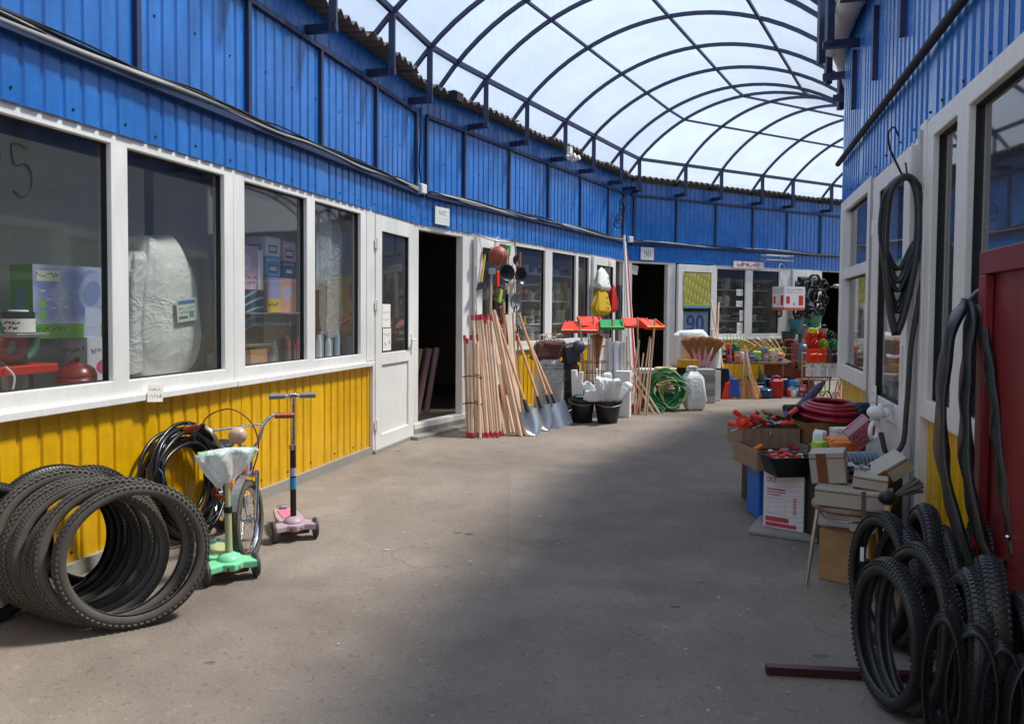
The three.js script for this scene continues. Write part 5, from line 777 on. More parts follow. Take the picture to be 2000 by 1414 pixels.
single('yellow_flower_pack', blobBag(0.14, 0.1, 0.12, { seed: 2, fold: 0.2 }), std(lin(0.65, 0.6, 0.03), 0.6), 'small yellow pack on top of the duster brushes', 'pack', P(5.22, 1.06, 13.3));
// hung goods at the far doorway
{ const t = thing('mug_carton', 'white hanging carton printed with red mugs before far window', 'carton', F3.w(4.0, 1.48, 0.4), F3.turn); const g = flat(new THREE.BoxGeometry(0.62, 0.48, 0.3)); const m = printed(print(320, 250, (x, W, H) => { x.fillStyle = '#dcd8dc'; x.fillRect(0, 0, W, H); x.fillStyle = '#b8281e'; x.fillRect(30, 105, 56, 78); x.fillRect(222, 95, 72, 105); x.fillStyle = '#c05a3a'; x.fillRect(0, 222, W, 28); scrawl(x, W, H, [[26, 18, 5], [56, 12, 4]], '#a05a66', 5); x.fillStyle = '#8a7ab0'; x.fillRect(140, 170, 22, 30); })); const c = mesh('carton_body', g.translate(0, 0.24, 0), m, t, true); mesh('hanger', tube([V(-0.2, 0.48, 0), V(-0.19, 0.85, -0.1), V(-0.1, 0.95, -0.15), V(0.0, 0.93, -0.15), V(0.02, 0.48, 0)], 0.006, 30), M.galv, t); }
{ const t = thing('wire_shelf', 'small white wire shelf hung on the blue fascia', 'shelf', F3.w(3.85, 2.5, 0.14), F3.turn); for (const y of [0, 0.1]) mesh('wire', [rod(V(-0.4, y, 0), V(0.4, y, 0), 0.006), rod(V(-0.4, y, 0.15), V(0.4, y, 0.15), 0.006)], M.galv, t); const g = []; for (let i = 0; i <= 16; i++) g.push(rod(V(-0.4 + i * 0.05, -0.06, 0.0), V(-0.4 + i * 0.05, 0.1, 0), 0.003), rod(V(-0.4 + i * 0.05, 0, 0), V(-0.4 + i * 0.05, 0, 0.15), 0.003)); const k = mesh('grid_wires', g, M.galv, t); k.userData.kind = 'stuff'; }
const blk = [M.black, M.gasket, M.blackGloss, M.black];
for (let i = 0; i < 14; i++) { const x = 4.35 + (i % 5) * 0.2 + 0.06 * Math.sin(i * 3), y = 2.05 - (i / 5 | 0) * 0.3 - 0.05 * Math.cos(i * 5); single('cable_loop', [ring(0.085 + 0.025 * (i % 3), 0.026, 0, 0, 0, 0.3 * Math.sin(i), 0.5 * Math.cos(i * 2), 0, 24, 7), ring(0.07 + 0.025 * (i % 2), 0.024, 0.02, -0.04, 0.03, 0.2, 0.4 * Math.sin(i), 0.4, 24, 7), tube([V(0, -0.08, 0), V(0.03, -0.2, 0.02), V(-0.02, -0.28, 0)], 0.016, 10)], blk[i % 4], `dark coiled cable, ${ORD[i % 5]} in ${['top', 'middle', 'lowest'][i / 5 | 0]} row hung at the far doorway`, 'cable', F3.w(x, y, 0.3 + 0.06 * (i % 3)), F3.turn, 'coiled cables hung at the far doorway'); }
[[4.2, 1.15, 0.3, 0.3, M.teal, 'teal bucket'], [4.75, 1.25, 0.34, 0.24, std(lin(0.05, 0.3, 0.2), 0.4), 'sea green basin'], [4.45, 0.95, 0.26, 0.3, M.greyP, 'grey tank'], [5.05, 0.95, 0.2, 0.3, M.galv, 'metal funnel'], [4.0, 0.92, 0.3, 0.24, std(lin(0.02, 0.05, 0.06), 0.5), 'dark pail']].forEach(([x, y, w, h, m, n], i) => { const t = thing('hung_vessel', `${n} piled under the hanging carton by the far doorway`, 'vessel', F3.w(x, y - h / 2, 0.42), F3.turn, 'vessels piled by the far doorway'); mesh('body', lathe([[0.001, 0], [w * 0.36, 0], [w * 0.5, h], [w * 0.52, h], [w * 0.47, h - 0.01], [w * 0.34, 0.012], [0.001, 0.012]], 24), m, t); mesh('handle', tube([V(-w * 0.5, h, 0), V(-w * 0.2, h + 0.07, 0.04), V(w * 0.2, h + 0.07, 0.04), V(w * 0.5, h, 0)], 0.005, 16), M.galv, t); });
single('vessel_stand', rbox(1.3, 0.8, 0.3, 0.01, 0, 0.4, 0), std(lin(0.06, 0.02, 0.02), 0.6), 'dark red cupboard carrying vessels by the far doorway', 'cupboard', F3.w(4.55, 0, 0.42), F3.turn);
{ const t = thing('caster_wheel', 'small black wheel hung at the edge of the far window', 'wheel', F3.w(3.95, 1.42, 0.2), F3.turn); mesh('tyre', ring(0.075, 0.022, 0, 0, 0, 0, 0, 0, 28, 8), M.black, t); mesh('hub', cyl(0.06, 0.06, 0.02, 0, 0, 0, Math.PI / 2), M.oldWhite, t); }
{ const t = thing('wall_lamp', 'grey lamp arm projecting at the shaded corner', 'lamp', F3.w(5.75, 2.0, 0.05), F3.turn); mesh('arm', rod(V(0, 0, 0), V(0.2, 0.1, 0.3), 0.012), M.galv, t); mesh('head', ball(0.08, 0.05, 0.02, 0.12, [1.4, 0.6, 1]), M.greyP, t); }
// ---------- signs and posters on the far shop ----------
pinned('shop_sign', F3, 0.51, 2.5, 0.085, 0.31, 0.235, printed(print(260, 200, (x, W, H) => { x.fillStyle = '#d9dad6'; x.fillRect(0, 0, W, H); x.fillStyle = '#2b2f33'; x.font = '130px serif'; x.textAlign = 'center'; x.fillText('90', W / 2, 148); })), 'white sign with number 90 above the far doorway', 'sign', 0.006);
pinned('banner', F3, 3.15, 2.385, 0.1, 0.86, 0.14, printed(print(520, 90, (x, W, H) => { x.fillStyle = '#ddd6d2'; x.fillRect(0, 0, W, H); scrawl(x, W, H, [[16, 56, 12]], '#b02a2a', 21); scrawl(x, W, H, [[20, 50, 9]], '#b84040', 8); })), 'white banner with red lettering over the far window', 'banner', 0.006);
pinned('poster', F3, 1.74, 1.84, 0.118, 0.7, 0.68, printed(print(360, 350, (x, W, H) => { x.fillStyle = '#b4b04a'; x.fillRect(0, 0, W, H); for (let j = 0; j < 14; j++) for (let i = 0; i < 16; i++) { const k = (i * 7 + j * 13) % 9; x.fillStyle = ['#6f7a35', '#c9c25a', '#58603a', '#8c8a34', '#3f5a44', '#a8643a', '#d6d08a', '#7b8a4a', '#5c6b2c'][k]; x.fillRect(8 + i * 22, 8 + j * 22, 14 - (k % 3) * 2, 15); } x.fillStyle = '#5a94b8'; x.fillRect(0, 325, W, 25); })), 'yellow green poster of small pictures on number 90 door glass', 'poster', 0.003, 0.01);
pinned('number_panel', F3, 1.72, 1.21, 0.095, 0.66, 0.44, printed(print(300, 200, (x, W, H) => { x.fillStyle = '#5d7384'; x.fillRect(0, 0, W, H); x.fillStyle = '#15306e'; x.font = 'bold 200px sans-serif'; x.textAlign = 'center'; x.fillText('90', W / 2, 172); })), 'large dark blue number 90 behind the far door glass', 'number', 0.004);
pinned('paper_notice', F3, 0.31, 2.2, -0.04, 0.17, 0.17, note(0.17, 0.17, [[0.3, 0.35, 12]], '#777', 2), 'small paper hung in the top of the number 90 doorway', 'notice', 0.002, -0.15);
[[3.0, 1.83, 0.18, 0.13], [3.0, 1.6, 0.18, 0.12], [3.06, 1.36, 0.1, 0.22], [3.02, 1.1, 0.16, 0.24]].forEach(([x, y, w, h], i) => pinned('price_card', F3, x, y, 0.012, w, h, note(w, h, [[0.3, 0.2, 9], [0.6, 0.15, 6]], '#555', i + 4, '#e8e8e4'), `${['topmost', 'second', 'third', 'lowest'][i]} white price card on the far window glass`, 'notice'));

// small stock on the asphalt before the goods table
[[3.95, 12.95, 0.11, 0.2, 8], [4.06, 12.98, 0.09, 0.26, 5], [4.0, 13.1, 0.1, 0.34, 6], [4.14, 13.12, 0.12, 0.3, 0], [4.27, 13.05, 0.1, 0.22, 12], [4.35, 13.15, 0.12, 0.36, 7], [3.5, 12.85, 0.12, 0.3, 0], [3.66, 12.9, 0.12, 0.36, 8], [4.66, 12.9, 0.07, 0.14, 9], [4.74, 12.86, 0.06, 0.12, 3], [4.95, 12.98, 0.1, 0.2, 9], [4.9, 13.12, 0.12, 0.3, 4], [3.9, 13.0, 0.08, 0.3, 9], [4.7, 13.3, 0.14, 0.5, 0]].forEach(([X, Z, w, h, c], i) => single('stock_item', i % 3 === 0 ? lathe([[0.001, 0], [w * 0.42, 0], [w * 0.5, h * 0.15], [w * 0.48, h * 0.7], [w * 0.22, h * 0.85], [w * 0.22, h], [0.001, h]], 18) : i % 3 === 1 ? packBox(w, h, w) : blobBag(w, h, w, { seed: i, fold: 0.1 }), i % 3 === 1 ? packMat(c) : smallCols[c][1], `${smallCols[c][0]} stock item, ${ORD[i % 12]}${i > 11 ? ' again' : ''} among pieces standing before the goods table`, 'stock item', P(X, 0, Z), 0.4 * i, 'stock standing before the goods table', i % 3 === 1));
{ const g = []; for (let i = 0; i < 7; i++) g.push(tube([V(0.05 * i, 0, 0), V(0.05 * i + 0.02, 0.2, 0.03), V(0.06 * i - 0.03, 0.42 + 0.03 * (i % 3), 0)], 0.008, 12)); single('garden_stakes', g, M.lime, 'thin lime green stakes standing on the goods table', 'stakes', P(3.72, 0.58, 13.4)); }
for (let i = 0; i < 5; i++) single('paint_brush', [rod(V(0, 0, 0), V(0.02 * Math.sin(i * 3), 0.22, 0.02), 0.012, 0.009), rbox(0.05, 0.09, 0.02, 0.006, 0.02 * Math.sin(i * 3), 0.26, 0.02)], [M.orange, M.lime, M.paper, M.orangeRed, M.pink][i], `${['orange', 'lime', 'white', 'orange red', 'pink'][i]} brush standing between the straw brooms and yellow panel`, 'brush', P(3.46 + i * 0.07, 0.58, 13.1), 0, 'brushes on the goods table');

for (let i = 0; i < 22; i++) { const c = [1, 10, 0, 9, 4, 3, 8, 5, 11, 6, 2][i % 11], w = 0.06 + 0.05 * ((i * 7) % 5) / 4, h = 0.07 + 0.12 * ((i * 3) % 7) / 6, X = 3.36 + (i % 11) * 0.125, up = i > 10; single('boxed_item', packBox(w, h, w * 0.8), packMat(c), `${smallCols[c][0]} printed box, ${ORD[i % 11]} along the ${up ? 'rear' : 'front'} edge of the goods table`, 'box', P(X, 0.581, up ? 13.52 : 13.12), 0.5 * Math.sin(i * 3), 'printed boxes on the goods table', true); }
for (let i = 0; i < 8; i++) single('garden_hook', [tube([V(-0.06, 0, 0), V(-0.02, 0.09, 0.01), V(0.05, 0.11, 0.02), V(0.09, 0.03, 0.03)], 0.012, 14), rod(V(0, 0.08, 0), V(0.02, 0.3 + 0.03 * (i % 3), -0.04), 0.011)], [M.black, M.orangeRed, M.galv, M.wood, M.lime, M.black, M.galv, M.orange][i], `${ORD[i]} short garden tool standing in the heap at the glove rack foot`, 'garden tool', P(4.9 + i * 0.08, 0.003, 12.72 + 0.05 * (i % 2)), 0.7 * i, 'short garden tools by the glove rack');

// ---------- shaded side: cartons and trays of small hardware ----------
const cardBoxOpen = (w, h, d, t = 0.006) => [box(w, h, t, 0, h / 2, d / 2 - t / 2), box(w, h, t, 0, h / 2, -d / 2 + t / 2), box(t, h, d - 2 * t, -w / 2 + t / 2, h / 2, 0), box(t, h, d - 2 * t, w / 2 - t / 2, h / 2, 0), box(w - 2 * t, t, d - 2 * t, 0, t / 2, 0)];
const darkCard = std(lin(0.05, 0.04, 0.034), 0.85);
const wallTurn = Q1.turn;                                           // box fronts parallel to the shop wall
const cardPrint = (bg, f) => printed(print(256, 256, (x, W, H) => { x.fillStyle = bg; x.fillRect(0, 0, W, H); for (let i = 0; i < 900; i++) { x.fillStyle = `rgba(${i % 2 ? 70 : 190},${i % 2 ? 50 : 150},${i % 2 ? 35 : 110},0.06)`; x.fillRect((i * 97) % W, (i * 61) % H, 14, 3); } f(x, W, H); }), 0.85);
{ const t = thing('carton', 'large open brown carton with red hose on top by the wall', 'carton', P(2.31, 0.0, 5.72), 0.18);
  mesh('carton_body', cardBoxOpen(0.5, 0.62, 0.42), M.cardDark, t);
  mesh('side_print', sheetGeo(0.48, 0.5, 0.003).translate(0.0, 0.33, 0.212), cardPrint('#8a6444', (x) => { x.fillStyle = '#4a3422'; x.fillRect(120, 60, 18, 90); x.fillRect(150, 70, 40, 8); x.fillRect(60, 50, 40, 10); }), t, true);
  mesh('flap', box(0.02, 0.14, 0.4, -0.31, 0.62, 0, 0, 0, 0.9), M.cardDark, t); }
{ const t = thing('hose_coil', 'glossy red hose coil lying on the large brown carton', 'hose', P(2.36, 0.615, 5.66), 0.2); t.rotation.x = 0.1; for (let k = 0; k < 6; k++) mesh('hose', ring(0.2 - 0.022 * (k % 3), 0.017, 0.006 * (k % 2), 0.04 + 0.018 * k, 0, Math.PI / 2 + 0.05 * Math.sin(k), 0, 0, 40, 8), std(lin(0.3, 0.006, 0.02), 0.25), t); }
single('folded_tarp', blobBag(0.3, 0.26, 0.24, { seed: 3, fold: 0.12 }), std(lin(0.012, 0.016, 0.035), 0.6), 'dark tarpaulin folded over the corner of the large carton', 'tarpaulin', P(2.6, 0.5, 5.58));
single('umbrella', [lathe([[0.001, 0], [0.012, 0.02], [0.035, 0.12], [0.03, 0.34], [0.012, 0.42], [0.001, 0.43]], 12).rotateZ(-0.9).rotateY(0.4)], std(lin(0.07, 0.05, 0.11), 0.6), 'furled violet umbrella sticking out of the large carton', 'umbrella', P(2.13, 0.62, 5.82));
single('dark_glove', blobBag(0.13, 0.1, 0.12, { seed: 4, fold: 0.15 }), std(lin(0.015, 0.025, 0.015), 0.7), 'dark glove on the edge of the large carton', 'glove', P(2.12, 0.62, 5.75));
// two shallow wooden crates with small tools
{ const t = thing('wooden_crate', 'wooden tray crate with red tools, in front of large carton', 'crate', P(1.83, 0.36, 5.28), 0.1); for (const [w, d, x, z] of [[0.44, 0.012, 0, 0.2], [0.44, 0.012, 0, -0.2], [0.012, 0.388, -0.214, 0], [0.012, 0.388, 0.214, 0]]) mesh('board', box(w, 0.13, d, x, 0.065, z), M.woodOld, t); mesh('bottom', box(0.41, 0.008, 0.38, 0, 0.006, 0), M.woodOld, t); }
{ const t = thing('wooden_crate', 'second wooden tray crate with screwdrivers, behind the first', 'crate', P(1.85, 0.44, 5.62), 0.05); for (const [w, d, x, z] of [[0.42, 0.012, 0, 0.16], [0.42, 0.012, 0, -0.16], [0.012, 0.308, -0.204, 0], [0.012, 0.308, 0.204, 0]]) mesh('board', box(w, 0.14, d, x, 0.07, z), M.woodOld, t); mesh('bottom', box(0.39, 0.008, 0.3, 0, 0.006, 0), M.woodOld, t); }
const toolCols = [['red', M.orangeRed], ['black', M.black], ['dark red', std(lin(0.3, 0.02, 0.03), 0.4)], ['green', M.green], ['grey', M.galv], ['orange', M.orange], ['violet', std(lin(0.1, 0.06, 0.2), 0.5)]];
for (let i = 0; i < 16; i++) { const c = [0, 2, 0, 1, 0, 6, 0, 2, 3, 0, 1, 0, 2, 0, 5, 0][i], a = i * 1.7, X = 1.68 + (i % 6) * 0.065, Z = 5.5 + (i / 6 | 0) * 0.09; const d = V(Math.cos(a) * 0.09, 0.03 + 0.03 * Math.sin(i * 3), Math.sin(a) * 0.09); const t = thing('screwdriver', `${toolCols[c][0]} handled hand tool, ${ORD[i % 6]} in ${['near', 'middle', 'far'][i / 6 | 0]} row of the tool crate`, 'hand tool', P(X, 0.585 + 0.03 * (i % 3), Z), 0, 'hand tools in the tool crate'); mesh('handle', rod(V(0, 0, 0), d, 0.016, 0.02, 10), toolCols[c][1], t); mesh('shaft', rod(V(0, 0, 0), d.clone().multiplyScalar(-1.1), 0.005, 0.005, 6), M.steel, t); }
single('orange_disc', [cyl(0.05, 0.05, 0.03, 0, 0, 0, 1.3, 0, 0, 24), ball(0.03, 0, 0, 0.02)], M.orangeRed, 'round orange reel at the corner of the tool crate', 'reel', P(1.66, 0.62, 5.48));
for (let i = 0; i < 12; i++) { const c = [3, 0, 4, 0, 2, 4, 0, 5, 1, 0, 4, 2][i]; single('small_part', [rbox(0.06 + 0.03 * (i % 3), 0.03, 0.035, 0.008, 0, 0.015, 0, 0.2, i, 0.1)], toolCols[c][1], `${toolCols[c][0]} small part, ${ORD[i]} in the front wooden tray from its left`, 'hardware', P(1.67 + (i % 6) * 0.062, 0.39 + 0.02 * (i % 4), 5.18 + (i / 6 | 0) * 0.16), 0, 'small parts in the wooden tray'); }
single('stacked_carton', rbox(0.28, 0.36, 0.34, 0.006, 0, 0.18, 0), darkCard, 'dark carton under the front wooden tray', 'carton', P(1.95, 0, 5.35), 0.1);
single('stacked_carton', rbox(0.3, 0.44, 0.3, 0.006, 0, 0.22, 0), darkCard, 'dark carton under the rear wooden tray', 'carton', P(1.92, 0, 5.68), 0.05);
single('blue_box', rbox(0.16, 0.355, 0.2, 0.012, 0, 0.178, 0), std(lin(0.01, 0.13, 0.5), 0.45), 'bright blue box behind the white printed carton', 'box', P(1.76, 0.0, 5.3), 0.1);
{ const t = thing('carton', 'tall white carton with red print under the black tray', 'carton', P(1.8, 0.03, 4.93), 0.95);
  const m = cardPrint('#d9d2d2', (x) => { x.fillStyle = '#b4424e'; x.font = 'bold 34px sans-serif'; x.fillText('ОКЗ', 14, 46); x.fillRect(20, 74, 120, 7); x.fillRect(20, 88, 120, 5); x.fillRect(20, 100, 90, 5); x.fillRect(14, 205, 150, 22); x.fillRect(14, 232, 200, 18); x.strokeStyle = '#c79aa0'; x.lineWidth = 3; x.strokeRect(30, 120, 110, 70); for (let i = 0; i < 7; i++) x.fillRect(190, 110 + i * 11, 22, 6); });
  mesh('carton_body', rbox(0.22, 0.36, 0.26, 0.004, 0, 0.18, 0), std(lin(0.2, 0.18, 0.19), 0.7), t); const f = mesh('front_print', sheetGeo(0.25, 0.355, 0.003), m, t, true); f.position.set(-0.112, 0.18, 0); f.rotation.y = -Math.PI / 2; }
single('paving_slab', rbox(0.5, 0.028, 0.42, 0.008, 0, 0.015, 0), M.concrete, 'flat concrete slab under the white printed carton', 'slab', P(1.83, 0, 4.9), -0.5).userData.kind = 'thing';
{ const t = thing('plastic_tray', 'deep black plastic tray lined with paper on white carton', 'tray', P(1.76, 0.385, 4.83), 0.12); const g = lathe([[0.001, 0], [0.13, 0], [0.17, 0.12], [0.178, 0.12], [0.178, 0.128], [0.165, 0.128], [0.125, 0.01], [0.001, 0.01]], 4).rotateY(Math.PI / 4).scale(1.25, 1, 0.95); mesh('tub', g, tubBlack, t); mesh('paper_liner', box(0.29, 0.004, 0.22, 0, 0.11, 0), M.paper, t); }
for (let i = 0; i < 9; i++) { const c = [0, 0, 2, 0, 1, 2, 1, 0, 1][i]; single('small_part', [i % 2 ? ring(0.02, 0.008, 0, 0.012, 0, 1.2, 0, 0, 16, 6) : rbox(0.05, 0.025, 0.03, 0.008, 0, 0.014, 0, 0, i, 0.2)], toolCols[c][1], `${toolCols[c][0]} small part, ${ORD[i]} from the left in the black lined tray`, 'hardware', P(1.65 + (i % 5) * 0.05, 0.5, 4.78 + 0.07 * (i / 5 | 0)), 0, 'small parts in the black tray'); }
// heap of packets between tray and window
const heap = [['dark green packet', 2.0, 0.5, 4.95, 0.12, 0.06, std(lin(0.02, 0.08, 0.04), 0.5)], ['pale packet', 2.03, 0.54, 5.02, 0.1, 0.1, M.paper], ['lime yellow packet', 1.98, 0.52, 4.9, 0.09, 0.07, M.lime], ['orange net', 2.14, 0.5, 4.98, 0.2, 0.1, M.orange], ['blue packet', 2.02, 0.45, 4.7, 0.16, 0.06, std(lin(0.01, 0.025, 0.18), 0.4)], ['black pouch', 2.18, 0.44, 4.72, 0.18, 0.08, M.black]];
heap.forEach(([n, X, Y, Z, w, h, m], i) => single('packet', blobBag(w, h, w * 0.8, { seed: i, fold: 0.14 }), m, `${n} in the heap before the shaded window`, 'packet', P(X, Y, Z), i, 'packets heaped before the shaded window'));
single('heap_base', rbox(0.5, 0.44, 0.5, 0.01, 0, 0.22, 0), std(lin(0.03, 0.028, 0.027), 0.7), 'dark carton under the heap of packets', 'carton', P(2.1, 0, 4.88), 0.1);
{ const m = cardPrint('#a4525f', (x) => { x.fillStyle = '#d8b6bf'; x.fillRect(0, 0, 256, 70); scrawl(x, 256, 256, [[100, 40, 9], [160, 36, 8], [206, 28, 7]], '#5e1822', 5); }); const b = single('printed_carton', flat(new THREE.BoxGeometry(0.17, 0.15, 0.05)), m, 'pink and red printed carton tilted on the heap', 'carton', P(2.21, 0.66, 4.82), -0.2, undefined, true); b.rotation.z = 0.75; }
{ const b = single('printed_carton', flat(new THREE.BoxGeometry(0.13, 0.06, 0.08)), note(0.13, 0.06, [[0.35, 0.3, 8]], '#555', 4), 'small white carton on the large brown carton side', 'carton', P(2.25, 0.6, 5.2), 0.1, undefined, true); }
// ---------- stool with metal boxes ----------
{ const t = thing('metal_stool', 'stool with thin steel legs carrying dull metal boxes', 'stool', P(1.74, 0, 3.93), -0.55); mesh('seat', [lathe([[0.001, 0.4], [0.17, 0.4], [0.175, 0.412], [0.17, 0.43], [0.001, 0.43]], 30)], M.woodOld, t); for (const [x, z] of [[-0.15, 0.1], [0.12, 0.14], [0.13, -0.12], [-0.12, -0.13]]) mesh('leg', rod(V(x * 1.15, 0.002, z * 1.15), V(x * 0.85, 0.41, z * 0.85), 0.011, 0.011, 10), M.steel, t); mesh('ring_brace', ring(0.13, 0.006, 0, 0.36, 0, Math.PI / 2, 0, 0, 30, 6), M.steel, t); }
const tin = std(lin(0.46, 0.4, 0.33), 0.6, 0.15, { map: grimeTex });
[['long dull metal box, lowest on the stool', 0.34, 0.09, 0.2, 1.74, 0.435, 3.86, -0.55, 0, 0], ['upright metal box leaning on the stool front', 0.17, 0.16, 0.14, 1.68, 0.53, 4.0, -0.5, 0.06, 0.12], ['metal box tilted up against the door', 0.24, 0.08, 0.16, 1.95, 0.56, 3.94, -0.1, 0.1, 0.6], ['small metal box lying on the long one', 0.16, 0.06, 0.15, 1.82, 0.53, 3.86, -0.45, 0, -0.08]].forEach(([l, w, h, d, X, Y, Z, ry, rx, rz]) => { const t = thing('metal_box', l, 'box', P(X, Y, Z), ry, 'dull metal boxes on the stool'); t.rotation.order = 'YXZ'; t.rotation.x = rx; t.rotation.z = rz; mesh('case', rbox(w, h, d, 0.004, 0, h / 2, 0), tin, t); mesh('seam', box(w + 0.002, 0.004, d + 0.002, 0, h * 0.82, 0), M.gasket, t); if (rx) mesh('brown_label', box(w * 0.3, h * 0.96, 0.003, -w * 0.15, h / 2, d / 2 + 0.001), std(lin(0.34, 0.2, 0.09), 0.7, 0, { map: cardTex }), t); });
{ const t = thing('spring_hose', 'grey ribbed plastic hose lying behind the metal boxes', 'hose', P(1.98, 0.56, 4.35), 0.2); for (let k = 0; k < 9; k++) mesh('rib', ring(0.05, 0.011, -0.1 + k * 0.025, 0, 0, 0, Math.PI / 2, 0, 22, 7), std(lin(0.16, 0.2, 0.23), 0.45), t); }
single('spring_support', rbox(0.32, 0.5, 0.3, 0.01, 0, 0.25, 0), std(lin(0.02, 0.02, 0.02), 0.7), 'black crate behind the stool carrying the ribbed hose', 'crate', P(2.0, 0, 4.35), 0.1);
for (let i = 0; i < 8; i++) single('hinge_plate', [box(0.06, 0.004, 0.03, 0, 0, 0, 0.2 * i, i, 0.1 * i), cyl(0.005, 0.005, 0.06, 0, 0.003, 0, 0, i, Math.PI / 2)], i % 3 ? M.galv : M.gasket, `${ORD[i]} loose metal fitting among the boxes on the stool, front first`, 'fitting', P(1.76 + (i % 4) * 0.045, 0.6, 3.98 + 0.05 * (i / 4 | 0)), 0, 'loose fittings on the stool');
{ const t = thing('mallet', 'rubber mallet with wooden handle standing beside the stool', 'mallet', P(1.815, 0, 3.66)); mesh('head', [ball(0.036, 0, 0.52, 0, [1.25, 0.95, 1], 22)], M.black, t); mesh('handle', rod(V(-0.015, 0.18, 0), V(0, 0.5, 0), 0.013, 0.014), M.wood, t); }
single('brush_bundle', Array.from({ length: 9 }, (_, i) => rod(V(0, 0, 0), V(0.13 + 0.01 * Math.sin(i * 4), 0.03 * Math.sin(i * 2.4) + 0.06, 0.035 * Math.cos(i * 1.7)), 0.006, 0.008, 6)), std(lin(0.1, 0.09, 0.075), 0.8), 'bundle of grey brushes behind the mallet', 'brush', P(1.9, 0.5, 3.78));
{ const t = thing('carton', 'brown carton under the stool', 'carton', P(1.79, 0, 4.03), -0.62); mesh('carton_body', rbox(0.24, 0.27, 0.2, 0.004, 0, 0.136, 0), M.card, t); mesh('tape', box(0.242, 0.02, 0.05, 0, 0.262, 0.0), M.cardDark, t); }
single('wrapped_parcel', blobBag(0.2, 0.11, 0.16, { seed: 4, fold: 0.1 }), M.film, 'film wrapped white parcel on the carton under the stool', 'parcel', P(1.75, 0.275, 4.06), -0.4);
single('white_slab', rbox(0.12, 0.08, 0.06, 0.01, 0, 0.04, 0), M.paper, 'small white block on the carton under the stool', 'block', P(1.83, 0.272, 3.95), -0.55).userData.kind = 'thing';
// ---------- red stand with tyres ----------
{ const t = thing('display_stand', 'dark red steel stand with long foot bar carrying tyres', 'stand', P(1.5, 0, 2.92), 0); const m = std(lin(0.06, 0.007, 0.012), 0.45, 0, { map: wearTex }); mesh('foot_bar', bar(V(-0.5, 0.02, -0.02), V(0.3, 0.02, 0.06), 0.036, 0.03), m, t); mesh('post', bar(V(0.03, 0.036, -0.36), V(0.17, 0.56, -0.68), 0.02, 0.02), m, t); mesh('cross_bar', bar(V(0.2, 0.5, 0.2), V(0.52, 0.53, 0.1), 0.025, 0.025), m, t); mesh('rear_post', bar(V(0.5, 0.0, 0.1), V(0.5, 0.55, 0.1), 0.03, 0.03), m, t); mesh('clamp', [rbox(0.04, 0.03, 0.04, 0.006, 0.11, 0.28, -0.51), cyl(0.007, 0.007, 0.1, 0.09, 0.28, -0.5, 0, 0, Math.PI / 2)], M.black, t); mesh('lower_clamp', rbox(0.05, 0.03, 0.04, 0.006, 0.06, 0.13, -0.42), M.black, t); }
const tubeRubber = std(lin(0.03, 0.03, 0.031), 0.6, 0, { map: wearTex, roughnessMap: wearRough, bumpMap: softBump, bumpScale: 0.012 });
const SMALLT = tyreGeos(0.3, 0.03, { step: 0.02, rows: [[0.0, 0, 0.013, 0.006, 0.012], [0.42, 0.5, 0.012, 0.006, 0.012], [-0.42, 0.5, 0.012, 0.006, 0.012], [0.9, 0, 0.01, 0.006, 0.012], [-0.9, 0, 0.01, 0.006, 0.012]] });
const SLICKT = tyreGeos(0.3, 0.027, { step: 0.011, rows: [[0.3, 0, 0.007, 0.004, 0.006], [-0.3, 0.5, 0.007, 0.004, 0.006], [0.75, 0.25, 0.007, 0.004, 0.006], [-0.75, 0.75, 0.007, 0.004, 0.006]] });
const BROAD = tyreGeos(0.31, 0.038, { step: 0.024, rows: [[0.14, 0, 0.017, 0.007, 0.013], [-0.14, 0.5, 0.017, 0.007, 0.013], [0.5, 0.35, 0.014, 0.007, 0.014], [-0.5, 0.85, 0.014, 0.007, 0.014], [0.95, 0.1, 0.012, 0.007, 0.012], [-0.95, 0.6, 0.012, 0.007, 0.012]] });
for (let i = 0; i < 17; i++) {
  const back = i < 7, k = back ? i : i - 7, X = back ? 1.58 + k * 0.062 : 1.34 + k * 0.058, Z = back ? 3.22 - k * 0.045 : 2.66 - k * 0.05;
  const t = tyre([BROAD, SMALLT, BROAD, KNOBBY, BROAD][(i * 2) % 5], M.rubber, `${ORD[k]} dark tyre from the stool side in the ${back ? 'back' : 'front'} row of the red stand`, 'dark tyres on the red stand');
  const face = Math.min(1, k / 3), sx = 0.5 + 0.1 * Math.sin(i * 2.7), sy = 0.9 + 0.09 * Math.sin(i * 4.1); t.rotation.order = 'YXZ'; t.rotation.y = -1.2 - 0.6 * face + 0.14 * Math.sin(i * 5); t.rotation.x = 0.06 * Math.sin(i * 3); t.rotation.z = 0; t.scale.set(sx, sy, 1); t.position.copy(P(X, 0.318 * sy + 0.004, Z));
}
single('tyre_label', box(0.008, 0.06, 0.015, 0, 0, 0), M.paper, 'white paper tag on a dark tyre beside the stool', 'tag', P(1.53, 0.36, 3.3), 1);
// folded tyres stuffed through the front loops
for (let i = 0; i < 4; i++) { const t = tyre(i % 2 ? SLICKT : SMALLT, M.rubber, `${ORD[i]} narrow folded tyre tucked through the front loops`, 'folded tyres tucked in the front row'); t.rotation.order = 'YXZ'; t.rotation.y = -0.8 + 0.25 * i; t.scale.set(0.2 + 0.05 * (i % 2), 0.78 - 0.06 * i, 1); t.position.copy(P(1.36 + i * 0.075, 0.25 - 0.02 * i, 2.36 - 0.02 * i)); }
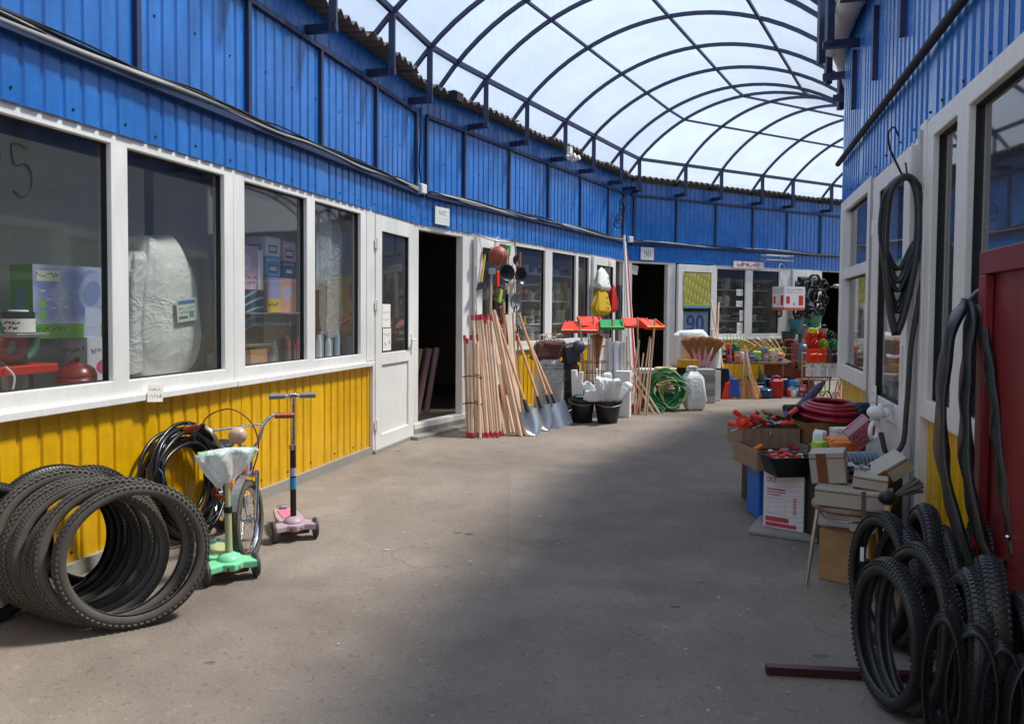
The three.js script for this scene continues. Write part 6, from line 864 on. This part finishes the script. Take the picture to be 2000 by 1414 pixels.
// ---------- red steel panel and hanging inner tubes ----------
{ const t = thing('steel_cabinet', 'dark red steel cabinet door standing against the window', 'cabinet', P(1.87, 0.0, 3.02), wallTurn); const m = M.darkRed; mesh('panel', rspan(0, 0.9, 0.02, 1.62, -0.03, 0.0, 0.004), m, t); mesh('frame', [rspan(0, 0.9, 1.56, 1.65, 0.001, 0.035, 0.006), rspan(0, 0.08, 0.02, 1.559, 0.001, 0.035, 0.006), rspan(0.82, 0.9, 0.02, 1.559, 0.001, 0.035, 0.006)], m, t); mesh('hinge', cyl(0.014, 0.014, 0.09, -0.012, 1.4, 0.02), M.gasket, t); mesh('latch', [rbox(0.02, 0.07, 0.03, 0.006, 0.12, 0.55, 0.05)], M.red, t); }
function flatTube(pts, wide, thin, side, n = 70) {                 // a sagging, flattened tube
  const c = new THREE.CatmullRomCurve3(pts), pos = [], K = 14, rings = [];
  for (let i = 0; i <= n; i++) { const t = i / n, p = c.getPoint(t), d = c.getTangent(t), n1 = V().crossVectors(d, side).normalize(), n2 = V().crossVectors(n1, d).normalize(), e = Math.min(1, Math.min(t, 1 - t) * 9 + 0.35), k = 1 + 0.1 * Math.sin(t * 23) + 0.06 * Math.sin(t * 51 + 1); rings.push(Array.from({ length: K }, (_, j) => { const a = j / K * Math.PI * 2; return p.clone().addScaledVector(n2, Math.cos(a) * wide * k * e).addScaledVector(n1, Math.sin(a) * thin / k * (1 + 0.25 * Math.sin(t * 37 + a * 2))); })); }
  for (let i = 0; i < n; i++) for (let j = 0; j < K; j++) { const A = rings[i][j], B = rings[i][(j + 1) % K], C = rings[i + 1][(j + 1) % K], D = rings[i + 1][j]; for (const v of [A, B, C, A, C, D]) pos.push(v.x, v.y, v.z); }
  const g = new THREE.BufferGeometry(); g.setAttribute('position', new THREE.Float32BufferAttribute(pos, 3)); g.setAttribute('uv', new THREE.Float32BufferAttribute(new Float32Array(pos.length / 3 * 2), 2)); g.computeVertexNormals(); return smoothNormals(g);
}
[['broad inner tube strand hanging nearest the shop window', [[1.83, 1.46, 3.1], [1.77, 1.36, 3.08], [1.72, 1.15, 3.05], [1.69, 0.91, 3.0], [1.705, 0.68, 2.95], [1.75, 0.46, 2.88], [1.81, 0.26, 2.8], [1.83, 0.12, 2.72]], 0.05, 0.02], ['middle inner tube strand hanging from the red cabinet', [[1.835, 1.45, 3.06], [1.8, 1.27, 3.02], [1.77, 1.03, 2.98], [1.75, 0.8, 2.92], [1.77, 0.57, 2.86], [1.82, 0.39, 2.78], [1.87, 0.21, 2.7]], 0.048, 0.02], ['dark inner tube strand slanting across the red cabinet', [[1.84, 1.44, 3.02], [1.835, 1.27, 2.96], [1.825, 1.03, 2.88], [1.81, 0.79, 2.8], [1.8, 0.57, 2.7], [1.8, 0.41, 2.6]], 0.04, 0.018]].forEach(([l, pts, w, th], i) => { const t = thing('inner_tube', l, 'inner tube', V(0, 0, 0), 0, 'inner tubes hung on the red cabinet'); mesh('tube', flatTube(pts.map(p => P(...p)), w, th, Q1.a), tubeRubber, t); if (!i) mesh('hanging_cord', tube([P(1.83, 1.45, 3.1), P(1.845, 1.5, 3.04), P(1.86, 1.5, 3.0)], 0.006, 12), M.greyP, t); if (i === 2) mesh('valve', cyl(0.006, 0.005, 0.04, 0, 0, 0, 0.6, 0, 0.4, 8).translate(1.78, 0.6, -2.72), M.chrome, t); });
// ---------- tubes hanging on the shop door ----------
{ const base = P(2.13, 2.15, 4.22);
  for (let i = 0; i < 7; i++) { const t = thing('inner_tube', `${ORD[i]} thin black tube from the outside in the loop hung on the shop door`, 'inner tube', base, -0.42, 'thin black tubes hung on the shop door'); const L = 0.5 + 0.065 * i + 0.03 * Math.sin(i * 3), w = 0.1 - 0.005 * i, z = 0.014 * (i % 3); mesh('tube', tube([V(0.02, 0, z), V(-w * 0.65, -0.05, z + 0.02), V(-w * 1.05, -0.26, z), V(-w * 0.85, -L * 0.72, z + 0.01), V(-0.015, -L, z), V(w * 0.6, -L * 0.72, z), V(w * 1.05, -0.3, z), V(w * 0.85, -0.07, z - 0.02)], 0.015 + 0.005 * (i % 2), 70, true, 8), i % 2 ? M.rubber : M.blackGloss, t); }
  single('long_tube', tube([V(0.1, -0.1, 0.02), V(0.11, -0.5, 0.02), V(0.06, -0.9, 0.03), V(0.045, -1.25, 0.03), V(0.02, -1.48, 0.04), V(-0.04, -1.52, 0.05), V(-0.08, -1.4, 0.04)], 0.014, 60), M.rubber, 'single long black tube hanging down past the door handle', 'inner tube', base, -0.42);
  single('hook_wire', [rod(V(0.0, 0.0, 0), V(-0.05, 0.16, -0.05), 0.006), rod(V(0.03, 0.0, 0), V(0.1, 0.1, -0.08), 0.005), tube([V(-0.05, 0.16, -0.05), V(-0.08, 0.24, -0.03), V(-0.02, 0.28, -0.05), V(0.02, 0.24, -0.06)], 0.005, 16)], M.gasket, 'bent wire hook on the shop door frame holding the tubes', 'hook', base, 0.35);
  single('white_padlock_wrap', [ball(0.045, 0, 0, 0, [1.2, 0.9, 1]), ball(0.03, 0.07, -0.005, 0), ring(0.05, 0.013, -0.01, -0.11, 0, 0, 0.4, 0, 22, 8), rbox(0.1, 0.06, 0.03, 0.01, 0.09, 0.02, -0.02)], M.paper, 'white plastic handle wrap hanging by the shop door jamb', 'handle wrap', P(2.17, 0.82, 4.55), 0.3); }
single('paper_notice', sheetGeo(0.16, 0.22, 0.002), note(0.16, 0.22, [[0.2, 0.12, 5], [0.5, 0.1, 5], [0.7, 0.1, 4]], '#777', 5), 'white paper sheet stuck low on the shop door', 'notice', Q1.w(1.75, 0.82, 0.1), Q1.turn, undefined, true);
[[0.2, 1.0, 0.5, 0.34, M.card, 'tan bag'], [0.65, 1.0, 0.4, 0.3, M.red, 'red pack'], [0.4, 1.38, 0.6, 0.26, M.teal, 'teal tub'], [0.45, 1.66, 0.8, 0.24, M.lime, 'lime print carton']].forEach(([x, y, w, h, m, n], i) => single('window_stock', blobBag(w, h, 0.25, { seed: i, fold: 0.06 }), m, `${n} stacked behind the shaded corner window`, 'stock', Q1.w(x, y - 0.05, -0.35), Q1.turn, 'stock behind the shaded corner window'));
single('window_stock_shelf', [span(-0.2, 1.05, 0.9, 0.94, -0.6, -0.08)], M.oldWhite, 'pale board behind the shaded corner window', 'shelf', Q1.o, Q1.turn);
single('glass_curtain', [span(3.5, 5.3, 1.0, 2.36, -0.5, -0.49)], std(lin(0.14, 0.2, 0.2), 0.9, 0, { map: clothTex }), 'grey green curtain behind the nearest shaded window', 'curtain', Q1.o, Q1.turn);

// ---------- goods on display behind the near windows ----------
const carton = (label, F, x0, x1, y0, y1, z, depth, mat, turn = 0, group = 'cartons in the near shop windows') => single('carton', (() => { const g = flat(new THREE.BoxGeometry(x1 - x0, y1 - y0, depth)).translate(0, (y1 - y0) / 2, 0); return g; })(), mat, label, 'carton', F.w((x0 + x1) / 2, y0, z - depth / 2), F.turn + turn, group, true);
const P2 = (w, h, f) => printed(print(w, h, f), 0.45);
const NEARIN = V(0, 0, 0);
single('display_shelf', [span(-4.9, -2.3, 0.9, 0.935, -0.75, -0.06)], M.white, 'white display board behind the two nearest windows', 'shelf', F1.o, F1.turn);
single('display_shelf', [span(-2.05, -0.15, 0.9, 0.93, -0.75, -0.06)], M.white, 'white display board behind the third and fourth windows', 'shelf', F1.o, F1.turn);
{ const f = P2(320, 320, (x, W, H) => { x.fillStyle = '#c3cbe4'; x.fillRect(0, 0, W, H); for (let i = 0; i < 60; i++) { x.fillStyle = `rgba(${70 + i % 40},${90 + i % 50},${170 + i % 30},0.10)`; x.beginPath(); x.arc(150 + 110 * Math.sin(i * 2.1), 130 + 90 * Math.cos(i * 1.3), 24 + (i * 7) % 40, 0, 7); x.fill(); } x.fillStyle = '#a9b6de'; x.beginPath(); x.ellipse(240, 110, 58, 84, 0.2, 0, 7); x.fill(); x.fillStyle = '#8495cc'; x.beginPath(); x.ellipse(236, 120, 36, 58, 0.2, 0, 7); x.fill(); x.fillStyle = '#c9d2ee'; x.fillRect(206, 186, 66, 84); x.fillStyle = '#e4e8f4'; for (let i = 0; i < 5; i++) x.fillRect(30 + i * 22, 110 + (i * 37) % 80, 16, 6); x.fillStyle = '#dfe0c0'; x.fillRect(15, 25, 90, 46); scrawl(x, 110, 60, [[36, 20, 4]], '#4a5a70', 2); x.fillStyle = '#6fb02e'; x.fillRect(0, 256, 200, 64); x.fillRect(272, 256, 48, 64); x.fillStyle = '#8ec45a'; x.fillRect(24, 150, 26, 34); x.fillRect(24, 200, 26, 34); scrawl(x, 140, 68, [[270, 18, 4]], '#2f4f16', 4); });
  const s = P2(64, 128, (x, W, H) => { x.fillStyle = '#4f8f2c'; x.fillRect(0, 0, W, H); x.fillStyle = '#5c86a0'; x.fillRect(16, 40, 30, 40); });
  const g = flat(new THREE.BoxGeometry(0.43, 0.4, 0.24)); const t = thing('carton', 'green and violet carton of a desk fan in nearest window', 'carton', F1.w(-3.235, 1.235, -0.33), F1.turn - 0.3); mesh('front_print', sheetGeo(0.43, 0.4, 0.003).translate(0, 0.2, 0.1225), f, t, true); mesh('carton_body', flat(new THREE.BoxGeometry(0.43, 0.4, 0.24)).translate(0, 0.2, 0), s, t, true); }
carton('white carton printed with pink pots in nearest window', F1, -3.2, -2.96, 0.937, 1.235, -0.16, 0.22, P2(128, 160, (x, W, H) => { x.fillStyle = '#d3d3da'; x.fillRect(0, 0, W, H); x.fillStyle = '#c8497c'; x.beginPath(); x.arc(52, 92, 22, 0, 7); x.fill(); x.fillStyle = '#d8457f'; x.beginPath(); x.arc(84, 104, 30, 0, 7); x.fill(); scrawl(x, W, H, [[30, 22, 4]], '#5d6f9a', 3); }), -0.15);
carton('grey lower carton beside the red pan in nearest window', F1, -3.5, -3.22, 0.937, 1.23, -0.36, 0.3, M.greyP, 0);
{ const t = thing('saucepan', 'dark red round pan on the near display board', 'pan', F1.w(-3.32, 0.937, -0.15), F1.turn); mesh('body', lathe([[0.001, 0], [0.08, 0], [0.1, 0.05], [0.1, 0.09], [0.001, 0.09]], 28), std(lin(0.25, 0.01, 0.015), 0.3), t); mesh('lid', lathe([[0.102, 0.092], [0.09, 0.13], [0.04, 0.165], [0.001, 0.17]], 28), std(lin(0.25, 0.01, 0.015), 0.3), t); mesh('knob', ball(0.016, 0, 0.18, 0), M.black, t); }
{ const t = thing('red_tray', 'red tray rack with hanging cords in nearest window', 'tray', F1.w(-3.72, 1.06, -0.25), F1.turn); mesh('tray', [rspan(-0.28, 0.28, 0, 0.045, -0.1, 0.1, 0.008)], M.red, t); for (const x of [-0.2, 0.2]) mesh('leg', rod(V(x, -0.12, 0), V(x, 0, 0), 0.012), M.black, t); mesh('cord', tube([V(-0.05, 0.05, 0.11), V(-0.02, 0.0, 0.13), V(-0.03, -0.1, 0.12)], 0.005, 14), M.paper, t); }
{ const t = thing('cord_spool', 'coil of green and red cord on the red tray', 'spool', F1.w(-3.6, 1.1, -0.25), F1.turn); mesh('coil', ring(0.11, 0.022, 0, 0.13, 0, 0, 0, 0, 30, 8), std(lin(0.05, 0.16, 0.08), 0.5), t); mesh('inner_coil', ring(0.06, 0.025, -0.06, 0.1, 0.03, 0.2, 0, 0, 24, 8), std(lin(0.3, 0.04, 0.02), 0.5), t); }
{ const t = thing('tape_tin', 'dark tin with paper price band above the red tray', 'tin', F1.w(-3.62, 1.27, -0.22), F1.turn); mesh('body', cyl(0.075, 0.075, 0.11, 0, 0.055, 0, 0, 0, 0, 26), M.black, t); mesh('price_band', cyl(0.077, 0.077, 0.07, 0, 0.04, 0, 0, 0, 0, 26, true), note(0.3, 0.08, [[0.2, 0.2, 6], [0.6, 0.2, 6]], '#6a3a3a', 6), t, true); mesh('rim', ring(0.04, 0.008, 0, 0.112, 0, Math.PI / 2, 0, 0, 24, 6), M.paper, t); }
single('tin_bracket', [rspan(-0.1, 0.1, -0.02, 0, -0.1, 0.1, 0.004), rspan(-0.012, 0.012, -0.34, -0.02, -0.1, -0.08, 0.003)], M.galv, 'small bracket shelf under the dark tin', 'shelf', F1.w(-3.62, 1.27, -0.22), F1.turn);
{ // chair wrapped in thin white film
  const t = thing('wrapped_chair', 'tall white padded chair wrapped in plastic film in second window', 'chair', F1.w(-2.47, 0.935, -0.32), F1.turn);
  const g = new RoundedBoxGeometry(1, 1, 1, 12, 0.35), p = g.attributes.position;
  for (let i = 0; i < p.count; i++) { const x = p.getX(i), y = p.getY(i) + 0.5, z = p.getZ(i), a = Math.atan2(z, x), w = 0.62 - 0.08 * y + 0.06 * Math.sin(y * 5), k = 1 + 0.012 * y * Math.sin(a * 19) + 0.008 * y * Math.sin(a * 31 + 2) + 0.006 * (1 - y) * Math.sin(y * 60 + a * 2); p.setXYZ(i, x * w * k - 0.04 * y, y * 0.94 + (y > 0.8 ? 0.02 * Math.sin(x * 14) : 0), z * 0.36 * k); }
  const q = flat(g); q.computeVertexNormals(); mesh('padded_back', smoothNormals(q), std(lin(0.74, 0.74, 0.71), 0.4, 0, { bumpMap: creaseTex, bumpScale: 0.006 }), t);
  const l = mesh('label_print', sheetGeo(0.2, 0.15, 0.003), printed(print(256, 200, (x, W, H) => { x.fillStyle = '#cfcfc9'; x.fillRect(0, 0, W, H); x.fillStyle = '#4f7ea6'; x.fillRect(20, 14, 220, 34); scrawl(x, W, H, [[70, 24, 6], [110, 20, 5]], '#6f7a74', 5); x.fillStyle = '#4f9a96'; x.fillRect(150, 110, 60, 60); x.fillStyle = '#6d6f5c'; x.fillRect(20, 150, 110, 24); })), t, true); l.position.set(0.03, 0.46, 0.2); l.rotation.z = 0.1;
  mesh('film_wing', blobBag(0.3, 0.75, 0.14, { seed: 5, fold: 0.12 }).translate(-0.25, 0.08, 0.05), M.film, t);
}
carton('pink carton with white price sheet in third window', F1, -1.62, -1.36, 1.56, 1.9, -0.3, 0.2, P2(128, 160, (x, W, H) => { x.fillStyle = '#c8a5bd'; x.fillRect(0, 0, W, H); x.fillStyle = '#d9c6da'; x.beginPath(); x.arc(60, 60, 30, 0, 7); x.fill(); scrawl(x, W, H, [[100, 20, 5], [130, 14, 4]], '#8a4a72', 5); }));
carton('white price sheet carton beside the pink carton', F1, -1.36, -1.29, 1.56, 1.88, -0.29, 0.2, M.paper);
[['white and blue oven carton, upper of the pair nearest the pink carton', -1.24, -1.02, 1.845, 2.0, '#d9dde6', '#2c4f8a'], ['pink and navy oven carton, upper of the pair by the mullion', -0.98, -0.77, 1.82, 1.985, '#d8a0ac', '#20242c'], ['blue oven carton, lower of the pair nearest the pink carton', -1.235, -1.02, 1.68, 1.843, '#4d94c4', '#20303c'], ['navy oven carton, lower of the pair by the mullion', -0.98, -0.775, 1.675, 1.818, '#2c3f66', '#141a26']].forEach(([l, a, b, c, d, bg, fg]) => carton(l, F1, a, b, c, d, -0.3, 0.2, P2(128, 96, (x, W, H) => { x.fillStyle = bg; x.fillRect(0, 0, W, H); x.fillStyle = fg; x.fillRect(26, 40, 76, 40); x.fillStyle = '#c9d0dc'; x.fillRect(34, 48, 60, 22); scrawl(x, W, 30, [[12, 14, 3]], '#f0f0f0', 3); })));
carton('large pastel carton with yellow corner in third window', F1, -1.215, -0.765, 1.38, 1.672, -0.3, 0.22, P2(200, 140, (x, W, H) => { x.fillStyle = '#9a9ccb'; x.fillRect(0, 0, W, H); x.fillStyle = '#d69a86'; x.fillRect(90, 0, 110, 140); x.fillStyle = '#d6b24a'; x.fillRect(0, 86, 90, 54); x.fillStyle = '#b7a6cf'; x.beginPath(); x.arc(140, 60, 34, 0, 7); x.fill(); scrawl(x, 90, 50, [[100, 18, 4]], '#5a4a2a', 3); }));
carton('glossy dark blue cover pack in third window', F1, -1.62, -1.27, 1.13, 1.555, -0.3, 0.1, P2(128, 160, (x, W, H) => { x.fillStyle = '#16283c'; x.fillRect(0, 0, W, H); x.strokeStyle = '#6e9cc4'; x.lineWidth = 7; for (let i = 0; i < 6; i++) { x.beginPath(); x.moveTo(0, 140 - i * 26); x.quadraticCurveTo(60, 90 - i * 20, 128, 110 - i * 30); x.stroke(); } }));
single('display_rack', [rspan(-1.62, -0.72, 1.365, 1.378, -0.42, -0.2, 0.003), rspan(-1.62, -1.28, 1.115, 1.13, -0.42, -0.2, 0.003), rspan(-1.28, -1.262, 0.932, 1.67, -0.42, -0.38, 0.003), rspan(-0.735, -0.72, 0.932, 1.365, -0.42, -0.38, 0.003)], M.galv, 'thin metal rack carrying cartons in third window', 'rack', F1.o, F1.turn);
carton('small brown carton at the foot of third window', F1, -1.6, -1.38, 0.932, 1.09, -0.2, 0.2, M.card);
for (let i = 0; i < 6; i++) single('glass_jar', [cyl(0.035, 0.035, 0.12 + 0.05 * (i % 3), 0, 0.06 + 0.025 * (i % 3), 0), cyl(0.02, 0.02, 0.04, 0, 0.14 + 0.05 * (i % 3), 0)], [M.greyP, M.oldWhite, M.woodOld, M.galv, M.oldWhite, M.cardDark][i], `${ORD[i]} small bottle on the third window board from the brown carton`, 'bottle', F1.w(-1.3 + i * 0.1, 0.932, -0.2 - 0.05 * (i % 2)), 0, 'bottles at the foot of third window');
const blister = phys(lin(0.8, 0.83, 0.85), 0.35, { transmission: 0.6, thickness: 0, bumpMap: creaseTex, bumpScale: 0.012 });
single('clear_bag', blobBag(0.26, 0.68, 0.08, { seed: 3, fold: 0.14, pinch: 0.3, neck: 0.8 }), blister, 'shorter clear plastic bag hanging in fourth window', 'bag', F1.w(-0.62, 1.6, -0.14), F1.turn);
single('clear_bag', blobBag(0.34, 1.1, 0.08, { seed: 6, fold: 0.13, pinch: 0.2, neck: 0.8 }), blister, 'long clear plastic bag with dark marks in fourth window', 'bag', F1.w(-0.37, 1.18, -0.17), F1.turn);
for (let i = 0; i < 9; i++) single('spray_can', [cyl(0.026, 0.026, 0.18 + 0.03 * (i % 3), 0, 0.09 + 0.015 * (i % 3), 0), cyl(0.02, 0.018, 0.04, 0, 0.2 + 0.03 * (i % 3), 0)], [M.pink, M.paper, std(lin(0.4, 0.62, 0.75), 0.4), std(lin(0.25, 0.5, 0.7), 0.4), M.paper, std(lin(0.3, 0.4, 0.65), 0.4), M.paper, std(lin(0.2, 0.45, 0.7), 0.4), std(lin(0.5, 0.65, 0.8), 0.4)][i], `${ORD[i]} slim bottle from the mullion on the fourth window board`, 'bottle', F1.w(-0.98 + i * 0.085, 0.932, -0.15 - 0.03 * (i % 2)), 0, 'slim bottles at the foot of fourth window');
single('window_blind', [span(-4.95, -2.2, 1.0, 2.38, -0.66, -0.65)], std(lin(0.6, 0.61, 0.57), 0.9, 0, { map: clothTex }), 'grey curtain hanging behind the two nearest windows', 'curtain', F1.o, F1.turn);
single('window_blind', [span(-2.1, -0.1, 0.93, 2.38, -0.66, -0.65)], std(lin(0.42, 0.43, 0.44), 0.9, 0, { map: clothTex }), 'dark curtain hanging behind third and fourth windows', 'curtain', F1.o, F1.turn);
// ---------- shelves behind the middle and far windows ----------
function shelfUnit(F, x0, x1, ys, z, label) { const t = thing('shop_shelving', label, 'shelf', F.o, F.turn); for (const y of ys) mesh('shelf', rspan(x0, x1, y - 0.018, y, z - 0.3, z, 0.003), M.oldWhite, t); mesh('back_board', span(x0, x1, 0.95, 2.36, z - 0.33, z - 0.31), std(lin(0.2, 0.2, 0.19), 0.8, 0, { map: grimeTex }), t); }
const wares = (F, x0, x1, ys, z, where, group, pal) => { ys.forEach((y, r) => { let x = x0 + 0.05, n = 0; while (x < x1 - 0.09) { const w = rr(0.07, 0.15), h = rr(0.09, 0.24), c = pick(pal), k = rnd(); const bx = k < 0.55, g = bx ? packBox(w, h, 0.12) : k < 0.8 ? lathe([[0.001, 0], [w * 0.42, 0], [w * 0.45, h * 0.7], [w * 0.2, h * 0.85], [w * 0.2, h], [0.001, h]], 14) : blobBag(w, h, 0.1, { seed: n + r, fold: 0.12 }); n++; single('shelf_item', g, bx ? packMat(c) : smallCols[c][1], `${smallCols[c][0]} article, ${ORD[n % 12]} on ${['lowest', 'second', 'third', 'fourth'][r]} shelf ${where}`, 'article', F.w(x + w / 2, y, z - 0.12 - 0.05 * (n % 2)), F.turn, group, bx); x += w + rr(0.015, 0.06); } }); };
shelfUnit(F2, 2.3, 3.3, [0.95, 1.16, 1.57, 2.02], -0.3, 'pale shelving behind the window next to the shovels'); wares(F2, 2.3, 3.3, [0.95, 1.16, 1.57, 2.02], -0.3, 'behind the window by the shovels', 'articles behind the middle windows', [3, 11, 9, 3, 7, 3, 4]);
shelfUnit(F2, 3.4, 4.9, [0.95, 1.22, 1.58, 2.0], -0.3, 'pale shelving behind the window above the silver sack'); wares(F2, 3.4, 4.9, [0.95, 1.22, 1.58, 2.0], -0.3, 'behind the window above the silver sack', 'articles behind the middle windows', [3, 10, 9, 7, 3, 6, 5]);
shelfUnit(F3, 2.3, 4.15, [0.98, 1.25, 1.55, 1.9], -0.3, 'dark shelving behind the far windows'); wares(F3, 2.3, 3.2, [0.98, 1.25, 1.55, 1.9], -0.3, 'behind the far window with price cards', 'articles behind the far windows', [0, 8, 7, 0, 3, 12, 6]); wares(F3, 3.3, 4.15, [0.98, 1.25, 1.55, 1.9], -0.3, 'behind the far window under the banner', 'articles behind the far windows', [0, 8, 7, 12, 3, 2, 5]);

renderer.render(scene, camera);
